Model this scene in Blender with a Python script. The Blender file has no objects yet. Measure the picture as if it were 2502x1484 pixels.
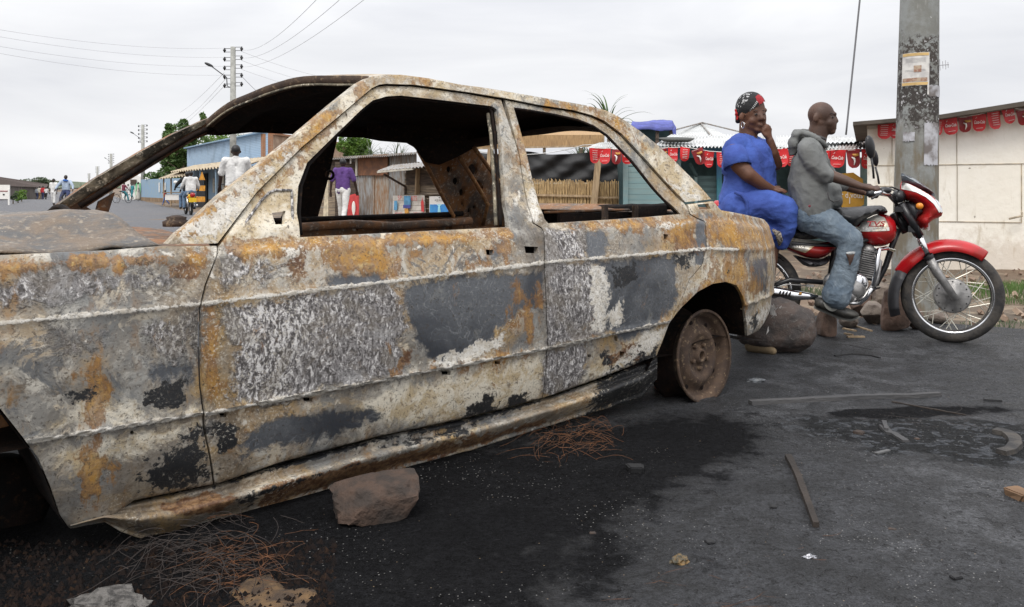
import bpy, bmesh, math, random
import numpy as np
from mathutils import Vector, Matrix, Euler, noise
from mathutils.geometry import delaunay_2d_cdt
random.seed(7)
R = math.radians
# ------------------------------------------------------------------ camera, world, sun, exposure
FOC, CAMH, CX, HY = 2200.0, 0.95, 1251.0, 457.0      # focal length and horizon in units of a 2502 wide frame
sc = bpy.context.scene
cam = bpy.data.cameras.new('camera'); camo = bpy.data.objects.new('camera', cam)
sc.collection.objects.link(camo); sc.camera = camo
camo.location = (0, 0, CAMH); camo.rotation_euler = (R(90), 0, 0)
cam.sensor_width = 36; cam.lens = 36 * FOC / 2502
cam.shift_y = -(742 - HY) / 2502
cam.clip_start = 0.05; cam.clip_end = 4000
w = bpy.data.worlds.new('World'); sc.world = w; w.use_nodes = True
nt = w.node_tree; nt.nodes.clear()
SUN_EL, SUN_ROT = R(52), R(200)
o_ = nt.nodes.new('ShaderNodeOutputWorld'); b_ = nt.nodes.new('ShaderNodeBackground')
sk = nt.nodes.new('ShaderNodeTexSky'); sk.sky_type = 'NISHITA'; sk.sun_disc = False
sk.sun_elevation = SUN_EL; sk.sun_rotation = SUN_ROT; sk.dust_density = 3.0
tc = nt.nodes.new('ShaderNodeTexCoord'); mp = nt.nodes.new('ShaderNodeMapping')
mp.inputs['Scale'].default_value = (1.2, 1.2, 6.0)
n1 = nt.nodes.new('ShaderNodeTexNoise'); n1.inputs['Scale'].default_value = 2.2; n1.inputs['Detail'].default_value = 6
n1.inputs['Distortion'].default_value = 0.4
cr = nt.nodes.new('ShaderNodeValToRGB')
cr.color_ramp.elements[0].position = 0.30; cr.color_ramp.elements[0].color = (7.35, 7.45, 7.85, 1)
cr.color_ramp.elements[1].position = 0.72; cr.color_ramp.elements[1].color = (9.9, 9.9, 10.0, 1)
mx = nt.nodes.new('ShaderNodeMixRGB'); mx.inputs[0].default_value = 0.93
nt.links.new(tc.outputs['Generated'], mp.inputs['Vector']); nt.links.new(mp.outputs[0], n1.inputs['Vector'])
nt.links.new(n1.outputs[0], cr.inputs[0]); nt.links.new(sk.outputs[0], mx.inputs[1]); nt.links.new(cr.outputs[0], mx.inputs[2])
# an overcast sky is brighter overhead than at the horizon
sx = nt.nodes.new('ShaderNodeSeparateXYZ'); nt.links.new(tc.outputs['Generated'], sx.inputs[0])
mr = nt.nodes.new('ShaderNodeMapRange'); mr.inputs['From Min'].default_value = 0.15; mr.inputs['From Max'].default_value = 0.9
mr.inputs['To Min'].default_value = 1.0; mr.inputs['To Max'].default_value = 2.2; nt.links.new(sx.outputs[2], mr.inputs['Value'])
vm = nt.nodes.new('ShaderNodeVectorMath'); vm.operation = 'SCALE'; nt.links.new(mx.outputs[0], vm.inputs[0]); nt.links.new(mr.outputs[0], vm.inputs['Scale'])
nt.links.new(vm.outputs[0], b_.inputs[0]); b_.inputs[1].default_value = 0.088
nt.links.new(b_.outputs[0], o_.inputs[0])
sun = bpy.data.lights.new('sun', 'SUN'); sun.energy = 1.35; sun.angle = R(20); sun.color = (1, 0.97, 0.92)
suno = bpy.data.objects.new('sun', sun); sc.collection.objects.link(suno)
# the sun stands behind the photographer, a little to the left
sd = Vector((-0.35, -1.0, 0)).normalized() * math.cos(SUN_EL) + Vector((0, 0, math.sin(SUN_EL)))
suno.rotation_euler = (-sd).to_track_quat('-Z', 'Y').to_euler()
sk.sun_rotation = math.atan2(sd.x, sd.y)
sc.view_settings.view_transform = 'Standard'; sc.view_settings.look = 'None'
sc.view_settings.gamma = 1; sc.view_settings.use_curve_mapping = False
sc.view_settings.exposure = 0.30

# ------------------------------------------------------------------ helpers
def gz(Y):
    t = min(max((Y - 15) / 50, 0), 1); q = min(max((Y - 86) / 35, 0), 1)
    return -0.30 * t * t * (3 - 2 * t) - 0.50 * q * q * (3 - 2 * q)
def DIP(x, y):                       # the street sags a little under the front of the wreck
    return 0.055 * math.exp(-(((x + 1.0) / 1.1) ** 2 + ((y - 2.4) / .9) ** 2))
def P(x, y, Y):                       # pixel + depth -> world point
    return Vector(((x - CX) * Y / FOC, Y, CAMH + (HY - y) * Y / FOC))
def G(x, y, z=None):                  # pixel on the ground -> world point
    Y = FOC * CAMH / (y - HY)
    for _ in range(12):
        Y = FOC * (CAMH - (gz(Y) if z is None else z)) / (y - HY)
    return P(x, y, Y)
def proj(v):
    return (CX + FOC * v[0] / v[1], HY - FOC * (v[2] - CAMH) / v[1])
WM = {}
def tag(o, label=None, cat=None, group=None, kind=None):
    if label: o['label'] = label
    if cat: o['category'] = cat
    if group: o['group'] = group
    if kind: o['kind'] = kind
    return o
def thing(name, loc, label, cat, group=None, rz=0):
    o = bpy.data.objects.new(name, None); sc.collection.objects.link(o)
    o.empty_display_size = 0.2
    o.location = loc; o.rotation_euler = (0, 0, rz)
    WM[o.name] = Matrix.Translation(Vector(loc)) @ Matrix.Rotation(rz, 4, 'Z')
    return tag(o, label, cat, group)
def link(o, parent):
    sc.collection.objects.link(o)
    if parent is not None:
        o.parent = parent; o.matrix_parent_inverse = WM[parent.name].inverted()
        WM[o.name] = Matrix.Identity(4)
def mkobj(name, verts, faces, mat, parent=None, smooth=False):
    verts = [Vector(v) for v in verts]
    loc = Vector((0, 0, 0))
    if parent is None and verts:
        loc = Vector((sum(v.x for v in verts) / len(verts), sum(v.y for v in verts) / len(verts), min(v.z for v in verts)))
    me = bpy.data.meshes.new(name)
    me.from_pydata([tuple(v - loc) for v in verts], [], faces)
    me.validate(); me.update()
    if mat: me.materials.append(mat)
    if smooth:
        me.polygons.foreach_set('use_smooth', [True] * len(me.polygons))
    o = bpy.data.objects.new(name, me); link(o, parent)
    if parent is None:
        o.location = loc; WM[o.name] = Matrix.Translation(loc)
    return o
def basis(d):
    d = Vector(d).normalized()
    a = Vector((0, 0, 1)) if abs(d.z) < 0.9 else Vector((1, 0, 0))
    x = d.cross(a).normalized(); y = d.cross(x).normalized()
    return x, y, d
class MB:
    def __init__(s): s.v = []; s.f = []
    def add(s, vs, fs):
        k = len(s.v); s.v += [Vector(q) for q in vs]; s.f += [tuple(i + k for i in f) for f in fs]; return s
    def box(s, c, size, rot=None):
        h = Vector(size) / 2; c = Vector(c); vs = []
        for dx in (-1, 1):
            for dy in (-1, 1):
                for dz in (-1, 1):
                    q = Vector((dx * h.x, dy * h.y, dz * h.z))
                    if rot is not None: q = rot @ q
                    vs.append(c + q)
        return s.add(vs, [(0, 1, 3, 2), (4, 6, 7, 5), (0, 4, 5, 1), (2, 3, 7, 6), (0, 2, 6, 4), (1, 5, 7, 3)])
    def beam(s, a, b, wd, th, up=(0, 0, 1)):
        a, b = Vector(a), Vector(b); d = (b - a).normalized()
        x = d.cross(Vector(up))
        if x.length < 1e-4: x = Vector((1, 0, 0))
        x.normalize(); y = x.cross(d).normalized(); vs = []
        for q in (a, b):
            for i, j in ((-1, -1), (1, -1), (1, 1), (-1, 1)):
                vs.append(q + x * i * wd / 2 + y * j * th / 2)
        return s.add(vs, [(0, 1, 2, 3), (7, 6, 5, 4), (0, 4, 5, 1), (1, 5, 6, 2), (2, 6, 7, 3), (3, 7, 4, 0)])
    def tube(s, pts, r, n=8, cap=True):
        pts = [Vector(p) for p in pts]
        rs = r if isinstance(r, (list, tuple)) else [r] * len(pts)
        t0 = (pts[1] - pts[0]); x, y, _ = basis(t0); rings = []
        for i, p in enumerate(pts):
            t = (pts[min(i + 1, len(pts) - 1)] - pts[max(i - 1, 0)])
            t.normalize()
            x = (x - t * x.dot(t)).normalized(); y = t.cross(x)
            rings.append([p + (x * math.cos(2 * math.pi * k / n) + y * math.sin(2 * math.pi * k / n)) * rs[i] for k in range(n)])
        vs = [q for rg in rings for q in rg]; fs = []
        for i in range(len(pts) - 1):
            for k in range(n):
                fs.append((i * n + k, i * n + (k + 1) % n, (i + 1) * n + (k + 1) % n, (i + 1) * n + k))
        if cap:
            fs.append(tuple(range(n))[::-1]); fs.append(tuple((len(pts) - 1) * n + k for k in range(n)))
        return s.add(vs, fs)
    def capsule(s, a, b, ra, rb, n=14, flat=None):
        a, b = Vector(a), Vector(b)
        if (b - a).length < 1e-5: b = a + Vector((0, 0, 1e-4))
        d = (b - a).normalized(); pts = []; rs = []
        for k in range(5):
            t = k / 5 * math.pi / 2
            pts.append(a - d * ra * math.cos(t)); rs.append(max(ra * math.sin(t), 1e-4))
        pts += [a, b]; rs += [ra, rb]
        for k in range(4, -1, -1):
            t = k / 5 * math.pi / 2
            pts.append(b + d * rb * math.cos(t)); rs.append(max(rb * math.sin(t), 1e-4))
        k0 = len(s.v); s.tube(pts, rs, n)
        return s
    def ell(s, c, r, rot=None, nu=18, nv=12, fn=None):
        c = Vector(c); vs = []; fs = []
        for j in range(nv + 1):
            th = math.pi * j / nv
            for i in range(nu):
                ph = 2 * math.pi * i / nu
                q = Vector((math.sin(th) * math.cos(ph), math.sin(th) * math.sin(ph), math.cos(th)))
                m = fn(q) if fn else 1
                q = Vector((q.x * r[0], q.y * r[1], q.z * r[2])) * m
                if rot is not None: q = rot @ q
                vs.append(c + q)
        for j in range(nv):
            for i in range(nu):
                fs.append((j * nu + i, j * nu + (i + 1) % nu, (j + 1) * nu + (i + 1) % nu, (j + 1) * nu + i))
        return s.add(vs, fs)
    def lathe(s, c, axis, prof, n=32, close=False):
        x, y, d = basis(axis); c = Vector(c); vs = []; fs = []
        for (r, h) in prof:
            for k in range(n):
                a = 2 * math.pi * k / n
                vs.append(c + d * h + (x * math.cos(a) + y * math.sin(a)) * r)
        for i in range(len(prof) - 1):
            for k in range(n):
                fs.append((i * n + k, i * n + (k + 1) % n, (i + 1) * n + (k + 1) % n, (i + 1) * n + k))
        return s.add(vs, fs)
    def grid(s, rows):
        nr = len(rows); nc = len(rows[0]); vs = [q for r_ in rows for q in r_]; fs = []
        for i in range(nr - 1):
            for j in range(nc - 1):
                fs.append((i * nc + j, i * nc + j + 1, (i + 1) * nc + j + 1, (i + 1) * nc + j))
        return s.add(vs, fs)
    def torus(s, c, axis, Rr, r, n=48, m=12, sq=1.0):
        x, y, d = basis(axis); c = Vector(c); vs = []; fs = []
        for k in range(n):
            a = 2 * math.pi * k / n; e = x * math.cos(a) + y * math.sin(a)
            for j in range(m):
                b = 2 * math.pi * j / m
                vs.append(c + e * (Rr + r * math.cos(b)) + d * r * sq * math.sin(b))
        for k in range(n):
            for j in range(m):
                fs.append((k * m + j, ((k + 1) % n) * m + j, ((k + 1) % n) * m + (j + 1) % m, k * m + (j + 1) % m))
        return s.add(vs, fs)
    def build(s, name, mat, parent=None, smooth=False):
        return mkobj(name, s.v, s.f, mat, parent, smooth)
def remesh(o, voxel, smooth_it=4, disp=None):
    m = o.modifiers.new('r', 'REMESH'); m.mode = 'VOXEL'; m.voxel_size = voxel; m.use_smooth_shade = True
    m2 = o.modifiers.new('s', 'SMOOTH'); m2.iterations = smooth_it; m2.factor = 0.5
    dg = bpy.context.evaluated_depsgraph_get()
    me = bpy.data.meshes.new_from_object(o.evaluated_get(dg))
    o.modifiers.clear(); old = o.data; me.name = old.name
    if not me.materials and old.materials: me.materials.append(old.materials[0])
    o.data = me
    if disp:
        for v in me.vertices:
            v.co += v.normal * disp(v.co)
    me.polygons.foreach_set('use_smooth', [True] * len(me.polygons))
    me.update()
    return o
def inpoly(p, poly):
    x, y = p; c = False; n = len(poly); j = n - 1
    for i in range(n):
        xi, yi = poly[i]; xj, yj = poly[j]
        if (yi > y) != (yj > y) and x < (xj - xi) * (y - yi) / (yj - yi) + xi: c = not c
        j = i
    return c
def edist(p, poly):
    x, y = p; best = 1e9; n = len(poly)
    for i in range(n):
        ax, ay = poly[i]; bx, by = poly[(i + 1) % n]
        dx, dy = bx - ax, by - ay; L = dx * dx + dy * dy
        t = 0 if L == 0 else min(max(((x - ax) * dx + (y - ay) * dy) / L, 0), 1)
        e = (x - ax - t * dx) ** 2 + (y - ay - t * dy) ** 2
        if e < best: best = e
    return math.sqrt(best)
def resample(poly, step, closed=True):
    out = []; n = len(poly)
    for i in range(n if closed else n - 1):
        a = poly[i]; b = poly[(i + 1) % n]; L = math.hypot(b[0] - a[0], b[1] - a[1]); k = max(1, int(round(L / step)))
        for j in range(k): out.append((a[0] + (b[0] - a[0]) * j / k, a[1] + (b[1] - a[1]) * j / k))
    if not closed: out.append(tuple(poly[-1]))
    return out
def smoothpoly(poly, it=1, closed=True, keep=()):
    for _ in range(it):
        q = []; n = len(poly)
        for i in range(n if closed else n - 1):
            a = poly[i]; b = poly[(i + 1) % n]
            q.append((a[0] * .75 + b[0] * .25, a[1] * .75 + b[1] * .25)); q.append((a[0] * .25 + b[0] * .75, a[1] * .25 + b[1] * .75))
        if not closed: q = [tuple(poly[0])] + q[1:-1] + [tuple(poly[-1])]
        poly = q
    return poly
def cdt(outer, holes, step, extra=()):
    """triangulate a polygon with holes on a jittered grid; returns 2D verts and triangles"""
    rnd = random.Random(3)
    loops = [resample(outer, step)] + [resample(h, step) for h in holes]
    vs = []; es = []
    for lp in loops:
        k = len(vs); vs += lp; es += [(k + i, k + (i + 1) % len(lp)) for i in range(len(lp))]
    xs = [p[0] for p in outer]; ys = [p[1] for p in outer]
    gridc = set()
    for p in extra:
        if inpoly(p, outer) and not any(inpoly(p, h) for h in holes) and all(edist(p, l) > step * .35 for l in [outer] + holes):
            vs.append(p)
            for a in (-1, 0, 1):
                for b in (-1, 0, 1): gridc.add((int(p[0] / step * 2) + a, int(p[1] / step * 2) + b))
    x = min(xs); row = 0
    while x < max(xs):
        y = min(ys) + (step / 2 if row % 2 else 0)
        while y < max(ys):
            p = (x + rnd.uniform(-.15, .15) * step, y + rnd.uniform(-.15, .15) * step)
            if (int(p[0] / step * 2), int(p[1] / step * 2)) not in gridc and inpoly(p, outer) and not any(inpoly(p, h) for h in holes) and all(edist(p, l) > step * .45 for l in [outer] + holes):
                vs.append(p)
            y += step
        x += step * .87; row += 1
    r = delaunay_2d_cdt([Vector(v) for v in vs], es, [], 0, 1e-7)
    V = [tuple(v) for v in r[0]]; T = []
    for f in r[2]:
        c = (sum(V[i][0] for i in f) / len(f), sum(V[i][1] for i in f) / len(f))
        if inpoly(c, outer) and not any(inpoly(c, h) for h in holes):
            a = 0
            for i in range(len(f)):
                p, q = V[f[i]], V[f[(i + 1) % len(f)]]; a += p[0] * q[1] - q[0] * p[1]
            T.append(tuple(f) if a > 0 else tuple(f[::-1]))
    return V, T
def ecircle(cx, cy, rx, ry, n=20, rot=0):
    c, s_ = math.cos(rot), math.sin(rot)
    return [(cx + rx * math.cos(2 * math.pi * k / n) * c - ry * math.sin(2 * math.pi * k / n) * s_,
             cy + rx * math.cos(2 * math.pi * k / n) * s_ + ry * math.sin(2 * math.pi * k / n) * c) for k in range(n)]

# ------------------------------------------------------------------ materials
def newmat(name):
    m = bpy.data.materials.new(name); m.use_nodes = True
    t = m.node_tree; b = t.nodes['Principled BSDF']
    return m, t, b
class NT:
    """tiny node helper"""
    def __init__(s, t): s.t = t
    def n(s, kind, **kw):
        nd = s.t.nodes.new(kind)
        for k, v in kw.items():
            if k.startswith('i_'): nd.inputs[k[2:].replace('_', ' ')].default_value = v
            else: setattr(nd, k, v)
        return nd
    def l(s, a, b): s.t.links.new(a, b)
    def coord(s, obj=None, scale=(1, 1, 1), rot=(0, 0, 0), loc=(0, 0, 0)):
        c = s.n('ShaderNodeTexCoord') if obj is not None else s.n('ShaderNodeNewGeometry')
        if obj is not None: c.object = obj
        m = s.n('ShaderNodeMapping'); m.inputs['Scale'].default_value = scale; m.inputs['Rotation'].default_value = rot
        m.inputs['Location'].default_value = loc
        s.l(c.outputs['Object' if obj is not None else 'Position'], m.inputs['Vector']); return m.outputs[0]
    def noise(s, v, scale, detail=5, rough=0.55, dist=0.0):
        q = s.n('ShaderNodeTexNoise'); q.inputs['Scale'].default_value = scale; q.inputs['Detail'].default_value = detail
        q.inputs['Roughness'].default_value = rough; q.inputs['Distortion'].default_value = dist
        if v is not None: s.l(v, q.inputs['Vector'])
        return q.outputs[0]
    def voro(s, v, scale, feature='F1', out='Distance'):
        q = s.n('ShaderNodeTexVoronoi'); q.feature = feature; q.inputs['Scale'].default_value = scale
        if v is not None: s.l(v, q.inputs['Vector'])
        return q.outputs[out]
    def step(s, v, a, b, lo=0.0, hi=1.0):
        q = s.n('ShaderNodeMapRange'); q.interpolation_type = 'SMOOTHSTEP'
        q.inputs['From Min'].default_value = a; q.inputs['From Max'].default_value = b
        q.inputs['To Min'].default_value = lo; q.inputs['To Max'].default_value = hi
        s.l(v, q.inputs['Value']); return q.outputs[0]
    def math(s, op, a, b=None, c=None):
        q = s.n('ShaderNodeMath'); q.operation = op
        for i, v in enumerate((a, b, c)):
            if v is None: continue
            if isinstance(v, (int, float)): q.inputs[i].default_value = v
            else: s.l(v, q.inputs[i])
        return q.outputs[0]
    def mix(s, f, a, b, mode='MIX'):
        q = s.n('ShaderNodeMixRGB'); q.blend_type = mode
        for i, v in enumerate((f, a, b)):
            if isinstance(v, (int, float)): q.inputs[i].default_value = v
            elif isinstance(v, tuple): q.inputs[i].default_value = (*v, 1) if len(v) == 3 else v
            else: s.l(v, q.inputs[i])
        return q.outputs[0]
    def bump(s, h, strength, dist=0.01, normal=None):
        q = s.n('ShaderNodeBump'); q.inputs['Strength'].default_value = strength; q.inputs['Distance'].default_value = dist
        s.l(h, q.inputs['Height'])
        if normal is not None: s.l(normal, q.inputs['Normal'])
        return q.outputs[0]
def plain(name, col, rough=0.6, metal=0.0, var=0.25, vscale=8.0, bump=0.15, bscale=30.0, col2=None, scale=(1, 1, 1), spec=0.5, bdist=0.01, det=5):
    m, t, b = newmat(name); k = NT(t)
    v = k.coord(scale=scale)
    nz = k.noise(v, vscale, det)
    c2 = col2 if col2 else tuple(min(1, c * (1 - var)) for c in col)
    f = k.step(nz, 0.36, 0.64)
    k.l(k.mix(f, tuple(min(1, c * (1 + var * .3)) for c in col), c2), b.inputs['Base Color'])
    b.inputs['Roughness'].default_value = rough; b.inputs['Metallic'].default_value = metal
    b.inputs['Specular IOR Level'].default_value = spec
    if bump > 0:
        k.l(k.bump(k.noise(v, bscale, 4), bump, bdist), b.inputs['Normal'])
    return m
def text(s, name, mat, parent, origin, ux, uy, height, shear=0.0, width=None, off=0.0015, bold=0.0, centre=True):
    """writing laid on a real surface: ux, uy span the surface"""
    cu = bpy.data.curves.new(name, 'FONT'); cu.body = s; cu.shear = shear; cu.offset = bold; cu.resolution_u = 3
    tmp = bpy.data.objects.new('tmp', cu); sc.collection.objects.link(tmp)
    dg = bpy.context.evaluated_depsgraph_get(); dg.update()
    me = bpy.data.meshes.new_from_object(tmp.evaluated_get(dg))
    bpy.data.objects.remove(tmp)
    co = np.array([v.co[:2] for v in me.vertices]); mn, mxx = co.min(0), co.max(0)
    sx = height / (mxx[1] - mn[1]); sy = sx
    if width: sx = width / (mxx[0] - mn[0])
    ux, uy = Vector(ux).normalized(), Vector(uy).normalized(); nn = ux.cross(uy)
    cen = (mn + mxx) / 2 if centre else mn
    vs = [Vector(origin) + ux * float((c[0] - cen[0]) * sx) + uy * float((c[1] - cen[1]) * sy) + nn * off for c in co]
    fs = [tuple(p.vertices) for p in me.polygons]
    return mkobj(name, vs, fs, mat, parent)
# ------------------------------------------------------------------ ground and road
def ground_mat():
    m, t, b = newmat('dirt'); k = NT(t); v = k.coord()
    c = k.mix(k.step(k.noise(v, 0.35, 6), .4, .62), (0.17, 0.115, 0.075), (0.095, 0.075, 0.055))
    c = k.mix(k.step(k.noise(v, 5, 6), .5, .62), c, (0.22, 0.17, 0.12))
    k.l(c, b.inputs['Base Color']); b.inputs['Roughness'].default_value = 0.95
    k.l(k.bump(k.noise(v, 9, 8, .65), .6, .05), b.inputs['Normal']); return m
def road_mat():
    m, t, b = newmat('asphalt'); k = NT(t); v = k.coord()
    fine = k.noise(v, 95, 4, .7); mid = k.noise(v, 6.5, 7, .62, .3); big = k.noise(v, 0.9, 5, .6, .4)
    # asphalt grey further off, soot and burnt oil round the wreck
    sep = t.nodes.new('ShaderNodeSeparateXYZ'); k.l(v, sep.inputs[0])
    far = k.step(k.math('ADD', sep.outputs['Y'], k.math('MULTIPLY', big, 2.0)), 7.5, 13)
    c = k.mix(k.step(mid, .36, .66), (0.032, 0.033, 0.036), (0.013, 0.0135, 0.0145))
    c = k.mix(k.step(big, .46, .60), c, k.mix(k.step(mid, .42, .58), (0.056, 0.057, 0.060), (0.022, 0.0225, 0.024)))
    # dark oily pools; those under the wreck also paint in its shadow
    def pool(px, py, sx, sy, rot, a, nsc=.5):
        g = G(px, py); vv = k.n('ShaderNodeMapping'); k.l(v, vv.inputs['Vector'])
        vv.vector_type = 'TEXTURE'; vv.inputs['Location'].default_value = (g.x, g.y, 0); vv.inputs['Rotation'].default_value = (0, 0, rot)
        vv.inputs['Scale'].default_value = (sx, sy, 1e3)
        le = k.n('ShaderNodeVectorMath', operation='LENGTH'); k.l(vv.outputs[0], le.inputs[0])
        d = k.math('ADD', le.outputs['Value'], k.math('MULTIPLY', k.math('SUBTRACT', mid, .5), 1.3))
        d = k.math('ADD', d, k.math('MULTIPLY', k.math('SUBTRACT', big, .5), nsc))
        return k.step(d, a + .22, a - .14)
    p1 = pool(2330, 1075, .62, .34, -.35, .95)
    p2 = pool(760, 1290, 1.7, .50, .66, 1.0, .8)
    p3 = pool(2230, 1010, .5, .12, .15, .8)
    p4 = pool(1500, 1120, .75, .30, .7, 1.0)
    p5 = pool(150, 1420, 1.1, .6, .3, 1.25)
    crust = k.step(k.noise(v, 14, 5, .6, .8), .52, .58)
    c = k.mix(p1, c, k.mix(k.math('MULTIPLY', crust, .6), (0.012, 0.0125, 0.013), (0.075, 0.08, 0.088)))
    soot = k.math('MAXIMUM', k.math('MAXIMUM', p2, p3), k.math('MAXIMUM', p4, p5)); c = k.mix(k.math('MULTIPLY', soot, .92), c, (0.0055, 0.0055, 0.006))  # soot mask, also carrying the painted shade below the car
    # worn, cracked small hollows
    pit = k.step(k.noise(v, 27, 3, .5, 1.2), .60, .66)
    c = k.mix(k.math('MULTIPLY', pit, .75), c, (0.012, 0.012, 0.013))
    c = k.mix(far, c, k.mix(k.step(mid, .3, .7), (0.105, 0.105, 0.11), (0.07, 0.07, 0.073)))
    dust = k.step(k.noise(v, 0.5, 6, .7), .56, .68)
    c = k.mix(k.math('MULTIPLY', k.math('MULTIPLY', dust, far), .6), c, (0.17, 0.13, 0.10))
    g1 = k.noise(v, 55, 5, .75); g2 = k.noise(v, 190, 3, .7); gr = k.math('ADD', k.math('MULTIPLY', g1, .5), k.math('MULTIPLY', g2, .5))
    c = k.mix(1.0, c, k.mix(k.step(gr, .34, .66), (.30, .30, .30), (2.1, 2.1, 2.13)), 'MULTIPLY')
    # ash specks
    sp = k.voro(v, 62); spn = k.step(k.noise(v, 2.2, 4), .46, .62)
    specks = k.math('MULTIPLY', k.step(sp, .14, .10), spn)
    c = k.mix(k.math('MULTIPLY', specks, .8), c, (0.42, 0.41, 0.39))
    sp2 = k.step(k.voro(v, 21), .045, .03)
    c = k.mix(k.math('MULTIPLY', sp2, .8), c, (0.36, 0.27, 0.18))
    k.l(c, b.inputs['Base Color'])
    ro = k.step(k.math('ADD', k.math('MULTIPLY', mid, .5), k.math('MULTIPLY', fine, .5)), .35, .65, .74, .46)
    dry = k.math('MAXIMUM', soot, k.math('MULTIPLY', p1, .8))
    k.l(k.math('MAXIMUM', ro, k.math('MULTIPLY', dry, .88)), b.inputs['Roughness']); k.l(k.math('SUBTRACT', .33, k.math('MULTIPLY', dry, .26)), b.inputs['Specular IOR Level'])
    h = k.math('ADD', k.math('MULTIPLY', fine, .6), k.math('ADD', k.math('MULTIPLY', mid, 1.0), k.math('MULTIPLY', pit, -.5)))
    n = k.bump(h, .9, .030); n = k.bump(k.noise(v, 260, 2, .6), .5, .003, n)
    k.l(n, b.inputs['Normal']); return m
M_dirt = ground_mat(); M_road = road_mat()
def nrange(a, b, first, grow):
    out = [a]; s = first
    while out[-1] < b: out.append(out[-1] + s); s *= grow
    return out
ys = [-60, -20, -6] + nrange(-2, 3000, 0.5, 1.06); xs_ = nrange(0, 2500, 0.5, 1.10); xs_ = [-x for x in xs_[:0:-1]] + xs_
mb = MB()
def dirtz(x, y):
    z = gz(y) - 0.004
    if 5 < y < 60: z += 0.10 * (noise.noise(Vector((x * .5, y * .5, 0))) + .3) * (1 if y < 30 else .3) - .03
    return z - DIP(x, y) * 1.6
mb.grid([[Vector((x, y, dirtz(x, y) - .02)) for x in xs_] for y in ys])
g = mb.build('ground', M_dirt, None, True); tag(g, 'bare brown earth beside and beyond the street', None, None, 'structure')
# road: near field everywhere, then the street running away to the left
edgeR = [(60, 4.6), (12, 5.55), (6, 5.75), (3.6, 5.95), (2.4, 6.9), (1.2, 9), (-.6, 12), (-5, 20), (-9, 29), (-15.5, 43), (-26, 66), (-60, 138), (-150, 330)]
edgeL = [(60, -8), (12, -8), (2, -8), (-6, -8), (-12, -2), (-14, 5), (-16, 12), (-18, 20), (-22, 29), (-29, 43), (-40, 66), (-76, 138), (-175, 330)]
rows = []
for i in range(len(edgeR) - 1):
    n_ = 16
    for j in range(n_):
        t = j / n_; a = Vector((*edgeR[i], 0)).lerp(Vector((*edgeR[i + 1], 0)), t); c = Vector((*edgeL[i], 0)).lerp(Vector((*edgeL[i + 1], 0)), t)
        a.x += .18 * noise.noise(a * 1.3) ; a.y += .22 * noise.noise(a * 1.1 + Vector((7, 0, 0)))
        row = []
        for q in range(91):
            p = a.lerp(c, (q / 90) ** 1.3); e = min(q / 3, 1)
            p.z = gz(p.y) + .004 + .045 * e; p.z -= .045 + DIP(p.x, p.y)
            row.append(p)
        rows.append(row)
mb = MB(); mb.grid([[q + Vector((0, 0, 0.0)) for q in r_] for r_ in rows])
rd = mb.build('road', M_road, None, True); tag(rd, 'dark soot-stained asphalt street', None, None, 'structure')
# ------------------------------------------------------------------ the burnt-out car
AL = R(38.2); CD = (math.cos(AL), math.sin(AL)); CN = (-math.sin(AL), math.cos(AL)); CO = (0.8435, 3.911); CW = 1.62
def cw(u, w_, z): return Vector((CO[0] + u * CD[0] + w_ * CN[0], CO[1] + u * CD[1] + w_ * CN[1], z))
def pxw(px, py, w_):
    t = (px - CX) / FOC
    u = (t * (CO[1] + w_ * CN[1]) - CO[0] - w_ * CN[0]) / (CD[0] - t * CD[1])
    Y = CO[1] + u * CD[1] + w_ * CN[1]
    return u, CAMH + (HY - py) * Y / FOC
def interp(tab):
    pts = sorted(pxw(x, y, .03) for x, y in tab); us = [p[0] for p in pts]; zs = [p[1] for p in pts]
    return lambda u: float(np.interp(u, us, zs))
zb = interp([(-1000, 690), (0, 622), (270, 610), (535, 600), (740, 584), (1250, 560), (1330, 553), (1680, 530), (1790, 530), (1894, 547)])
zc = interp([(-1000, 890), (0, 787), (490, 740), (1330, 640), (1727, 607), (1905, 613)])
zl = interp([(-1000, 1240), (0, 1085), (100, 1070), (500, 1008), (1330, 850), (1640, 782), (1892, 735)])
def ss(a, b, x):
    t = min(max((x - a) / (b - a), 0), 1); return t * t * (3 - 2 * t)
def Fs(u, z):
    B, C_, L = zb(u), zc(u), zl(u); w_ = 0.0
    if z > B: w_ = .062 + (z - B) * .40
    elif z > C_: w_ = .010 + .030 * ss(C_, B, z) + .022 * ss(B - .035, B, z)
    elif z > L: t = (z - L) / max(C_ - L, .01); w_ = .010 - .010 * math.sin(math.pi * min(max(t, 0), 1))
    else: w_ = .020 + .9 * (L - z) ** 2
    w_ -= .006 * math.exp(-((z - C_) / .013) ** 2)
    w_ -= .007 * math.exp(-((z - L) / .013) ** 2)
    if u > .1: w_ += .45 * (u - .1) ** 2
    if u < -2.7: w_ += .12 * (u + 2.7) ** 2
    w_ += .004 * noise.noise(Vector((u * 5, z * 5, 2)))
    return w_
def Ff(u, z): return CW - (.062 + max(z - .80, -.1) * .42)
def onS(px, py, F=Fs, w0=.05):
    w_ = w0
    for _ in range(14):
        u, z = pxw(px, py, w_); w_ = .5 * w_ + .5 * F(u, z)
    return u, z
def polyS(pl, F=Fs, w0=.05): return [onS(x, y, F, w0) for x, y in pl]
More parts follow.
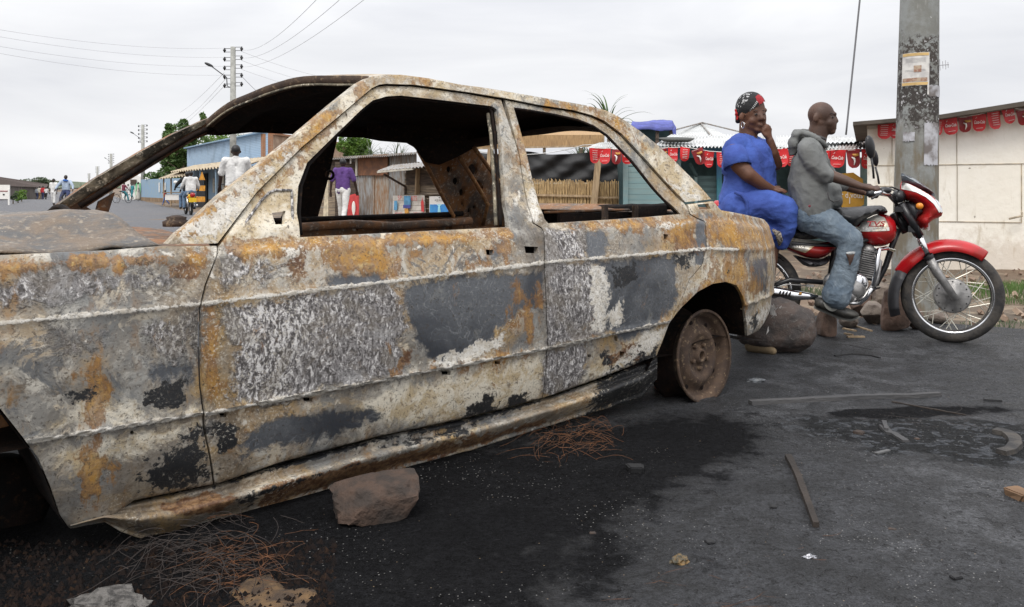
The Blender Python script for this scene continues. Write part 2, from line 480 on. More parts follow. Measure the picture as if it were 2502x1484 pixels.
def inset(poly, d):
    a = sum(poly[i][0] * poly[(i + 1) % len(poly)][1] - poly[(i + 1) % len(poly)][0] * poly[i][1] for i in range(len(poly)))
    s = 1 if a > 0 else -1; out = []; n = len(poly)
    for i in range(n):
        p0, p1, p2 = poly[i - 1], poly[i], poly[(i + 1) % n]
        def nr(p, q):
            L = math.hypot(q[0] - p[0], q[1] - p[1]) or 1; return (-(q[1] - p[1]) / L * s, (q[0] - p[0]) / L * s)
        a1, a2 = nr(p0, p1), nr(p1, p2); mx_, my_ = a1[0] + a2[0], a1[1] + a2[1]; L = math.hypot(mx_, my_) or 1
        k = d / max(.5, (mx_ * a1[0] + my_ * a1[1]) / L)
        out.append((p1[0] + mx_ / L * k, p1[1] + my_ / L * k))
    return out
# painted regions (soot, ash, rust, blistered paint): polygons in the plane of the flank
def sdist(P_, poly):
    P_ = np.asarray(P_, float); n = len(poly); A = np.array(poly, float); B = np.roll(A, -1, 0)
    best = np.full(len(P_), 1e9); inside = np.zeros(len(P_), bool)
    for a, b in zip(A, B):
        d = b - a; L = (d * d).sum() or 1e-9
        t = np.clip(((P_ - a) @ d) / L, 0, 1)[:, None]; e = ((P_ - a - t * d) ** 2).sum(1); best = np.minimum(best, e)
        c = ((a[1] > P_[:, 1]) != (b[1] > P_[:, 1]))
        with np.errstate(divide='ignore', invalid='ignore'):
            xi = (b[0] - a[0]) * (P_[:, 1] - a[1]) / (b[1] - a[1] if b[1] != a[1] else 1e-9) + a[0]
        inside ^= c & (P_[:, 0] < xi)
    s = np.sqrt(best); return np.where(inside, s, -s)
# channels: 0 orange rust, 1 white ash and painted crease highlights, 2 black char, 3 blister, 4 slate, 5 tan, 6 dark rust
REG = [
 (2, 5, .8, [(512, 1186), (685, 1131), (927, 1067), (1143, 1021), (1325, 972), (1325, 984), (1143, 1036), (927, 1083), (685, 1148), (512, 1200)]), (2, 5, .7, [(600, 1215), (800, 1150), (1000, 1095), (1000, 1101), (800, 1158), (600, 1226)]), (5, 7, .6, [(520, 1216), (800, 1136), (1140, 1050), (1330, 1008), (1330, 1016), (1140, 1060), (800, 1148), (560, 1230)]), (6, 10, .8, [(640, 1190), (900, 1120), (1140, 1070), (1340, 1020), (1340, 1040), (1140, 1100), (808, 1196), (620, 1250)]), (2, 9, .75, [(860, 1110), (1000, 1070), (1150, 1040), (1140, 1060), (960, 1100)]), (2, 8, .8, [(560, 1215), (620, 1200), (640, 1225), (590, 1245)]), (6, 12, .9, [(380, 1230), (520, 1200), (600, 1210), (560, 1250), (420, 1270)]),
 (0, 16, .5, [(560, 470), (640, 380), (700, 350), (640, 440)]), (0, 10, .5, [(1130, 640), (1250, 625), (1250, 650), (1130, 662)]),
 (3, 16, .95, [(550, 745), (690, 722), (860, 704), (970, 694), (985, 740), (1000, 800), (985, 850), (1010, 900), (950, 925), (860, 945), (760, 968), (650, 985), (575, 990), (552, 930), (575, 850), (550, 800)]), (3, 24, .45, [(940, 780), (1060, 820), (1100, 870), (1000, 910), (940, 900)]), (3, 26, .4, [(500, 620), (760, 600), (740, 720), (500, 740)]), (3, 24, .42, [(20, 780), (330, 770), (320, 880), (150, 900)]),
 (3, 24, .72, [(60, 655), (300, 640), (450, 650), (430, 715), (150, 755), (-40, 775), (-40, 670)]),
 (3, 24, .7, [(330, 775), (480, 755), (475, 850), (420, 880), (350, 850)]),
 (3, 18, .85, [(556, 618), (640, 612), (668, 640), (650, 695), (530, 705)]),
 (3, 7, 1, [(1334, 560), (1428, 553), (1432, 633), (1336, 643)]),
 (3, 8, 1, [(1336, 650), (1440, 640), (1478, 700), (1478, 812), (1336, 848)]),
 (3, 8, 1, [(1334, 856), (1432, 840), (1442, 885), (1400, 955), (1322, 972)]),
 (4, 12, 1, [(990, 700), (1200, 672), (1325, 668), (1322, 740), (1232, 795), (1180, 865), (1080, 895), (1030, 862), (1000, 790)]),
 (4, 12, 1, [(1470, 640), (1650, 622), (1660, 720), (1610, 790), (1530, 835), (1478, 800)]),
 (4, 6, 1, [(1700, 538), (1724, 541), (1728, 607), (1712, 648), (1696, 650)]),
 (4, 12, .9, [(800, 670), (950, 662), (955, 696), (805, 706)]),
 (4, 10, .9, [(1425, 560), (1490, 556), (1480, 640), (1432, 645)]),
 (4, 12, .7, [(1185, 585), (1240, 580), (1245, 640), (1180, 640)]),
 (4, 14, .8, [(640, 1030), (900, 985), (960, 1030), (700, 1100), (560, 1140), (600, 1060)]),
 (4, 18, .6, [(330, 860), (480, 870), (485, 930), (340, 960)]),
 (4, 14, .7, [(1815, 620), (1890, 620), (1880, 720), (1820, 720)]),
 (2, 9, 1, [(350, 962), (400, 940), (450, 932), (448, 992), (390, 1000), (352, 996)]),
 (2, 22, .9, [(330, 1160), (420, 1100), (500, 1050), (520, 1175), (440, 1205), (350, 1200)]),
 (2, 8, 1, [(520, 1042), (578, 1032), (580, 1088), (532, 1112)]),
 (2, 12, .9, [(1125, 1000), (1205, 962), (1212, 1008), (1140, 1030)]),
 (2, 10, .9, [(1240, 975), (1280, 965), (1290, 990), (1240, 1000)]),
 (2, 16, 1, [(1460, 930), (1590, 860), (1640, 860), (1620, 990), (1440, 1010)]),
 (2, 8, .8, [(1640, 620), (1700, 612), (1690, 660), (1650, 650)]),
 (2, 10, .9, [(1495, 650), (1560, 640), (1560, 690), (1500, 700)]),
 (2, 6, 1, [(1838, 770), (1850, 765), (1845, 800), (1835, 800)]),
 (2, 9, .9, [(1470, 860), (1490, 855), (1490, 890), (1470, 890)]),
 (2, 10, .8, [(160, 960), (240, 940), (230, 985), (150, 990)]),
 (0, 12, 1, [(545, 597), (740, 585), (1250, 561), (1250, 580), (900, 600), (560, 625)]),
 (0, 16, .85, [(770, 604), (900, 594), (1020, 620), (1010, 650), (880, 672), (800, 650)]),
 (0, 12, .9, [(1180, 600), (1240, 600), (1240, 620), (1180, 620)]),
 (0, 12, .62, [(500, 750), (545, 740), (545, 960), (500, 990)]),
 (0, 26, .42, [(190, 905), (280, 880), (258, 1040), (170, 1020)]),
 (0, 26, .42, [(140, 1110), (230, 1085), (290, 1130), (220, 1265), (160, 1270)]),
 (0, 18, 1, [(1732, 532), (1880, 552), (1890, 606), (1732, 604)]), (5, 10, .8, [(1805, 545), (1835, 550), (1840, 600), (1812, 600)]),
 (0, 16, .8, [(1740, 620), (1810, 625), (1860, 700), (1840, 730), (1800, 690), (1740, 690)]),
 (0, 12, .9, [(1400, 545), (1700, 525), (1700, 560), (1640, 600), (1600, 560), (1400, 562)]),
 (0, 12, .8, [(1640, 560), (1690, 555), (1690, 600), (1650, 605)]),
 (0, 10, 1, [(1655, 770), (1700, 700), (1770, 676), (1815, 695), (1830, 760), (1815, 740), (1790, 696), (1740, 700), (1700, 725), (1670, 760)]),
 (0, 14, .9, [(430, 575), (480, 530), (560, 470), (600, 450), (560, 500), (470, 580)]),
 (0, 12, 1, [(725, 345), (790, 285), (830, 270), (800, 320), (740, 370)]),
 (0, 12, .8, [(860, 215), (905, 190), (930, 200), (890, 240)]),
 (0, 12, .8, [(1440, 262), (1530, 300), (1590, 380), (1540, 350), (1450, 290)]),
 (0, 12, .8, [(1265, 300), (1285, 300), (1300, 420), (1280, 400)]),
 (0, 14, .7, [(400, 620), (530, 605), (520, 660), (420, 655)]),
 (0, 14, .9, [(0, 640), (250, 632), (400, 628), (380, 650), (150, 655), (0, 670)]),
 (0, 16, .5, [(1250, 690), (1320, 680), (1320, 830), (1270, 850)]),
 (0, 14, .6, [(960, 905), (1320, 855), (1320, 875), (960, 925)]),
 (6, 16, .9, [(380, 640), (520, 625), (490, 700), (440, 690)]),
 (6, 12, .9, [(1640, 560), (1700, 560), (1700, 620), (1650, 620)]),
 (6, 10, .8, [(975, 840), (1010, 850), (1010, 900), (970, 905)]),
 (6, 16, .8, [(1500, 845), (1580, 830), (1580, 880), (1450, 900)]),
 (6, 14, .8, [(1740, 560), (1830, 560), (1830, 590), (1740, 590)]),
 (6, 14, .7, [(690, 600), (760, 598), (760, 690), (690, 690)]),
 (1, 9, 1, [(1035, 885), (1110, 858), (1230, 815), (1232, 850), (1150, 880), (1050, 902)]),
 (1, 9, .9, [(1440, 650), (1478, 650), (1492, 700), (1480, 812), (1444, 812)]),
 (1, 8, 1, [(1482, 760), (1520, 735), (1520, 790), (1490, 815)]),
 (1, 8, .8, [(690, 604), (748, 600), (720, 640), (700, 625)]),
 (1, 6, .9, [(680, 668), (718, 664), (712, 678), (682, 680)]),
 (1, 8, .9, [(520, 610), (545, 606), (520, 690), (505, 700)]),
 (1, 14, .8, [(430, 560), (560, 470), (600, 500), (530, 600), (420, 596)]),
 (1, 10, .9, [(1290, 400), (1318, 470), (1322, 545), (1288, 545)]),
 (1, 12, .9, [(1600, 430), (1660, 450), (1735, 488), (1680, 494)]),
 (1, 8, .9, [(1700, 540), (1640, 545), (1560, 560), (1660, 560)]),
 (1, 10, .8, [(1440, 930), (1500, 880), (1600, 800), (1640, 790), (1600, 860), (1500, 930)]),
 (1, 10, .9, [(1830, 780), (1885, 735), (1880, 770), (1850, 806), (1828, 818)]),
 (1, 8, .7, [(1150, 205), (1300, 228), (1440, 256), (1440, 268), (1300, 245), (1150, 215)]),
 (1, 10, .6, [(280, 700), (480, 690), (480, 730), (280, 745)]),
 (5, 22, 1, [(980, 940), (1325, 870), (1325, 975), (1000, 1035), (850, 1050), (860, 980)]),
 (5, 22, .9, [(200, 960), (420, 1000), (480, 1005), (200, 1045), (110, 1050)]),
 (5, 22, .9, [(110, 1100), (480, 1030), (400, 1080), (250, 1150), (160, 1180)]),
 (5, 18, 1, [(1440, 880), (1640, 795), (1600, 870), (1500, 930), (1420, 960)]),
 (5, 16, .9, [(905, 185), (1300, 232), (1500, 280), (1480, 300), (1200, 240), (940, 205)]),
 (1, 16, .75, [(560, 470), (700, 350), (720, 380), (620, 500)]), (1, 14, .7, [(940, 190), (1250, 228), (1250, 236), (960, 206)]), (5, 20, 1.0, [(404, 598), (534, 478), (705, 343), (880, 200), (1100, 200), (1100, 235), (985, 240), (830, 325), (755, 395), (735, 580), (540, 600)]), (5, 16, .9, [(1480, 285), (1560, 320), (1735, 488), (1690, 520), (1600, 420), (1500, 320)]), (5, 16, .9, [(1245, 262), (1290, 330), (1325, 540), (1290, 540), (1250, 300)]), (0, 14, .7, [(640, 400), (720, 330), (760, 320), (700, 400)]), (0, 12, .8, [(640, 470), (700, 410), (740, 390), (690, 460)]), (0, 10, .8, [(1000, 188), (1060, 194), (1060, 206), (1010, 206)]), (0, 9, .9, [(1340, 250), (1420, 262), (1400, 272), (1330, 262)]),
 (5, 14, .8, [(600, 430), (900, 190), (900, 230), (640, 470)]),
 (5, 18, .9, [(1650, 740), (1740, 640), (1830, 640), (1890, 720), (1830, 760), (1770, 680), (1700, 705)]),
 (5, 14, .8, [(540, 620), (700, 605), (740, 450), (760, 470), (740, 590)]),
 (5, 14, .7, [(700, 990), (900, 950), (960, 950), (760, 1010)]),
]
def paint(o, use=True):
    me = o.data; n = len(me.vertices)
    co = np.array([v.co for v in me.vertices])
    px = np.stack([CX + FOC * co[:, 0] / co[:, 1], HY - FOC * (co[:, 2] - CAMH) / co[:, 1]], 1)
    ch = np.zeros((n, 7))
    if use:
        for c, soft, amt, pl in REG:
            soft = soft * 2.0 if soft > 6 else soft * 1.5
            lo = np.array(pl).min(0) - soft * 2; hi = np.array(pl).max(0) + soft * 2
            idx = np.where((px > lo).all(1) & (px < hi).all(1))[0]
            if len(idx) == 0: continue
            s = sdist(px[idx], pl); v = np.clip(.5 + s / (2 * soft), 0, 1) * amt
            ch[idx, c] = np.maximum(ch[idx, c], v)
    if use:
        for i, c_ in enumerate(co):
            dx, dy = c_[0] - CO[0], c_[1] - CO[1]; u = dx * CD[0] + dy * CD[1]
            if u > .25 or u < -2.75: continue
            for fn, am in ((zc, .85), (zl, .95)):  # pale highlight painted along both body creases
                dz = (c_[2] - fn(u)) / .009
                if abs(dz) < 3 and c_[2] < zb(u): ch[i, 1] = max(ch[i, 1], am * math.exp(-dz * dz))
    a = me.color_attributes.new('m1', 'FLOAT_COLOR', 'POINT'); b = me.color_attributes.new('m2', 'FLOAT_COLOR', 'POINT')
    a.data.foreach_set('color', ch[:, :4].astype(np.float32).ravel())
    q = np.ones((n, 4)); q[:, :3] = ch[:, 4:7]
    b.data.foreach_set('color', q.astype(np.float32).ravel())

car = thing('wrecked_car', (cw(-1.3, .8, 0)), 'burnt-out saloon car without glass or tyres, scorched grey, white and orange with rust', 'car wreck')
car_ref = thing('ref', (0, 0, 0), None, None)   # replaced below by the car's own frame
bpy.data.objects.remove(car_ref)
car.rotation_euler = (0, 0, AL); WM[car.name] = Matrix.Translation(car.location) @ Matrix.Rotation(AL, 4, 'Z')

def burnt_mat():
    m, t, b = newmat('burnt_paint'); k = NT(t)
    v0 = k.coord(car)
    wn = k.n('ShaderNodeTexNoise'); wn.inputs['Scale'].default_value = 14; wn.inputs['Detail'].default_value = 3; k.l(v0, wn.inputs['Vector'])
    sc_ = k.n('ShaderNodeVectorMath', operation='MULTIPLY_ADD'); sc_.inputs[1].default_value = (.035, .035, .035); k.l(wn.outputs['Color'], sc_.inputs[0]); k.l(v0, sc_.inputs[2])
    v = sc_.outputs[0]
    def mapd(scale, rot=(0, 0, 0)):
        q = k.n('ShaderNodeMapping'); k.l(v, q.inputs['Vector']); q.inputs['Scale'].default_value = scale; q.inputs['Rotation'].default_value = rot; return q.outputs[0]
    vs = mapd((1, 1, .2)); vd = mapd((1.0, 1, .45), (0, R(-30), 0)); vh = mapd((.25, 1, 1))
    A = k.n('ShaderNodeAttribute', attribute_name='m1'); B = k.n('ShaderNodeAttribute', attribute_name='m2')
    sa = k.n('ShaderNodeSeparateColor'); k.l(A.outputs['Color'], sa.inputs[0]); sb = k.n('ShaderNodeSeparateColor'); k.l(B.outputs['Color'], sb.inputs[0])
    n0 = k.noise(v, 2.3, 9, .66, .6); n1_ = k.noise(v, 10, 9, .72, .5); n2 = k.noise(v, 44, 6, .72); ns = k.noise(vs, 15, 8, .68, .2)
    n3 = k.noise(v, 5.2, 10, .70, .8); n4 = k.noise(v, 21, 8, .7, .3)
    nw = k.math('ADD', k.math('MULTIPLY', n3, .55), k.math('MULTIPLY', n4, .45)); nn = k.math('ADD', k.math('MULTIPLY', n1_, .5), k.math('MULTIPLY', n2, .5))
    nst = k.math('ADD', k.math('MULTIPLY', ns, .6), k.math('MULTIPLY', n4, .4))
    def thr(mask, nz, amp, a=.44, e=.56):
        return k.step(k.math('ADD', mask, k.math('MULTIPLY', k.math('SUBTRACT', nz, .5), amp)), a, e)
    col = k.mix(k.step(n0, .40, .58), (0.205, 0.195, 0.175), (0.36, 0.27, 0.165))
    col = k.mix(k.step(n1_, .47, .60), col, (0.47, 0.44, 0.38))
    col = k.mix(k.step(n4, .55, .62), col, (0.13, 0.115, 0.095))
    col = k.mix(k.math('MULTIPLY', k.step(nst, .50, .62), .75), col, (0.27, 0.15, 0.055))
    col = k.mix(k.math('MULTIPLY', k.step(n3, .545, .585), .8), col, (0.085, 0.092, 0.10))
    col = k.mix(k.math('MULTIPLY', k.step(n3, .425, .375), .9), col, (0.56, 0.48, 0.36))
    col = k.mix(k.step(n1_, .38, .32), col, (0.74, 0.70, 0.62))
    nb = k.noise(v, 1.7, 7, .6, 1.2); nb2 = k.noise(vs, 3.2, 7, .62, .8)
    col = k.mix(k.math('MULTIPLY', k.step(nb, .46, .64), .55), col, (0.15, 0.16, 0.165))
    col = k.mix(k.math('MULTIPLY', k.step(nb2, .52, .66), .65), col, (0.115, 0.085, 0.055))
    col = k.mix(k.math('MULTIPLY', k.step(nb, .44, .34), .45), col, (0.60, 0.54, 0.43))
    och = k.noise(v, 2.6, 9, .68, .9); col = k.mix(k.math('MULTIPLY', k.step(och, .47, .66), .68), col, k.mix(k.step(n1_, .4, .6), (0.42, 0.26, 0.075), (0.28, 0.17, 0.07)))
    tan = thr(sb.outputs[1], nw, 3.0, .3, .75); col = k.mix(k.math('MULTIPLY', tan, .92), col, k.mix(k.step(n1_, .42, .58), (0.47, 0.37, 0.225), (0.70, 0.64, 0.52)))
    col = k.mix(k.math('MULTIPLY', k.math('MULTIPLY', tan, k.step(n4, .57, .64)), .8), col, (0.17, 0.13, 0.09))
    # slate: smooth dark metal with pale veins
    sl = thr(sb.outputs[0], nw, 2.4, .38, .64)
    vn = k.noise(v, 7.5, 3, .5, 1.6); vein = k.step(k.math('ABSOLUTE', k.math('SUBTRACT', vn, .5)), .010, .002)
    vein = k.math('MULTIPLY', vein, k.step(n0, .42, .55))
    scol = k.mix(k.step(n0, .38, .62), (0.040, 0.044, 0.052), (0.10, 0.106, 0.115)); scol = k.mix(k.math('MULTIPLY', vein, .35), scol, (0.30, 0.31, 0.32))
    scol = k.mix(k.math('MULTIPLY', k.step(n1_, .56, .68), .6), scol, (0.19, 0.19, 0.18))
    col = k.mix(sl, col, scol)
    # blistered paint: elongated flakes
    bl = thr(A.outputs['Alpha'], k.math('ADD', k.math('MULTIPLY', nn, .5), k.math('MULTIPLY', n3, .5)), 3.8, .36, .66)
    f1 = k.noise(vd, 96, 3, .6, .5); f2 = k.noise(v, 150, 3, .6, .2); fl_ = k.math('ADD', k.math('MULTIPLY', f1, .65), k.math('MULTIPLY', f2, .35))
    bcol = k.mix(k.step(fl_, .43, .50), (0.075, 0.068, 0.066), (0.24, 0.225, 0.22)); bcol = k.mix(k.step(k.math('ADD', fl_, k.math('MULTIPLY', k.math('SUBTRACT', n0, .5), .25)), .53, .59), bcol, (0.62, 0.60, 0.58))
    bcol = k.mix(k.math('MULTIPLY', k.step(n3, .50, .58), .55), bcol, (0.17, 0.145, 0.115)); bcol = k.mix(k.math('MULTIPLY', k.step(n0, .44, .36), .5), bcol, (0.38, 0.375, 0.37))
    bcol = k.mix(k.math('MULTIPLY', k.step(n1_, .62, .68), .7), bcol, (0.26, 0.15, 0.06))
    col = k.mix(bl, col, bcol)
    dr = thr(sb.outputs[2], nw, 2.6); col = k.mix(dr, col, k.mix(k.step(n2, .42, .6), (0.10, 0.045, 0.02), (0.25, 0.145, 0.07)))
    # rust, mostly run down in streaks
    ru = thr(sa.outputs[0], nst, 3.4, .25, .95)
    rim_ = k.math('MULTIPLY', k.step(ru, .04, .25), k.step(ru, .75, .35)); col = k.mix(k.math('MULTIPLY', rim_, .75), col, (0.15, 0.07, 0.03))
    rc = k.mix(k.step(n1_, .38, .62), (0.44, 0.225, 0.035), (0.26, 0.125, 0.03)); rc = k.mix(k.step(n2, .54, .66), rc, (0.50, 0.34, 0.12))
    col = k.mix(k.math('MULTIPLY', ru, .95), col, rc)
    wh = thr(sa.outputs[1], nn, 3.4, .44, .66); col = k.mix(wh, col, k.mix(k.step(n2, .4, .65), (0.74, 0.71, 0.65), (0.50, 0.45, 0.37)))
    spm = k.math('MULTIPLY', k.step(n0, .46, .58), k.math('SUBTRACT', 1.0, k.math('MULTIPLY', sl, .85))); fl = k.step(n2, .635, .68); col = k.mix(k.math('MULTIPLY', k.math('MULTIPLY', fl, spm), .8), col, (0.58, 0.53, 0.44))
    bk = thr(sa.outputs[2], k.math('ADD', k.math('MULTIPLY', nw, .6), k.math('MULTIPLY', n2, .4)), 4.6, .44, .60); col = k.mix(bk, col, (0.012, 0.0125, 0.014))
    pits = k.step(k.noise(v, 75, 3, .65), .36, .31); col = k.mix(k.math('MULTIPLY', pits, .75), col, (0.04, 0.028, 0.02))
    sp1 = k.noise(v, 105, 4, .7); col = k.mix(k.math('MULTIPLY', k.math('MULTIPLY', k.step(sp1, .56, .62), spm), .6), col, (0.60, 0.56, 0.48)); col = k.mix(k.math('MULTIPLY', k.step(sp1, .43, .38), .6), col, (0.055, 0.045, 0.035))
    k.l(col, b.inputs['Base Color'])
    ro = k.mix(sl, k.step(n1_, .3, .7, .75, .5), (.34, .34, .34)); k.l(ro, b.inputs['Roughness'])
    b.inputs['Specular IOR Level'].default_value = .5
    h = k.math('ADD', k.math('MULTIPLY', n1_, .5), k.math('MULTIPLY', k.math('MULTIPLY', n2, .45), k.math('SUBTRACT', 1.0, sl)))
    h = k.math('ADD', h, k.math('MULTIPLY', k.math('MULTIPLY', fl_, bl), 1.0))
    h = k.math('ADD', h, k.math('MULTIPLY', k.math('ADD', wh, k.math('ADD', tan, ru)), .14)); h = k.math('SUBTRACT', h, k.math('MULTIPLY', bk, .16))
    k.l(k.bump(h, .9, .007), b.inputs['Normal'])
    return m
M_burnt = burnt_mat()
def rusty(name, a, b_, c, rough=.85, bs=.8):
    m, t, b = newmat(name); k = NT(t); v = k.coord(car)
    n1_ = k.noise(v, 9, 8, .66, .5); n2 = k.noise(v, 46, 6, .7)
    col = k.mix(k.step(n1_, .38, .6), a, b_); col = k.mix(k.step(n2, .54, .66), col, c)
    k.l(col, b.inputs['Base Color']); b.inputs['Roughness'].default_value = rough
    k.l(k.bump(k.math('ADD', n1_, k.math('MULTIPLY', n2, .5)), bs, .008), b.inputs['Normal']); return m
M_soot = rusty('sooty_metal', (0.007, 0.006, 0.006), (0.016, 0.010, 0.008), (0.04, 0.022, 0.012)); M_soot.node_tree.nodes['Principled BSDF'].inputs['Specular IOR Level'].default_value = .15
M_inner = rusty('rusted_inner', (0.10, 0.075, 0.06), (0.24, 0.11, 0.045), (0.32, 0.26, 0.20))
M_pillar = rusty('scabby_pillar', (0.27, 0.23, 0.16), (0.055, 0.05, 0.038), (0.62, 0.55, 0.43)); M_innerd = rusty('sooty_inner', (0.12, 0.10, 0.085), (0.26, 0.12, 0.045), (0.40, 0.34, 0.27)); M_orust = rusty('orange_rust', (0.30, 0.135, 0.045), (0.15, 0.07, 0.03), (0.42, 0.26, 0.12))
M_rust = rusty('brown_rust', (0.085, 0.052, 0.032), (0.045, 0.028, 0.02), (0.20, 0.14, 0.085))
M_hood = rusty('bonnet_metal', (0.075, 0.072, 0.068), (0.155, 0.11, 0.07), (0.28, 0.23, 0.17), .42, 1.6)

def panel(name, outer, holes=(), mat=M_burnt, gap=.0025, step=.0125, F=Fs, w0=.05, thick=.022, paint_it=True, disp=None, flip=False):
    po = inset(polyS(outer, F, w0), gap); ho = [polyS(h, F, w0) for h in holes]
    if name in ('front_door', 'rear_door'):
        d0_ = disp; disp = lambda u, z: .013 * ss(zb(u) + .03, zb(u) + .09, z) + (d0_(u, z) if d0_ else 0)
    ex = []
    if F is Fs:
        us_ = [p[0] for p in po]; u = min(us_)
        while u < max(us_):
            for fn in (zc, zl):
                for dz_ in (-.022, -.013, -.006, 0, .006, .013, .022): ex.append((u, fn(u) + dz_))
            u += step
    V, T = cdt(po, ho, step, ex)
    vs = []
    for u, z in V:
        w_ = F(u, z)
        if disp: w_ += disp(u, z)
        vs.append(cw(u, w_, z))
    k_ = len(vs); dirn = (-thick if flip else thick)
    vs += [v + Vector((CN[0] * dirn, CN[1] * dirn, 0)) for v in vs]
    ec = {}
    for f in T:
        for i in range(len(f)):
            a, b = f[i], f[(i + 1) % len(f)]; ec[(a, b)] = ec.get((a, b), 0) + 1
    rim = [(b, a, a + k_, b + k_) for (a, b) in ec if (b, a) not in ec]
    T = T + [tuple(i + k_ for i in f[::-1]) for f in T] + rim
    if flip: T = [f[::-1] for f in T]
    o = mkobj(name, vs, T, mat, car, True)
    paint(o, paint_it)
    o.modifiers.new('e', 'EDGE_SPLIT').split_angle = R(75)
    return o
def fine(pl, it=2): return smoothpoly(pl, it)
GAPF = [(537, 598), (533, 614), (504, 695), (490, 753), (490, 849), (493, 946), (499, 1019), (502, 1058), (524, 1186)]
DRIP = [(534, 598), (630, 472), (740, 362), (843, 276), (911, 218), (928, 210), (945, 208), (1014, 210), (1151, 229), (1237, 243), (1317, 259), (1403, 272), (1447, 284), (1476, 297), (1519, 329), (1591, 407), (1649, 470), (1675, 497)]
FGAP2 = [(1238, 244), (1274, 380), (1302, 545), (1324, 558), (1331, 640), (1335, 760), (1335, 880), (1325, 974)]
SEAM = [(524, 1186), (685, 1131), (927, 1067), (1143, 1021), (1325, 974)]
# front wing
panel('front_wing', [(-1050, 700), (-600, 655), (0, 622), (270, 610), (393, 600), (532, 599)] + GAPF[1:] + [(512, 1188), (329, 1225), (256, 1272), (167, 1293), (146, 1263), (123, 1195), (91, 1121), (45, 1060), (0, 1003), (-120, 900), (-300, 850), (-520, 860), (-700, 960), (-800, 1150), (-820, 1300), (-1010, 1290)],
      holes=[ecircle(452 / 2.19 * 0 + 323, 1058, 5, 5, 8)], gap=.003,
      disp=lambda u, z: .018 * math.exp(-((u + 2.15) / .22) ** 2 - ((z - .45) / .16) ** 2) + .006 * noise.noise(Vector((u * 9, z * 9, 0))))
# front door with its window frame
FW = [(733, 581), (729, 520), (733, 455), (755, 397), (825, 328), (887, 268), (915, 245), (950, 235), (985, 233), (1100, 246), (1206, 259), (1219, 267), (1228, 330), (1236, 440), (1243, 556)]
rx_ = lambda x, y, a, b: [(x - a, y - b), (x + a, y - b * .8), (x + a * .9, y + b), (x - a * .8, y + b * .9)]
panel('front_door', GAPF[::-1] + DRIP[1:9] + [(1230, 243)] + FGAP2[1:] + SEAM[::-1][1:-1], holes=[FW, rx_(1298, 611, 17, 9), rx_(1196, 617, 9, 7), rx_(752, 977, 12, 5), rx_(545, 1015, 9, 5), rx_(1090, 912, 12, 5), rx_(1215, 887, 7, 4), [(668, 521), (702, 516), (697, 549), (674, 549)], rx_(1137, 480 + 600, 3, 2)])
# rear door
RW = [(1260, 262), (1300, 268), (1360, 278), (1418, 291), (1456, 306), (1490, 329), (1548, 389), (1606, 462), (1655, 515), (1664, 524), (1600, 530), (1500, 537), (1340, 547), (1330, 535), (1318, 485), (1297, 398), (1274, 310)]
QG = [(1686, 524), (1704, 534), (1721, 541), (1727, 607), (1715, 649), (1684, 684), (1644, 780)]
panel('rear_door', FGAP2[::-1] + DRIP[9:] + QG + [(1632, 800), (1603, 873), (1585, 878), (1500, 912)],
      holes=[RW, rx_(1627, 579, 6, 7), rx_(1520, 866, 6, 7), rx_(1505, 828, 4, 6), rx_(1563, 846, 4, 4), rx_(1440, 870, 5, 4)],
      disp=lambda u, z: .012 * math.exp(-(((u + .06) / .05) ** 2 + ((z - .74) / .06) ** 2)))
# rear quarter with the wheel arch
ARCH = [(1825, 822), (1821, 772), (1815, 726), (1800, 699), (1773, 690), (1742, 695), (1704, 715), (1665, 753), (1644, 780)]
panel('rear_quarter', [(1680, 499), (1742, 491), (1762, 513), (1838, 528), (1894, 545), (1908, 568), (1912, 611), (1902, 695), (1892, 730), (1885, 761), (1854, 809)] + ARCH + QG[::-1][1:],
      holes=[[(1704, 500), (1731, 498), (1737, 511), (1709, 513)]])
# pillars and roof rail on the near side
SIL = [(404, 600), (430, 570), (462, 545), (534, 478), (603, 424), (705, 343), (808, 256), (877, 201), (908, 184), (939, 180), (980, 180), (1048, 189), (1117, 203), (1185, 213), (1271, 227), (1357, 242), (1447, 259), (1481, 268), (1519, 287), (1562, 317), (1606, 352), (1649, 392), (1707, 450), (1741, 489)]
panel('pillar_and_roof_rail', SIL + DRIP[::-1] + [(527, 599)], thick=.045, gap=.0045)
MB().tube([cw(u, Fs(u, z) + .045, z) for u, z in [onS(x, y) for x, y in resample(DRIP[:-1], 25, False)]], .022, 8).build('gutter_channel', M_soot, car, True)
def strip(name, pts, r, dw, mat): MB().tube([cw(u, Fs(u, z) + dw, z) for u, z in [onS(x, y) for x, y in resample(pts, 16, False)]], r, 8).build(name, mat, car, True)
strip('window_seal', [(746, 575), (741, 522), (746, 455), (765, 402), (828, 334), (890, 272), (918, 249), (953, 239), (985, 237), (1100, 249), (1204, 262), (1213, 271), (1221, 330), (1229, 440), (1236, 552)], .006, .032, M_soot)
strip('pillar_flange', [(1209, 276), (1217, 330), (1224, 440), (1230, 552)], .007, .045, M_pillar)
strip('window_seal', [(1262, 265), (1300, 270), (1360, 280), (1418, 293), (1455, 308), (1489, 331), (1547, 391), (1605, 464), (1660, 522)], .006, .018, M_soot)
strip('mirror_corner_rib', [(588, 566), (640, 492), (662, 470), (676, 465), (716, 465), (719, 572)], .0045, .010, M_burnt)
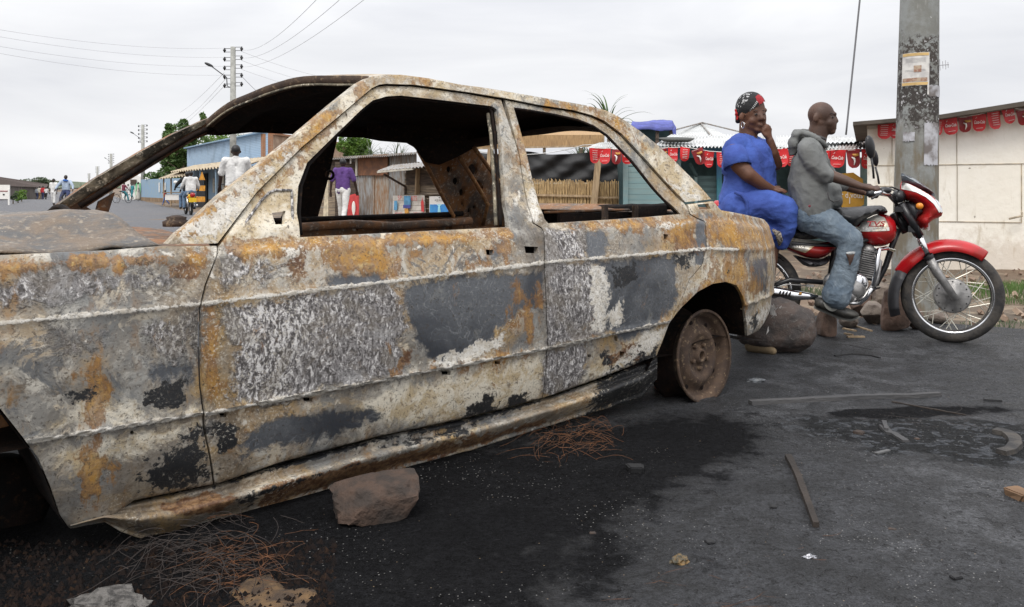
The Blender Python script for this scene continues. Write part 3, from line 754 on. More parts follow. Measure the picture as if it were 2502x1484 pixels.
# rocker
RT = [(172, 1278, 1291), (256, 1252, 1276), (297, 1236, 1300), (347, 1224, 1318), (411, 1210, 1316), (480, 1194, 1297), (539, 1181, 1277), (608, 1160, 1259), (808, 1101, 1199), (996, 1052, 1142), (1143, 1023, 1103), (1357, 967, 1036), (1472, 926, 1002), (1569, 888, 969), (1606, 872, 925)]
rows = []
for i in range(len(RT) - 1):
    a, b = RT[i], RT[i + 1]; n_ = max(2, int((b[0] - a[0]) / 9))
    for j in range(n_ + (i == len(RT) - 2)):
        t = j / n_; x = a[0] + (b[0] - a[0]) * t; y0 = a[1] + (b[1] - a[1]) * t; y1 = a[2] + (b[2] - a[2]) * t
        row = []
        for q in range(25):
            s = q / 24
            wv_ = [.050, .030, .028, .034, .030, .008, -.002, -.004, .002, .012, .026, .040, .058, .062, .060][min(int(s * 14), 13)]
            w2 = [.050, .030, .028, .034, .030, .008, -.002, -.004, .002, .012, .026, .040, .058, .062, .060][min(int(s * 14) + 1, 14)]
            ww = wv_ + (w2 - wv_) * (s * 14 - int(s * 14)) + .052 + .006 * noise.noise(Vector((x * .02, s * 3, 0)))
            u, z = pxw(x, y0 + (y1 - y0) * s + 2 * noise.noise(Vector((x * .03, 0, 3))), ww); row.append(cw(u, ww, z))
        row.append(cw(u, ww + .12, z + .02)); row.append(cw(u, ww + .2, z + .1))
        rows.append(row)
mb = MB().grid(rows); o = mb.build('rocker_sill', M_burnt, car, True); paint(o)
# dark inner shells so that holes and gaps look into the body
panel('door_inner_shell', [(545, 625), (1320, 580), (1690, 548), (1640, 770), (1575, 890), (1325, 962), (530, 1170)], mat=M_soot, F=lambda u, z: .095, thick=.01, step=.08, paint_it=False)
panel('wing_inner_shell', [(-900, 720), (-400, 665), (380, 620), (520, 615), (480, 740), (480, 1150), (330, 1200), (200, 1240), (140, 1130), (0, 960), (-300, 830), (-600, 850), (-900, 1100)], mat=M_soot, F=lambda u, z: .085, thick=.01, step=.1, paint_it=False)
# arch liners
def liner(name, pl, dw, mat, lift=0):
    a = [onS(x, y) for x, y in smoothpoly(pl, 2, False)]; rows = []
    for j in range(7):
        t = j / 6; rows.append([cw(u, Fs(u, z) + .012 + dw * t, z + lift * t) for u, z in a])
    o = MB().grid(rows).build(name, mat, car, True); return a
liner('rear_wheel_arch', ARCH + [(1632, 800), (1603, 873), (1573, 934)], .42, M_soot)
liner('front_wheel_arch', [(167, 1293), (146, 1263), (123, 1195), (91, 1121), (45, 1060), (0, 1003), (-120, 900), (-300, 850), (-520, 860), (-700, 960), (-800, 1150), (-820, 1300)], .45, M_soot)
MB().box(cw(0.06, .50, .52), (.95, .02, .62), Matrix.Rotation(AL, 3, 'Z')).build('inner_wheel_well', M_soot, car)
MB().box(cw(-2.80, .56, .50), (.98, .02, .62), Matrix.Rotation(AL, 3, 'Z')).build('inner_wheel_well', M_soot, car)
# floor, firewall, far inner side
mb = MB()
mb.grid([[cw(u, w_, .24 + .03 * math.sin(u * 9)) for w_ in np.linspace(.10, 1.52, 8)] for u in np.linspace(-3.2, .55, 24)])
mb.build('floor_pan', M_soot, car, True)
mb = MB().grid([[cw(-2.22, w_, z) for w_ in np.linspace(.1, 1.5, 8)] for z in np.linspace(.2, .74, 5)]); mb.build('firewall', M_soot, car)
mb = MB().grid([[cw(-.42 + .35 * (z - .3), w_, z + .015 * noise.noise(Vector((w_ * 9, z * 9, 0)))) for w_ in np.linspace(.14, 1.45, 30)] for z in np.linspace(.3, .74, 10)])
mb.build('seat_bulkhead', M_inner, car, True)
# far flank
fo = panel('far_door_inner', [(640, 548), (774, 533), (940, 527), (1101, 521), (1260, 512), (1330, 505), (1340, 600), (1250, 640), (640, 640)],
      holes=[rx_(820, 552, 6, 8), rx_(905, 556, 4, 4), rx_(1010, 545, 5, 3), rx_(868, 561, 8, 4)], mat=M_inner, F=lambda u, z: CW - .10, w0=1.5, step=.04, thick=.03, paint_it=False,
      disp=lambda u, z: .02 * noise.noise(Vector((u * 7, z * 12, 0))))
panel('far_door_skin', [(500, 540), (700, 540), (1101, 527), (1330, 512), (1500, 505), (1500, 700), (500, 700)], mat=M_burnt, F=lambda u, z: CW, w0=1.5, step=.1, thick=.01, paint_it=False, flip=True)
def rail(name, pts, r, mat, w_):
    MB().tube([cw(*(lambda q: (q[0], w_, q[1]))(pxw(x, y, w_))) for x, y in pts], r, 8).build(name, mat, car, True)
rail('far_window_ledge', [(640, 541), (775, 536), (940, 530), (1101, 524), (1130, 522)], .014, M_soot, CW - .14)
rail('far_door_rib', [(730, 556), (860, 548), (960, 553), (1090, 545), (1150, 540)], .022, M_inner, CW - .18)
FA = [(131, 507), (231, 437), (347, 368), (424, 326), (500, 292), (516, 286), (545, 322), (512, 330), (481, 340), (385, 400), (277, 466), (215, 506), (240, 522), (140, 518)]
panel('far_windscreen_pillar', FA, mat=M_inner, F=Ff, w0=1.45, step=.018, thick=.06, paint_it=False, disp=lambda u, z: .008 * noise.noise(Vector((u * 20, z * 20, 0))))
MB().tube([cw(*(lambda q: (q[0], Ff(*q) - .03, q[1]))(onS(x, y, Ff, 1.45))) for x, y in [(190, 504), (277, 450), (385, 380), (470, 330), (520, 308)]], .012, 8).build('far_pillar_bead', M_soot, car, True)
panel('far_pillar_flange', [(134, 506), (231, 438), (347, 369), (424, 327), (506, 290), (503, 303), (430, 345), (350, 394), (242, 462), (170, 508)], mat=M_pillar, F=lambda u, z: Ff(u, z) - .018, w0=1.4, step=.018, thick=.015, gap=.0005, paint_it=False, disp=lambda u, z: .008 * noise.noise(Vector((u * 24, z * 24, 0))))
panel('far_quarterlight', [(231, 522), (266, 522), (283, 468), (240, 492)], mat=M_inner, F=Ff, w0=1.45, step=.03, thick=.02, paint_it=False)
# far centre pillar
panel('far_centre_pillar', [(838, 330), (826, 335), (812, 400), (800, 450), (776, 538), (690, 552), (722, 470), (760, 380), (790, 330), (800, 300), (850, 300)], mat=M_soot, F=Ff, w0=1.45, step=.03, thick=.06, paint_it=False)
MB().torus(cw(*(lambda q: (q[0], 1.42, q[1]))(pxw(806, 428, 1.42))), CN + (0,), .019, .007, 16, 8).build('belt_anchor', M_soot, car, True)
# far rear pillar, pressed plate with round holes
FC = [(1036, 352), (1024, 372), (1048, 417), (1082, 485), (1099, 515), (1100, 524), (1085, 560), (1180, 560), (1190, 500), (1160, 440), (1135, 395), (1115, 352)]
panel('far_rear_pillar', FC, holes=[ecircle(1114, 443, 8, 9), ecircle(1129, 470, 7, 9), ecircle(1098, 414, 7, 8), ecircle(1130, 499, 3, 7, 12, -.5), ecircle(1147, 518, 5, 12, 14, .1), ecircle(1159, 507, 4, 5)],
      mat=M_innerd, F=lambda u, z: Ff(u, z) - .05, w0=1.4, step=.02, thick=.02, paint_it=False)
panel('far_rear_pillar_brace', [(1105, 335), (1160, 355), (1237, 472), (1262, 512), (1262, 560), (1170, 560), (1190, 500), (1150, 430), (1125, 390)],
      holes=[ecircle(1155, 415, 12, 14), ecircle(1173, 451, 5, 13, 14, -.6)], mat=M_innerd, F=lambda u, z: Ff(u, z) - .13, w0=1.3, step=.02, thick=.02, paint_it=False)
panel('roof_corner_gusset', [(900, 336), (960, 344), (993, 349), (1010, 355), (1024, 371), (1044, 398), (1075, 404), (1120, 384), (1160, 362), (1240, 350), (1240, 300), (900, 300)], mat=M_soot, F=lambda u, z: Ff(u, z) - .15, w0=1.3, step=.03, thick=.02, paint_it=False)
panel('far_pillar_backing', [(1036, 352), (1026, 374), (1102, 522), (1100, 575), (1262, 575), (1262, 515), (1158, 358), (1110, 330)], mat=M_soot, F=lambda u, z: Ff(u, z) + .0, w0=1.4, step=.05, thick=.01, paint_it=False)
for nm, pl, ww in (('pillar_edge_rib', [(1022, 368), (1050, 420), (1084, 486), (1108, 528), (1098, 570)], .09), ('pillar_edge_rib', [(1158, 360), (1200, 418), (1238, 474), (1262, 512)], .17), ('pillar_edge_rib', [(1124, 388), (1145, 420), (1170, 460), (1192, 500), (1180, 550)], .14)):
    MB().tube([cw(*(lambda q: (q[0], Ff(*q) - ww, q[1]))(onS(x, y, lambda u, z: Ff(u, z) - ww, 1.35))) for x, y in pl], .011, 8).build(nm, M_orust, car, True)
# roof
rs = [onS(x, y) for x, y in resample(SIL[8:19] + [(1532, 296)], 14, False)]
def far_pt(px, py, dw): return pxw(px, py, CW - dw)
fr = far_pt(507, 291, .27); rr = far_pt(1150, 338, .30)
NR = len(rs); NW = 22; roof = []; under = []
for i, (u, z) in enumerate(rs):
    k_ = i / (NR - 1); w_ = Fs(u, z) + .012
    du = (1 - k_) * (fr[0] - rs[0][0]) + k_ * (rr[0] - rs[-1][0]); dz = (1 - k_) * (fr[1] - rs[0][1]) + k_ * (rr[1] - rs[-1][1])
    a = []; b = []
    for j in range(NW + 1):
        t = j / NW; cr_ = .062 * math.sin(math.pi * t) ** .8 * (1 - .35 * k_)
        uu = u + du * t - (.03 * math.sin(math.pi * t)) * (1 - k_) + .05 * math.sin(math.pi * t) * k_
        zz = z - .004 + dz * t + cr_ + .012 * noise.noise(Vector((uu * 3, t * 4, 1)))
        ww = w_ + (CW - .27 - w_) * t
        a.append(cw(uu, ww, zz)); b.append(cw(uu + (.015 if i == 0 else 0), ww, zz - .022 - .01 * math.sin(math.pi * t)))
    roof.append(a); under.append(b)
o = MB().grid(roof).build('roof_panel', M_burnt, car, True); paint(o, False)
MB().grid(under).build('roof_underside', M_soot, car, True)
# windscreen header: lip hanging from the front edge, then the box section behind it
def off(v, du, dz): return v + Vector((CD[0] * du, CD[1] * du, dz))
e = roof[0]
MB().grid([[off(v, -.004, .003) for v in e], [off(v, -.010, -.012) for v in e], [off(v, 0, -.030) for v in e], [off(v, .02, -.034) for v in e]]).build('windscreen_header', M_rust, car, True)
MB().tube([off(v, -.004, -.031) for v in e], .005, 6).build('header_bead', M_pillar, car, True)
MB().grid([[off(v, .018, -.030) for v in e], [off(v, .05, -.055) for v in e], [off(v, .13, -.045) for v in e]]).build('header_inner', M_soot, car, True)
e = roof[-1]
MB().grid([[off(v, 0.02, 0.0) for v in e], [off(v, .012, -.03) for v in e], [off(v, -.02, -.05) for v in e], [off(v, -.09, -.03) for v in e]]).build('rear_header', M_soot, car, True)
# far roof rail
FR = [(505, 330), (534, 332), (613, 324), (705, 328), (825, 335), (887, 337), (928, 345), (993, 350), (1021, 366), (1060, 372), (1110, 370), (1155, 362)]
row0 = []; fe = [r_[-1] for r_ in roof]
for i in range(41):
    t = i / 40; a = resample(FR, 20, False); q = a[min(int(t * (len(a) - 1)), len(a) - 1)]
    u, z = onS(q[0], q[1], lambda u, z: CW - .23, 1.38); row0.append(cw(u, CW - .23, z))
top = [fe[min(int(round(i / 40 * (len(fe) - 1))), len(fe) - 1)] for i in range(41)]
MB().grid([row0, [a.lerp(b, .5) for a, b in zip(row0, top)], [b + Vector((0, 0, -.004)) for b in top]]).build('far_roof_rail', M_soot, car, True)
# parcel shelf and boot lid
ns_ = pxw(1640, 497, .2); fs_ = pxw(1318, 503, 1.46)
rows = []
for j in range(25):
    t = j / 24; u = ns_[0] + (fs_[0] - ns_[0]) * t; z = ns_[1] + (fs_[1] - ns_[1]) * t + .004 * noise.noise(Vector((t * 14, 0, 0))); w_ = .2 + 1.26 * t
    rows.append([cw(u - .04, w_, z - .20), cw(u - .03, w_, z - .065), cw(u - .025, w_, z - .012), cw(u, w_, z), cw(u + .03, w_, z - .002), cw(u + .05, w_, z - .03)])
MB().grid(rows).build('parcel_shelf', M_soot, car, True)
rail('shelf_edge', [(1330, 519), (1480, 514), (1640, 512)], .006, M_inner, .5)
for x in (1478, 1552):
    u, z = pxw(x, 522, .35); MB().box(cw(u, .35, z), (.05, .012, .075), Matrix.Rotation(AL + .4, 3, 'Z')).build('seat_bracket', M_rust, car)
bl_ = [onS(x, y) for x, y in [(1744, 497), (1762, 514), (1800, 521), (1838, 529), (1870, 537), (1894, 546)]]
MB().grid([[cw(u, Fs(u, z) + .01 + (CW - 2 * Fs(u, z) - .02) * t, z - .020 + .006 * math.sin(math.pi * t)) for t in np.linspace(0, 1, 14)] for u, z in [(ns_[0] + .02, ns_[1] - .03)] + bl_]).build('boot_lid', M_innerd, car, True)
bk_ = [onS(x, y) for x, y in [(1894, 546), (1908, 568), (1912, 611), (1902, 695), (1892, 730), (1885, 761)]]
MB().grid([[cw(u - .0, Fs(u, z) + .01 + (CW - 2 * Fs(u, z) - .02) * t, z) for t in np.linspace(0, 1, 10)] for u, z in bk_]).build('tail_panel', M_burnt, car, True)
paint(car.children[-1] if False else bpy.data.objects['tail_panel'], False)
# bonnet
hl = interp([(-1000, 700), (0, 622), (270, 611), (393, 601)])
NU = 40; rows = []
for i in range(NU + 1):
    s = i / NU; row = []
    for j in range(31):
        t = j / 30
        ue = -2.25 - .10 * math.sin(math.pi * t) ** .7 - .04 * t + .02 * (1 - t)
        u = -3.45 + (ue + 3.45) * s
        z = hl(u) - .004 + .078 * (1 - (1 - min(t / .42, 1)) ** 2.2) - .045 * max(t - .42, 0) / .58
        z -= .10 * max(-2.8 - u, 0) ** 1.2
        z += .026 * noise.noise(Vector((u * 3.4, t * 5, 3))) + .012 * abs(noise.noise(Vector((u * 6.4, t * 11, 8)))) + .006 * noise.noise(Vector((u * 13, t * 19, 3))) - .022 * math.exp(-((t - .09) / .07) ** 2) * ss(.5, .9, s) + .012 * math.exp(-((t - .20) / .05) ** 2) + .012 * math.exp(-((u + 2.5) / .13) ** 2) * math.sin(t * 9)
        z += .022 * ss(.75, .95, s) * math.exp(-((t - .16) / .13) ** 2)
        z -= .050 * ss(.965, 1, s)
        row.append(cw(u, .085 + (CW - .17) * t, z))
    rows.append(row)
o = MB().grid(rows).build('bonnet', M_hood, car, True); s_ = o.modifiers.new('s', 'SOLIDIFY'); s_.thickness = .006
# cowl below the windscreen
MB().grid([[cw(-2.36 + .34 * a - .05 * math.sin(math.pi * t), .10 + 1.42 * t, .772 + .04 * math.sin(math.pi * t) + .02 * t - .025 * a + .004 * noise.noise(Vector((t * 20, a * 5, 0)))) for t in np.linspace(0, 1, 30)] for a in np.linspace(0, 1, 7)]).build('cowl', M_inner, car, True)
mb = MB(); q = pxw(431, 531, .42); c_ = cw(q[0], .42, q[1])
mb.lathe(c_ + Vector((0, 0, -.03)), (0, 0, 1), [(.001, 0), (.042, 0), (.044, .016), (.030, .022), (.032, .03), (.012, .036), (.001, .037)], 14); mb.build('strut_top', M_rust, car, True)
mb = MB()
mb.tube([cw(-2.30, w_, .862 + .012 * math.sin(w_ * 11) - .01 * abs(w_ - 1.2)) for w_ in np.linspace(.95, 1.5, 14)], [.004 + .008 * math.sin(math.pi * i / 13) for i in range(14)], 6); mb.build('wiper_arm', M_soot, car, True)
# rear wheel: bare steel rim
q = pxw(1722, 871, .075); wc = cw(q[0], .075, q[1]); ta = AL + R(5.5)
ax = Vector((math.sin(ta), -math.cos(ta), .05)).normalized()
prof = [(.197, .004), (.207, .006), (.209, -.001), (.204, -.008), (.194, -.010), (.188, -.016), (.180, -.022), (.176, -.046), (.158, -.052), (.146, -.046), (.126, -.026), (.108, -.014), (.092, -.020), (.070, -.034), (.052, -.034), (.034, -.030), (.030, -.014), (.020, -.013), (.018, -.05)]
mb = MB().lathe(wc, ax, prof, 56); mb.build('rim_face', M_rust, car, True)
mb = MB().lathe(wc, ax, [(.176, -.046), (.178, -.07), (.186, -.12), (.205, -.135), (.212, -.15), (.209, -.156), (.19, -.15), (.16, -.16), (.02, -.16)], 48); mb.build('rim_barrel', M_soot, car, True)
bx_, by_, bd_ = basis(ax)
for k_ in range(5):
    a = 2 * math.pi * k_ / 5 + .3; MB().lathe(wc + (bx_ * math.cos(a) + by_ * math.sin(a)) * .055 - bd_ * .034, ax, [(.001, .018), (.010, .016), (.012, 0)], 8).build('wheel_bolt', M_rust, car)
for k_ in range(8):
    a = 2 * math.pi * k_ / 8 + .2; c_ = wc + (bx_ * math.cos(a) + by_ * math.sin(a)) * .150 - bd_ * .044
    MB().lathe(c_, ax, [(.012, 0), (.001, .0005)], 10).build('rim_slot', M_soot, car)
mb = MB().lathe(wc, ax, [(.001, -.16), (.14, -.165), (.145, -.22), (.001, -.24)], 28); mb.build('brake_drum', M_rust, car, True)
q = pxw(1625, 925, .30); mb = MB().capsule(cw(q[0], .30, q[1] + .05), cw(q[0] + .05, .34, q[1] - .10), .05, .055); mb.build('spring_perch', rusty('red_rust', (.22, .06, .03), (.12, .04, .02), (.3, .12, .06)), car, True)
q = pxw(60, 1230, .40); mb = MB().lathe(cw(q[0] - .05, .46, q[1]), (CN[0], CN[1], 0), [(.001, -.06), (.10, -.05), (.13, -.02), (.13, .05), (.001, .06)], 24); mb.build('front_hub', M_soot, car, True)
MB().tube([cw(-2.8, .35, .28), cw(-2.3, .5, .25)], .03, 8).build('suspension_arm', M_inner, car, True)
# ------------------------------------------------------------------ background
def wood(name, c1, c2, sc=(1, 1, 12), rough=.85):
    return plain(name, c1, rough, 0, .4, 3, .4, 20, c2, scale=sc)
M_conc = plain('pole_concrete', (.36, .36, .33), .9, 0, .25, 5, .3, 40)
M_black = plain('black_rubber', (.018, .018, .02), .6, 0, .3, 10, .2, 60)
M_wire = plain('wire', (.16, .16, .17), .7, 0, .1, 5, 0)
M_wire2 = plain('thin_wire', (.42, .42, .44), .7, 0, .1, 5, 0)
M_tin = plain('roof_tin', (.62, .63, .63), .45, .25, .3, 3, .2, 10, (.42, .42, .40))
M_tinold = plain('old_tin', (.30, .31, .31), .6, .2, .3, 6, .3, 14, (.22, .17, .13), scale=(3, 3, .5))
M_tinrust = plain('rusty_tin', (.26, .15, .08), .8, .1, .3, 5, .3, 14, (.34, .31, .27), scale=(3, 3, .6))
M_tinbrown = plain('brown_tin', (.20, .09, .045), .8, .1, .3, 6, .3, 14, (.13, .065, .04))
M_plank = plain('grey_planks', (.27, .21, .145), .9, 0, .4, 4, .4, 30, (.17, .135, .10), scale=(.6, .6, 6))
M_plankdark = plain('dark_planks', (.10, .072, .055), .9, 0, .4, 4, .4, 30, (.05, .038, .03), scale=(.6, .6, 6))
M_post = plain('pale_timber', (.42, .31, .19), .85, 0, .3, 6, .3, 30, (.30, .21, .125), scale=(4, 4, .6))
M_reed = plain('reed', (.56, .40, .20), .8, 0, .35, 30, .2, 30, (.30, .20, .10), scale=(3, 3, .3))
M_reedtop = plain('woven_reed', (.42, .27, .13), .85, 0, .3, 40, .3, 50, (.27, .17, .085), scale=(3, 3, .2))
M_tarp = plain('black_plastic', (.010, .010, .011), .62, 0, .3, 5, .3, 12)
M_bluetarp = plain('blue_tarp', (.085, .10, .34), .7, 0, .3, 5, .2, 12)
M_teal = plain('teal_boards', (.20, .33, .35), .75, 0, .2, 4, .2, 20, (.26, .37, .37), scale=(.5, .5, 5))
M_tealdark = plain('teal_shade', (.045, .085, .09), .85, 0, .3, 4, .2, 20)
M_bluefascia = plain('blue_fascia', (.055, .17, .30), .7, 0, .25, 4, .1, 20, (.05, .22, .27))
M_darkin = plain('dark_interior', (.02, .024, .022), .9, 0, .3, 2, 0)
M_red = plain('flag_red', (.60, .018, .022), .42, 0, .15, 6, .1, 20)
M_reddark = plain('flag_dark_red', (.30, .02, .025), .42, 0, .2, 6, .1, 20)
M_white = plain('white_print', (.78, .76, .72), .5, 0, .05, 6, 0)
M_gold = plain('golden_print', (.60, .30, .06), .5, 0, .3, 20, 0)
M_hill = plain('hill_green', (.075, .10, .06), .95, 0, .35, .02, 0, 1, (.12, .14, .09))
def leafmat(name, a, b_):
    m, t, b = newmat(name); k = NT(t)
    oi = k.n('ShaderNodeTexCoord'); nz = k.noise(oi.outputs['Object'], 1.7, 4); n2 = k.noise(oi.outputs['Object'], 9, 3)
    c = k.mix(k.step(k.math('ADD', k.math('MULTIPLY', nz, .6), k.math('MULTIPLY', n2, .4)), .38, .62), a, b_)
    k.l(c, b.inputs['Base Color']); b.inputs['Roughness'].default_value = .55
    tr = k.n('ShaderNodeBsdfTranslucent'); k.l(c, tr.inputs[0]); mxs = k.n('ShaderNodeMixShader'); mxs.inputs[0].default_value = .25
    k.l(b.outputs[0], mxs.inputs[1]); k.l(tr.outputs[0], mxs.inputs[2]); k.l(mxs.outputs[0], t.nodes['Material Output'].inputs[0]); return m
M_leaf = leafmat('leaf_dark', (.035, .075, .018), (.085, .15, .035))
M_leaf2 = leafmat('leaf_bright', (.07, .15, .02), (.15, .25, .04))
M_leafm = leafmat('leaf_mid', (.05, .105, .022), (.115, .19, .05))
M_leaf3 = leafmat('leaf_grey', (.05, .08, .04), (.13, .16, .09))
M_bark = plain('bark', (.12, .09, .065), .95, 0, .3, 8, .5, 30)

# distant hills
def hill(name, x0, x1, Y, h, seed, label):
    n_ = 60; rows = []
    for j in range(7):
        row = []
        for i in range(n_ + 1):
            t = i / n_; x = x0 + (x1 - x0) * t
            hh = h * math.sin(math.pi * t) ** .7 * (.75 + .5 * noise.noise(Vector((t * 5, seed, 0)))) + 1.2 * noise.noise(Vector((t * 40, seed, 1)))
            row.append(Vector((x, Y + (3 - abs(j - 3)) * 0 + (j - 3) * 60, -1 + (hh + 1) * math.cos((j - 3) / 3 * math.pi / 2) ** .8)))
        rows.append(row)
    o = MB().grid(rows).build(name, M_hill, None, True); tag(o, label, None, None, 'structure')
hill('hills', -540, -425, 900, 9, 3, 'low wooded hills at the far end of the street')
hill('far_ground_rise', -420, 900, 1400, 9, 8, 'faint low ground along the horizon')

def leaves(mb, c, r, n, size, rnd, lumps=9, drop=.0):
    """leaf clusters spread through an uneven crown"""
    c = Vector(c); cl = []
    for i in range(lumps):
        d = Vector((rnd.gauss(0, 1), rnd.gauss(0, 1), rnd.gauss(0, 1))).normalized() * rnd.uniform(.25, .78)
        cl.append((Vector((d.x * r[0], d.y * r[1], d.z * r[2])), rnd.uniform(.28, .5)))
    for _ in range(n):
        cc, rr = rnd.choice(cl); d = Vector((rnd.gauss(0, 1), rnd.gauss(0, 1), rnd.gauss(0, 1))).normalized() * rnd.uniform(.55, 1.0) ** .5 * rr
        p = c + cc + Vector((d.x * r[0], d.y * r[1], d.z * r[2]))
        a = Vector((rnd.gauss(0, 1), rnd.gauss(0, 1), rnd.gauss(0, .6))).normalized(); b = a.cross(Vector((rnd.gauss(0, 1), rnd.gauss(0, 1), rnd.gauss(0, 1)))).normalized()
        s = size * rnd.uniform(.6, 1.3); k = len(mb.v)
        mb.v += [p - a * s, p + b * s * .45, p + a * s, p - b * s * .45]; mb.f.append((k, k + 1, k + 2, k + 3))
def tree(px, py, Y, rx_, rz_, n, size, mat, label, group=None, lumps=12, seed=1, name='tree', extra=()):
    rnd = random.Random(seed); c = P(px, py, Y); base = Vector((c.x, c.y, gz(Y)))
    t = thing(name, base, label, 'tree', group); mb = MB()
    leaves(mb, c, (rx_, rx_ * .8, rz_), n, size, rnd, lumps)
    for (ex, ey, er, en) in extra: leaves(mb, P(ex, ey, Y), (er, er, er), en, size, rnd, 4)
    mb.build('crown', mat, t); mb = MB(); top = c + Vector((0, 0, rz_ * .3))
    mb.tube([base, base.lerp(top, .5) + Vector((.1, 0, 0)), top], [rx_ * .10, rx_ * .07, rx_ * .02], 8)
    for i in range(7):
        a = base.lerp(top, .45 + .07 * i); e = c + Vector((rnd.uniform(-.7, .7) * rx_, rnd.uniform(-.5, .5) * rx_, rnd.uniform(-.3, .8) * rz_)); mb.tube([a, a.lerp(e, .5) + Vector((0, 0, .1)), e], [rx_ * .04, rx_ * .025, rx_ * .008], 5)
    mb.build('trunk', M_bark, t, True); return t
tree(445, 372, 84, 2.6, 3.1, 7600, .19, M_leaf2 if False else M_leafm, 'tall dark green tree behind the thatched roof, left of the lamp pole', 'street trees', 16, 4, extra=((497, 286, .5, 200), (425, 430, 1.6, 900), (408, 316, .95, 800), (450, 306, 1.0, 900), (432, 334, 1.3, 1100), (470, 330, .9, 500)))
tree(395, 436, 80, 1.7, .8, 1500, .15, M_leaf, 'low dark shrubby tree over the pale blue wall', 'street trees', 8, 9)
tree(590, 350, 92, 4.2, 1.0, 2400, .17, M_leaf2, 'bright green treetop showing above the pale blue brick wall', 'street trees', 12, 12)
tree(866, 366, 56, 1.15, 1.0, 4600, .10, M_leaf2, 'round bright green tree above the shack roof', 'street trees', 12, 21)
tree(108, 452, 150, 4.2, 1.7, 1600, .22, M_leaf3, 'grey green spreading tree at the far end of the street', 'street trees', 9, 33)
tree(72, 455, 160, 5.0, 1.3, 1500, .2, M_leaf3, 'low pale tree in front of the distant hill', 'street trees', 8, 35)
def plant(name, base, n, L, wd, mat, label, cat, seed, up=.8, curl=1.0, stem=0.0, group=None):
    rnd = random.Random(seed); t = thing(name, base, label, cat, group); base = Vector(base); mb = MB()
    if stem: MB().tube([base, base + Vector((.03, 0, stem))], [.05, .035], 7).build('stem', M_bark, t, True); base = base + Vector((0, 0, stem))
    for i in range(n):
        a = rnd.uniform(0, 2 * math.pi); el = rnd.uniform(.2, 1.45) * up; l = L * rnd.uniform(.65, 1.15); p = base + Vector((rnd.uniform(-.05, .05), rnd.uniform(-.05, .05), rnd.uniform(0, .1)))
        h = Vector((math.cos(a), math.sin(a), 0)); side = Vector((-h.y, h.x, 0)); L_ = []; R_ = []; kk = 9
        for j in range(kk + 1):
            s = j / kk; e = el - curl * s * s * rnd.uniform(.9, 1.1)
            w2 = wd * (1 - s) ** .7 * (.6 + .4 * min(s * 4, 1)); L_.append(p + side * w2 + Vector((0, 0, w2 * .4))); R_.append((p.copy(), p - side * w2 + Vector((0, 0, w2 * .4))))
            p = p + (h * math.cos(e) + Vector((0, 0, math.sin(e)))) * (l / kk)
        k = len(mb.v)
        for a_, (b_, c_) in zip(L_, R_): mb.v += [a_, b_, c_]
        for j in range(kk): q = k + 3 * j; mb.f += [(q, q + 1, q + 4, q + 3), (q + 1, q + 2, q + 5, q + 4)]
    mb.build('leaves', mat, t); return t
c = P(1490, 300, 19); plant('strap_leaf_plant', (c.x - .05, 19, 0), 30, .95, .030, M_leaf, 'spiky plant with long arching leaves behind the woven reed roof', 'plant', 5, 1.0, 1.5, 2.15)
c = P(1440, 300, 19.5); plant('strap_leaf_plant', (c.x, 19.5, 0), 16, .65, .02, M_leaf3, 'thin leaved spiky plant left of the larger one behind the reed roof', 'plant', 8, 1.0, 1.1, 2.0)
for i, (x, n_, L_, h_) in enumerate(((905, 26, 1.1, 2.6), (935, 20, 1.0, 2.45), (968, 24, 1.2, 2.5), (983, 14, .9, 2.4))):
    c = P(x, 380, 45); plant('palm', (c.x, 45, gz(45)), n_, L_, .03, M_leaf3, ['feathery grey palm just right of the round green tree', 'small palm second from the round green tree over the shack roof', 'larger palm with upright fronds above the corrugated shack', 'thin palm nearest the awning of the plank stall'][i], 'palm', 40 + i, 1.1, 1.2, h_, 'palms behind the shacks')
c = P(198, 480, 120); plant('palm', (c.x, 120, -.3), 16, 1.5, .05, M_leaf3, 'small distant palm right of the cyclist in pale blue', 'palm', 51, 1.0, 1.3, .6)
for i, x in enumerate((1418, 1446, 1470, 1492)):
    c = P(x, 380, 16.5); plant('bamboo_clump', (c.x, 16.5, 0), 26, .55, .012, M_leaf3, ['wispy dark foliage at the left end of the gap over the black sheet', 'wispy foliage second from the left in the gap over the black sheet', 'wispy foliage in the gap just left of the drinks flags', 'wispy foliage behind the first drinks flag'][i], 'shrub', 60 + i, 1.2, .9, 1.35, 'foliage in the gap over the black sheet')

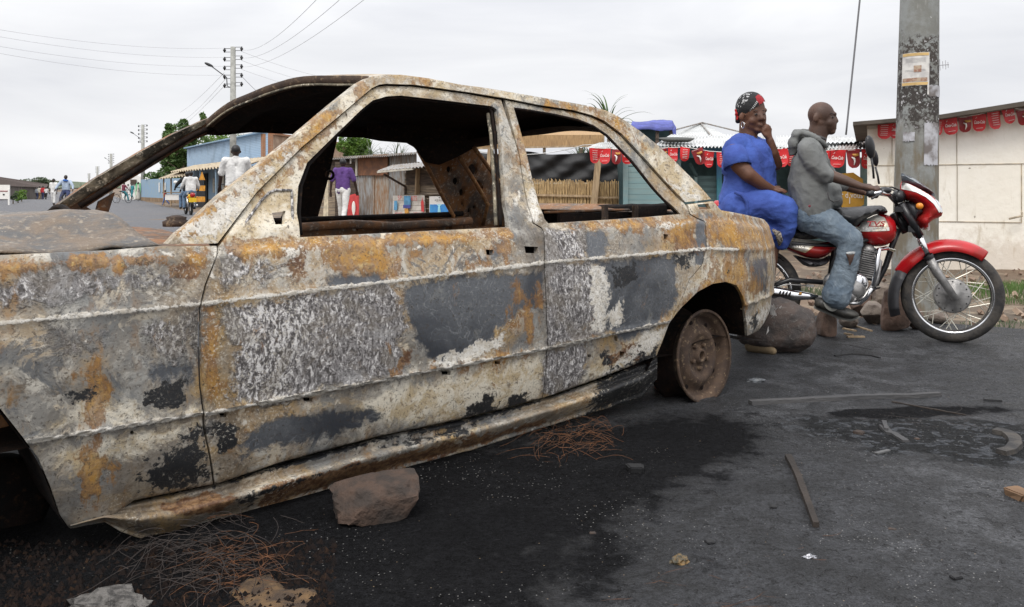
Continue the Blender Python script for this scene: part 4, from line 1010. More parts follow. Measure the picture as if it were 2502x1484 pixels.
# power poles
def pole(x, ytop, s, wpx, label, lamp=True, lx=-1):
    Y = FOC / s; c = P(x, ytop, Y); base = Vector((c.x, Y, gz(Y) - .1)); r = wpx / s / 2
    t = thing('power_pole', (c.x, Y, gz(Y)), label, 'power pole', 'concrete power poles along the street')
    MB().tube([base, Vector((c.x, Y, c.z))], [r * 1.45, r * .95], 12).build('shaft', M_conc, t, True)
    for k_ in range(5):
        for sd_ in (-1, 1):
            z = c.z - (.11 + .36 * k_) + (.03 * sd_); xx = c.x + sd_ * (r + .24); mb = MB()
            mb.lathe((xx, Y, z), (0, 0, 1), [(.001, .10), (.025, .09), (.035, .04), (.06, .03), (.06, -.03), (.035, -.04), (.025, -.09), (.001, -.10)], 10)
            mb.beam((c.x + sd_ * r * .8, Y, z + .07), (xx, Y, z + .07), .02, .02); mb.beam((c.x + sd_ * r * .8, Y, z - .07), (xx, Y, z - .07), .02, .02)
            mb.build('insulator', M_black, t, True)
    if lamp:
        z = c.z - 1.2; a = Vector((c.x - .42, Y, z)); b_ = Vector((c.x - .85, Y - .1, z + .40))
        MB().tube([Vector((c.x - r, Y, z - .45)), Vector((c.x - .24, Y, z - .4)), Vector((c.x - .26, Y, z - .05)), b_], .022, 6).build('lamp_arm', M_black, t, True)
        MB().ell(b_ + Vector((-.10, 0, .06)), (.20, .10, .06), Euler((0, R(25), 0)).to_matrix()).build('lamp_head', M_black, t, True)
    return t, c, r
pA, cA, rA = pole(569.5, 115, 60, 13, 'nearest grey power pole with street lamp and five rows of black insulators', True)
pole(349, 305, 26.7, 7.5, 'second power pole with a lamp, above the car\'s far windscreen pillar')
pole(271.5, 376, 14.4, 6, 'third power pole along the street, small and thin')
pole(238, 407, 9.2, 4.5, 'fourth power pole along the street, tiny', False)
pole(217.5, 424, 6.8, 3.5, 'farthest power pole of the row, a tiny upright line', False)
def wire(a, b, label, r=.010, sag=.25, mat=M_wire2, n=24, group='overhead wires', name='overhead_wire'):
    o = MB().tube([a.lerp(b, i / n) - Vector((0, 0, sag * 4 * (i / n) * (1 - i / n))) for i in range(n + 1)], r, 6).build(name, mat, None, True)
    tag(o, label, 'wire', group)
for i, (y0, y1) in enumerate(((118, 52), (140, 68), (162, 92), (184, 108))):
    wire(P(552, y0, 36.7), P(-120, y1, 24), 'wire %s from the lamp pole to the left edge' % ['topmost', 'second from the top', 'third from the top', 'lowest'][i], .0042, .25)
for i, (y0, x1) in enumerate(((122, 790), (142, 850), (164, 912))):
    wire(P(590, y0, 36.7), P(x1, -18, 14), '%s wire rising from the lamp pole to the top of the picture' % ['steepest', 'middle', 'shallowest'][i], .0042, .3)
for i, (y0, y1) in enumerate(((126, 200), (148, 216), (170, 232))):
    wire(P(590, y0, 36.7), P(960, y1, 60), 'wire falling right from the lamp pole behind the car roof, %s' % ['upper', 'middle', 'lower'][i], .005, .5)
wire(P(590, 186, 36.7), P(640, 235, 33), 'short service wire dropping steeply from the lamp pole\'s lowest right insulator', .010, .02, M_wire)
for i, (x0, y0, x1, y1) in enumerate(((548, 178, 440, 275), (552, 192, 455, 290), (552, 206, 430, 320))):
    wire(P(x0, y0, 36.7), P(x1, y1, 84), 'wire going down left from the lamp pole to the tree, %s' % ['left one', 'middle one', 'right one'][i], .007, .15)
wire(P(2105, -40, 13), P(2067, 330, 13), 'dark twisted stay wire above the driver, rising beside the big pole', .013, 0.0, M_wire, 12, None, 'stay_wire')

# pale blue brick building with its brick gable
def brickmat(name, c1, c2, mort, sc_=3.0, rot=None):
    m, t, b = newmat(name); k = NT(t); v = k.coord()
    sp = k.n('ShaderNodeSeparateXYZ'); k.l(v, sp.inputs[0]); cb = k.n('ShaderNodeCombineXYZ')
    k.l(k.math('ADD', sp.outputs[0], k.math('MULTIPLY', sp.outputs[1], -.6)), cb.inputs[0]); k.l(sp.outputs[2], cb.inputs[1])
    bt = k.n('ShaderNodeTexBrick'); k.l(cb.outputs[0], bt.inputs['Vector']); bt.inputs['Scale'].default_value = sc_
    bt.inputs['Color1'].default_value = (*c1, 1); bt.inputs['Color2'].default_value = (*c2, 1); bt.inputs['Mortar'].default_value = (*mort, 1)
    bt.inputs['Mortar Size'].default_value = .03; bt.inputs['Row Height'].default_value = .3; bt.inputs['Brick Width'].default_value = .7
    c = k.mix(k.math('MULTIPLY', k.step(k.noise(v, .8, 6), .5, .65), .5), bt.outputs[0], tuple(x * .55 for x in c1))
    k.l(c, b.inputs['Base Color']); b.inputs['Roughness'].default_value = .9; k.l(k.bump(bt.outputs['Fac'], -.4, .03), b.inputs['Normal']); return m
M_bluebrick = brickmat('blue_brick', (.34, .46, .58), (.38, .49, .60), (.20, .28, .38))
M_brick = brickmat('orange_brick', (.36, .16, .075), (.30, .13, .065), (.26, .19, .13))
M_plaster = plain('brown_plaster', (.40, .29, .21), .9, 0, .25, 2, .3, 8, (.30, .20, .14))
M_bluewall = plain('blue_wall', (.22, .33, .45), .85, 0, .25, 2, .2, 8, (.27, .36, .43))
M_base = plain('muddy_base', (.25, .17, .10), .95, 0, .3, 2, .3, 8)
def wallbox(name, a, b, z0, z1, th, mat, parent):      # wall from a to b (xy), thickness away from the camera
    a, b = Vector((a[0], a[1], 0)), Vector((b[0], b[1], 0)); d = (b - a).normalized(); n_ = Vector((-d.y, d.x, 0))
    if n_.y < 0: n_ = -n_
    vs = []
    for q in (a, b, b + n_ * th, a + n_ * th): vs += [q + Vector((0, 0, z0)), q + Vector((0, 0, z1))]
    return MB().add(vs, [(0, 1, 3, 2), (2, 3, 5, 4), (4, 5, 7, 6), (6, 7, 1, 0), (1, 7, 5, 3), (0, 2, 4, 6)]).build(name, mat, parent)
def X(px, Y): return (px - CX) * Y / FOC
B1, B2, B3 = (X(642, 52), 52), (X(457, 73), 73), (X(857, 66), 66)
bd = thing('brick_building', (B1[0], 52, gz(52)), 'tall pale blue brick building with an orange brick corner, behind the white-shirted cyclist', 'building')
wallbox('street_wall', B2, B1, -.4, 4.06, .3, M_bluebrick, bd); wallbox('side_wall', (B1[0] + .45, B1[1] + .3), B3, -.4, 3.98, .3, M_plaster, bd)
wallbox('brick_corner', (B1[0] + .01, B1[1] - .02), (B1[0] + .5, B1[1] + .35), -.4, 4.02, .3, M_brick, bd)
for x_ in (520, 578):
    t_ = (642 - x_) / 185; Yq = 52 + 21 * t_; q = Vector((X(x_, Yq), Yq, 0)); MB().box(q + Vector((-.02, -.08, 2.0)), (.35, .16, 4.1)).build('pier', M_bluebrick, bd)
mb = MB(); mb.beam((B2[0], B2[1] - .05, 4.08), (B1[0], B1[1] - .05, 4.10), .5, .08); mb.build('coping', M_bluewall, bd)
mb = MB(); mb.beam((B1[0] + .3, B1[1] + .4, 4.04), (B3[0], B3[1], 4.00), .6, .12); mb.build('eroded_coping', M_brick, bd)
MB().beam(P(588 + 60, 392, 50), P(640 + 66, 402, 48), .9, .05).build('tin_canopy', M_tin, bd)
# low blue shop under a corrugated awning
def corr(name, quad, n, amp, mat, parent, nv=3, th=0.0):
    """corrugated sheet between four corners a b (eave) d c (ridge)"""
    a, b, c_, d = [Vector(q) for q in quad]; nn = (b - a).cross(d - a).normalized(); rows = []
    for j in range(nv + 1):
        row = []
        for i in range(n * 6 + 1):
            s = i / (n * 6); q = a.lerp(b, s).lerp(d.lerp(c_, s), j / nv); row.append(q + nn * amp * math.sin(2 * math.pi * s * n) + Vector((0, 0, .01 * noise.noise(q * 2))))
        rows.append(row)
    return MB().grid(rows).build(name, mat, parent, True)
M_awn = plain('straw_roof', (.42, .35, .24), .9, 0, .3, 3, .3, 20, (.30, .24, .17), scale=(2, .5, 1))
S1, S2 = (X(660, 44), 44), (X(470, 61), 61)
sh = thing('blue_shop', (S1[0], 44, gz(44)), 'low pale blue shop under a long sloping beige awning behind the motorcycle taxi', 'shop')
wallbox('front_wall', S2, S1, -.3, 2.05, 3, M_bluewall, sh); wallbox('wall_foot', (S2[0], S2[1] - .04), (S1[0], S1[1] - .04), -.35, .18, .02, M_base, sh)
corr('awning', [Vector((S2[0] + -.9, S2[1] - 1.6, 1.92)), Vector((S1[0] - .7, S1[1] - 1.6, 1.98)), Vector((S1[0] + .1, S1[1] + .3, 2.45)), Vector((S2[0] + .1, S2[1] + .3, 2.40))], 26, .06, M_awn, sh)
def onwall(x, z0, z1, w_, A, B, mat, nm, par, off_=.06, th=.05):
    lo, hi = 0, 1
    for _ in range(30):
        m_ = (lo + hi) / 2; q = (A[0] + (B[0] - A[0]) * m_, A[1] + (B[1] - A[1]) * m_)
        if CX + FOC * q[0] / q[1] < x: lo = m_
        else: hi = m_
    q = Vector((q[0], q[1], 0)); d = (Vector((*B, 0)) - Vector((*A, 0))).normalized(); n_ = Vector((d.y, -d.x, 0))
    if n_.y > 0: n_ = -n_
    return MB().beam(q + n_ * off_ + Vector((0, 0, z0)), q + n_ * off_ + Vector((0, 0, z1)), w_, th, up=n_).build(nm, mat, par)
M_maroon = plain('maroon_door', (.16, .03, .03), .7); M_pale = plain('pale_shutter', (.50, .47, .40), .8)
onwall(577, -.2, 1.75, .35, S2, S1, M_maroon, 'door', sh); onwall(548, .5, 1.6, .5, S2, S1, M_pale, 'shutter', sh); onwall(505, -.2, 1.8, 1.0, S2, S1, M_darkin, 'doorway', sh); onwall(525, .6, 1.5, .4, S2, S1, M_pale, 'shutter', sh)
for x_ in (492, 530, 566, 600): onwall(x_, -.2, 1.95, .10, (S2[0] - .7, S2[1] - 1.4), (S1[0] - .6, S1[1] - 1.4), M_bluewall, 'awning_post', sh)
# striped board standing in front of the shop
M_orange = plain('orange_paint', (.62, .28, .03), .6)
c = P(484, 492, 46); t = thing('striped_board', (c.x, 46, gz(46)), 'tall orange and black striped board with a pointed top outside the blue shop', 'sign')
for k_ in range(5): MB().box((c.x, 46, -.1 + .28 * k_ + .14), (.72 if k_ < 4 else .5, .06, .27)).build('stripe', M_orange if k_ % 2 else M_black, t)
MB().add([Vector((c.x + .05, 45.96, 1.3)), Vector((c.x + .36, 45.96, 1.3)), Vector((c.x + .2, 45.96, 1.72)), Vector((c.x + .05, 46.02, 1.3)), Vector((c.x + .36, 46.02, 1.3)), Vector((c.x + .2, 46.02, 1.72))], [(0, 1, 2), (5, 4, 3), (0, 2, 5, 3), (1, 4, 5, 2)]).build('point', M_orange, t)
# thatched stall beyond
c = P(430, 490, 58); t = thing('market_stall', (c.x, 58, gz(58)), 'open market stall under a sloping straw roof, left of the motorcycle taxi', 'stall')
corr('straw_roof', [P(386, 438, 60), P(470, 428, 53), P(470, 412, 57), P(430, 422, 64)], 12, .05, M_awn, t)
for x_, Y_ in ((400, 60), (418, 59), (462, 54)): MB().tube([Vector((X(x_, Y_), Y_, -.3)), Vector((X(x_, Y_), Y_, 1.5))], .05, 6).build('post', M_post, t)
MB().box(P(427, 471, 57), (1.3, .8, .06)).build('counter', M_plank, t); MB().box(P(425, 482, 57), (.9, .6, .36)).build('cloth_bundle', M_white, t)
# blue compound wall and small white house beyond
W1, W2 = (X(470, 66), 66), (X(345, 82), 82)
t = thing('compound_wall', (W1[0], 66, gz(66)), 'long pale blue wall with a muddy foot behind the street crowd', 'wall')
wallbox('wall', W2, W1, -.4, 1.62, .25, M_bluewall, t); wallbox('wall_foot', (W2[0], W2[1] - .04), (W1[0], W1[1] - .04), -.4, .02, .02, M_base, t)
for x_, w_ in ((391, .3), (405, .35)): onwall(x_, .5, 1.3, w_, W2, W1, M_white, 'notice', t)
c = P(325, 490, 92); t = thing('white_house', (c.x, 92, gz(92)), 'small white gabled house with a green door behind the standing group', 'house')
q0, q1 = X(296, 92), X(352, 92)
MB().add([(q0, 92, -.4), (q1, 92, -.4), (q1, 92, 1.7), (X(334, 92), 92, 2.25), (q0, 92, 1.25), (q0, 95, -.4), (q1, 95, -.4), (q1, 95, 1.7), (X(334, 92), 95, 2.25), (q0, 95, 1.25)], [(0, 1, 2, 3, 4), (9, 8, 7, 6, 5), (3, 8, 9, 4), (2, 7, 8, 3), (1, 6, 7, 2), (4, 9, 5, 0)]).build('walls', M_white, t)
MB().box((X(339, 92), 91.9, .5), (.55, .1, 1.7)).build('door', plain('green_door', (.20, .55, .28), .7), t); MB().box((X(327, 92), 91.9, 1.45), (.6, .1, .5)).build('window', M_plankdark, t)
# left side of the street: shops, sign, shrubs
L1, L2 = (X(-60, 75), 75), (X(108, 128), 128)
t = thing('row_of_shops', (L1[0], 75, gz(75)), 'low row of shops with a dark roof at the left edge of the picture', 'shops')
wallbox('front_wall', L1, L2, -1.0, 1.1, -3, plain('dim_wall', (.11, .09, .075), .9, 0, .4, .6, 0), t)  # wall colour darkened to hold the shade under the roof
MB().add([Vector((L1[0] + .4, L1[1] - 1.2, 1.22)), Vector((L2[0] + .9, L2[1] - 1, .92)), Vector((L2[0] - 1, L2[1] + 3, 1.35)), Vector((L1[0] - 1.5, L1[1] + 3, 2.1)), Vector((L1[0] + .4, L1[1] - 1.2, 1.12)), Vector((L2[0] + .9, L2[1] - 1, .82)), Vector((L2[0] - 1, L2[1] + 3, 1.25)), Vector((L1[0] - 1.5, L1[1] + 3, 2.0))], [(0, 1, 2, 3), (7, 6, 5, 4), (0, 4, 5, 1), (1, 5, 6, 2), (3, 7, 4, 0)]).build('roof', plain('dark_roof', (.13, .095, .08), .9), t)
M_bd = plain('blue_door', (.08, .25, .45), .7)
for x_, m_ in ((66, M_bd), (80, M_bd), (45, M_darkin), (20, M_darkin), (56, M_pale), (92, M_maroon), (34, M_bd), (5, M_pale)): onwall(x_, -.9, .85, 1.1, L1, L2, m_, 'shop_door', t, .2)
for x_ in (28, 54, 90): onwall(x_, -.9, 1.0, .14, (L1[0] + .3, L1[1] - 1), (L2[0] + .6, L2[1] - 1), M_pale, 'veranda_post', t)
c = P(8, 470, 62); t = thing('street_board', (X(10, 62), 62, gz(62)), 'white board on a white post at the left edge, in front of the shops', 'sign')
MB().box((X(2, 62), 62, .60), (1.25, .06, .98)).build('board', M_white, t); MB().box((X(23, 62), 61.95, .25), (.10, .10, 1.1)).build('post', M_white, t)
MB().box((X(2, 62), 61.95, .66), (1.0, .02, .05)).build('painted_line', M_reddark, t); MB().box((X(10, 62), 61.95, .42), (.12, .02, .09)).build('painted_mark', M_darkin, t)
for i, (x_, Y_, s_, m_) in enumerate(((44, 70, .55, M_leaf2), (53, 76, .5, M_leaf2), (32, 66, .35, M_leaf3))):
    c = P(x_, 478, Y_); t = thing('shrub', (c.x, Y_, gz(Y_)), ['bright green bush in front of the left shops', 'smaller bush with yellowish leaves beside the blue doors', 'little grey bush by the white street board'][i], 'shrub', 'bushes by the left shops')
    mb = MB(); leaves(mb, c, (s_, s_, s_ * .9), 420, .09, random.Random(70 + i), 6); mb.build('foliage', m_, t); MB().tube([Vector((c.x, Y_, gz(Y_))), c], [.05, .02], 5).build('stem', M_bark, t)

# plank and tin shacks seen through the front windows
def FY(x): return 29 - (x - 790) * .0125
def PF(x, y, o_=0): 
    Y = FY(x) - o_; return P(x, y, Y)
def plate(name, pts, mat, parent, o_=0, th=.04, corrn=0):
    if corrn:
        a, b, c_, d = [PF(x, y, o_) for x, y in pts]; return corr(name, [a, b, c_, d], corrn, .025, mat, parent, 2)
    f = [PF(x, y, o_) for x, y in pts]; bk = [q + Vector((0, th, 0)) for q in f]; n_ = len(f)
    return MB().add(f + bk, [tuple(range(n_)), tuple(range(2 * n_ - 1, n_ - 1, -1))] + [(i, i + n_, (i + 1) % n_ + n_, (i + 1) % n_) for i in range(n_)]).build(name, mat, parent)
def boards(name, x0, x1, y0, y1, n, mat, parent, o_=0):
    mb = MB(); rnd = random.Random(n)
    for i in range(n):
        ya, yb = y0 + (y1 - y0) * i / n, y0 + (y1 - y0) * (i + 1) / n; j = rnd.uniform(-.9, .9)
        f = [PF(x0, yb - .6 + j, o_ + .02), PF(x1, yb - .6 - j, o_ + .02), PF(x1, ya - j, o_), PF(x0, ya + j, o_)]; bk = [q + Vector((0, .05, 0)) for q in f]
        mb.add(f + bk, [(0, 1, 2, 3), (7, 6, 5, 4), (0, 4, 5, 1), (1, 5, 6, 2), (2, 6, 7, 3), (3, 7, 4, 0)])
    return mb.build(name, mat, parent)
t = thing('tin_shack', (PF(900, 500).x, FY(900), gz(27)), 'shack of weathered planks and rusty corrugated sheets behind the man in purple', 'shack')
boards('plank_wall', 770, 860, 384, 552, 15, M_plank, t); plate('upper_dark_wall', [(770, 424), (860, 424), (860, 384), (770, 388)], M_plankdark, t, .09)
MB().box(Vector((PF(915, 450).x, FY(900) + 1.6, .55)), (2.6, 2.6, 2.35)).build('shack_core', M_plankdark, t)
plate('tin_sheet', [(858, 552), (914, 552), (914, 378), (858, 382)], M_tinold, t, .10, corrn=9); plate('tin_sheet', [(912, 552), (950, 552), (950, 376), (912, 378)], M_tinrust, t, .06, corrn=6)
plate('tin_sheet', [(945, 552), (1018, 552), (1018, 372), (945, 376)], M_tinold, t, .03, corrn=11); plate('brown_panel', [(872, 429), (946, 429), (948, 378), (872, 384)], M_tinbrown, t, .2)
plate('panel_edge', [(868, 430), (873, 430), (873, 383), (868, 384)], M_pale, t, .24)
a, b, c_, d = PF(796, 391, .6), PF(1024, 376, .6), PF(1024, 372.5, -1.2), PF(790, 387, -1.2); corr('tin_roof', [a, b, c_, d], 44, .02, M_tinold, t)
MB().tube([PF(857, 388, .3), PF(857, 400, .3)], .03, 6).build('pipe_end', M_white, t)
t = thing('plank_stall', (PF(1050, 500).x, FY(1050) - .8, gz(26)), 'grey plank stall under a propped tin awning, behind the painted drinks board', 'stall')
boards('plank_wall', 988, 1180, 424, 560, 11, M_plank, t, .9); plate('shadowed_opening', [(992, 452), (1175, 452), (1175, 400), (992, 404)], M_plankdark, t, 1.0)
corr('tin_awning', [PF(921, 419, 2.2), PF(1140, 398, 2.2), PF(1140, 388, .9), PF(960, 404, .9)], 26, .02, M_tinold, t)
MB().beam(PF(923, 421, 2.2), PF(1010, 413, 2.2), .06, .05).build('awning_batten', M_pale, t)
for x0, y0, x1, y1, w_ in ((1022, 412, 1019, 476, .07), (1078, 408, 1076, 476, .05)): MB().beam(PF(x0, y0, 1.1), PF(x1, y1, 1.1), w_ * 2, .06).build('post', M_post if x0 < 1050 else M_plank, t)
MB().beam(PF(938, 426, 2.0), PF(990, 456, 1.0), .06, .05).build('prop', M_plankdark, t); MB().beam(PF(990, 456, 1.0), PF(992, 560, 1.0), .05, .05).build('post', M_plankdark, t)
MB().beam(PF(1025, 408, 1.2), PF(1110, 452, 1.2), .04, .03).build('brace', M_plank, t); MB().beam(PF(985, 478, 1.05), PF(1110, 474, 1.05), .07, .04).build('shelf_edge', M_plank, t)
# boards and signs leaning there
t = thing('painted_drinks_board', (PF(1000, 500).x, FY(1000) - 1.1, gz(26)), 'white plank board painted with bottles and red lettering below the tin awning', 'sign')
M_sgn = plain('sign_white', (.60, .56, .50), .7, 0, .2, 4, .1, 20); M_sblue = plain('sign_blue', (.10, .30, .50), .6, 0, .3, 6, 0); M_snavy = plain('sign_navy', (.06, .07, .28), .6); M_sred = plain('sign_red', (.55, .05, .05), .6, 0, .25, 6, 0)
for k_ in range(4): plate('plank', [(960, 490.5 + 12.7 * k_), (1038 + k_ * .8, 489 + 12.5 * k_), (1037 + k_ * .8, 477.5 + 12.5 * k_), (960, 478.5 + 12.7 * k_)], M_sgn, t, 1.30 + .01 * k_)
plate('blue_bottle', [(962, 514), (970, 514), (971, 500), (970, 491), (963, 491)], M_sblue, t, 1.42, .01); plate('pasted_poster', [(987, 501), (1003, 501), (1003, 479), (987, 479)], M_sblue, t, 1.43, .01)
plate('pasted_poster', [(985, 509), (1003, 509), (1003, 501), (985, 501)], M_snavy, t, 1.44, .01); plate('pasted_poster', [(989, 527), (999, 527), (997, 510), (988, 510)], M_gold, t, 1.43, .01)
plate('red_bottle', [(1029, 517), (1036, 518), (1035, 494), (1033, 489), (1032, 481), (1031, 489), (1028, 494)], M_sred, t, 1.42, .01)
fd = (PF(1100, 500) - PF(960, 500)); fd.z = 0
def wr(s, x, y, h, m_, o_, w_=None, par=t, sh=0): text(s, 'lettering', m_, par, PF(x, y, o_), fd, (0, 0, 1), h, sh, w_, .004)
wr('SP', 977, 484, .13, M_sred, 1.46); wr('RITS', 1012, 485, .13, M_sred, 1.46, .24); wr('HEINEKEN', 974, 522, .07, M_sred, 1.48, .32); wr('VODKA', 1018, 522, .07, M_sred, 1.48, .28)
t = thing('water_sign', (PF(1073, 500).x, FY(1073) - 1.2, gz(26)), 'white and blue water sign reading AQUAVIE on the plank stall', 'sign')
M_aq = plain('aqua_blue', (.025, .16, .50), .4, 0, .3, 3, 0, 1, (.05, .30, .62)); M_aql = plain('aqua_light', (.35, .70, .80), .4)
plate('sheet', [(1049, 526), (1098, 524), (1098, 480), (1049, 480)], M_white, t, 1.3); plate('blue_field', [(1050, 526), (1098, 524), (1098, 499), (1050, 500)], M_aq, t, 1.33, .01)
plate('stream', [(1068, 525.5), (1078, 525), (1075, 504), (1080, 500), (1066, 500), (1071, 504)], M_aql, t, 1.35, .01); wr('AQUAVIE', 1073, 490, .075, M_darkin, 1.35, .36, t); plate('drop', [(1071.5, 484), (1074.5, 484), (1073, 480.5)], M_darkin, t, 1.35, .01)
t = thing('red_signboard', (PF(862, 520).x, FY(862) - .9, gz(27)), 'dark red board with a white oval bottle label, beside the man in purple', 'sign')
plate('board', [(848, 532), (877, 531), (877, 478), (866, 474), (852, 478)], M_sred, t, .8); MB().ell(PF(864, 508, .93), (.055, .012, .20)).build('bottle_label', M_white, t, True)
for q in ((864, 523, .03), (864, 528, .035)): MB().ell(PF(q[0], q[1], .93), (q[2], .012, q[2])).build('cap_mark', M_white, t, True)
t = thing('leaning_board', (PF(796, 520).x, FY(796) - 1.2, gz(27)), 'tall cream board leaning on the shack left of the man in purple', 'board')
plate('sheet', [(786, 560), (802, 560), (802, 437), (797, 437)], plain('cream_board', (.58, .50, .36), .7), t, 1.2)
# ------------------------------------------------------------------ reed enclosure, kiosk, white wall, big pole
RY = 15.0
def Q(x, y, Y=RY): return P(x, y, Y)
t = thing('reed_fence', (Q(1380, 500).x, RY, 0), 'upright yellow reed fence with lath rails, seen through the rear side window', 'fence')
rnd = random.Random(11); mb = MB(); x = 1190
while x < 1524:
    y0 = 440 + rnd.uniform(-4, 5) + (2 if x > 1400 else 0); p = Q(x, y0, RY + rnd.uniform(-.02, .02)); b = Vector((p.x + rnd.uniform(-.02, .02), RY, -.05))
    mb.tube([b, p], [.013, .008], 5, False); x += rnd.uniform(1.7, 3.0) + (1.6 if x > 1460 and rnd.random() < .5 else 0)
mb.build('reeds', M_reed, t, True)
MB().beam(Q(1190, 474, RY - .04), Q(1448, 480, RY - .04), .02, .035).build('rail', M_post, t); MB().beam(Q(1446, 483, RY - .05), Q(1523, 483, RY - .05), .02, .03).build('rail', M_post, t)
M_backr = plain('reed_backing', (.10, .065, .03), .95); MB().box((Q(1357, 480).x, RY + .08, .50), (2.3, .02, 1.0)).build('backing_mat', M_backr, t)
for i, (x0, y0, x1, y1, w_, lb) in enumerate(((1196, 364, 1191, 442, .06, 'thin pale post under the reed roof, left of the car\'s centre pillar'), (1462, 388, 1447, 545, .10, 'stout pale timber post with a slanting head beside the drinks flags'))):
    a, b = Q(x0, y0, RY - .15), Q(x1, y1, RY - .15); o = MB().beam(b, a, w_, .05, up=(0, 1, 0)).build('timber_post', M_post); tag(o, lb, 'post', None)
rows = []
for j in range(14):
    s = j / 13; row = []
    for i in range(61):
        q = i / 60; x = 1150 + (1524 - 1150) * q; yt = 372 + 5 * q + 3 * math.sin(q * 14) - 2 * noise.noise(Vector((q * 9, 0, 0))); yb = 447
        p = Q(x, yt + (yb - yt) * s, RY + .12); f = abs(((q * 6 - s * 2.2 + .5 * noise.noise(Vector((q * 3, s, 5)))) % 1) - .5)
        p.y += .03 * f + .03 * noise.noise(Vector((q * 18, s * 5, 0))) + .03 * math.sin(q * 30 + s * 9); row.append(p)
    rows.append(row)
o = MB().grid(rows).build('black_sheet', M_tarp, None, True); tag(o, 'sagging wrinkled black plastic sheet hung above the reed fence', 'plastic sheet')
pts = [Q(1150 + 374 * i / 30, 366 + 22 * math.sin(math.pi * min(i / 22, 1)) ** .8 * .8 - i * .5, RY - .1) for i in range(31)]
o = MB().tube(pts, .007, 5).build('slack_wire', M_tin, None, True); tag(o, 'slack grey wire looping in front of the black sheet', 'wire')
t = thing('reed_roof', (Q(1310, 345).x, RY + .4, 1.6), 'strip of woven reed roofing on poles above the black sheet', 'roof')
rows = [[Q(1140 + (1476 - 1140) * i / 60, y0 + (y1 - y0) * i / 60, Y_) for i in range(61)] for y0, y1, Y_ in ((364, 357, RY + .3), (330, 330, RY + .3), (310, 318, RY + 1.0))]
o = MB().grid(rows).build('woven_mat', M_reedtop, t); MB().beam(Q(1140, 364, RY + .25), Q(1440, 357, RY + .25), .03, .03).build('eave_pole', M_post, t)
MB().beam(Q(1474, 358, RY + .26), Q(1475, 331, RY + .26), .02, .03).build('end_batten', M_post, t); MB().beam(Q(1155, 362, RY + .24), Q(1230, 338, RY + .24), .02, .03).build('end_batten', M_post, t)
for x in (1222, 1330, 1420): MB().beam(Q(x, 362, RY + .35), Vector((Q(x, 362).x, RY + .35, 0)), .05, .05).build('roof_post', M_plank, t)
# blue tarpaulin canopy behind the kiosk
BY = 17.0; t = thing('blue_canopy', (Q(1600, 320, BY).x, BY + .5, 1.5), 'faded blue tarpaulin canopy standing above the kiosk roof', 'canopy')
def tarp(rows_px): return [[P(x, y + 1.2 * noise.noise(Vector((x * .1, y * .1, 0))), Y_) for x, y, Y_ in r_] for r_ in rows_px]
xs2 = np.linspace(0, 1, 24)
MB().grid(tarp([[(1542 + 105 * s, 306 - 10 * math.sin(math.pi * min(s * 1.3, 1)) ** .5 * .6 - 3 * s, BY + 1.0) for s in xs2], [(1545 + 98 * s, 296 - 2 * s + 2 * math.sin(s * 7), BY + .6) for s in xs2], [(1540 + 104 * s, 311 + 4 * s + 2 * math.sin(s * 9), BY) for s in xs2], [(1540 + 104 * s, 316 + 4 * s + 1.5 * math.sin(s * 11), BY + .01) for s in xs2]])).build('top', M_bluetarp, t, True)
MB().add([P(1642, 295, BY + .6), P(1652, 311, BY - .1), P(1652, 336, BY - .1), P(1647, 336, BY - .08), P(1643, 320, BY)], [(0, 1, 4), (1, 2, 3, 4)]).build('side_flap', M_bluetarp, t)
MB().add([P(1545, 314, BY + .9), P(1642, 316, BY + .9), P(1642, 350, BY + .9), P(1545, 350, BY + .9)], [(0, 1, 2, 3)]).build('shade_sheet', M_tealdark, t)  # dark sheet stands in for the shade below the canopy
for x in (1556, 1606, 1640): MB().beam(P(x, 318, BY + .1), Vector((P(x, 318, BY).x, BY + .1, 0)), .06, .06).build('pole', M_plankdark, t)
GY = 20.0; t = thing('tin_gable_roof', (P(1715, 320, GY).x, GY, gz(20)), 'pale ridged tin roof with a low gable behind the blue canopy', 'roof')
a = [P(1600, 338, GY), P(1800, 345, GY), P(1795, 322, GY + 2), P(1715, 300, GY + 1), P(1655, 314, GY + 1)]
corr('roof_sheet', [P(1590, 352, GY), P(1812, 352, GY), P(1716, 301, GY + 2.2), P(1714, 301, GY + 2.2)], 20, .008, plain('pale_tin', (.52, .53, .52), .5, .1, .15, 3, 0), t, 4)
MB().beam(P(1716, 300, GY + 2.15), P(1806, 322, GY + .6), .04, .03).build('ridge_rib', M_tinold, t); MB().beam(P(1716, 300, GY + 2.15), P(1648, 318, GY + .6), .04, .03).build('ridge_rib', M_tinold, t); MB().beam(P(1712, 302, GY + 2.1), P(1745, 340, GY + .2), .03, .03).build('ridge_rib', M_tinold, t)
MB().box((P(1700, 400, GY).x, GY + 1.6, .9), (1.6, 1.2, 1.9)).build('hut_walls', M_tealdark, t)
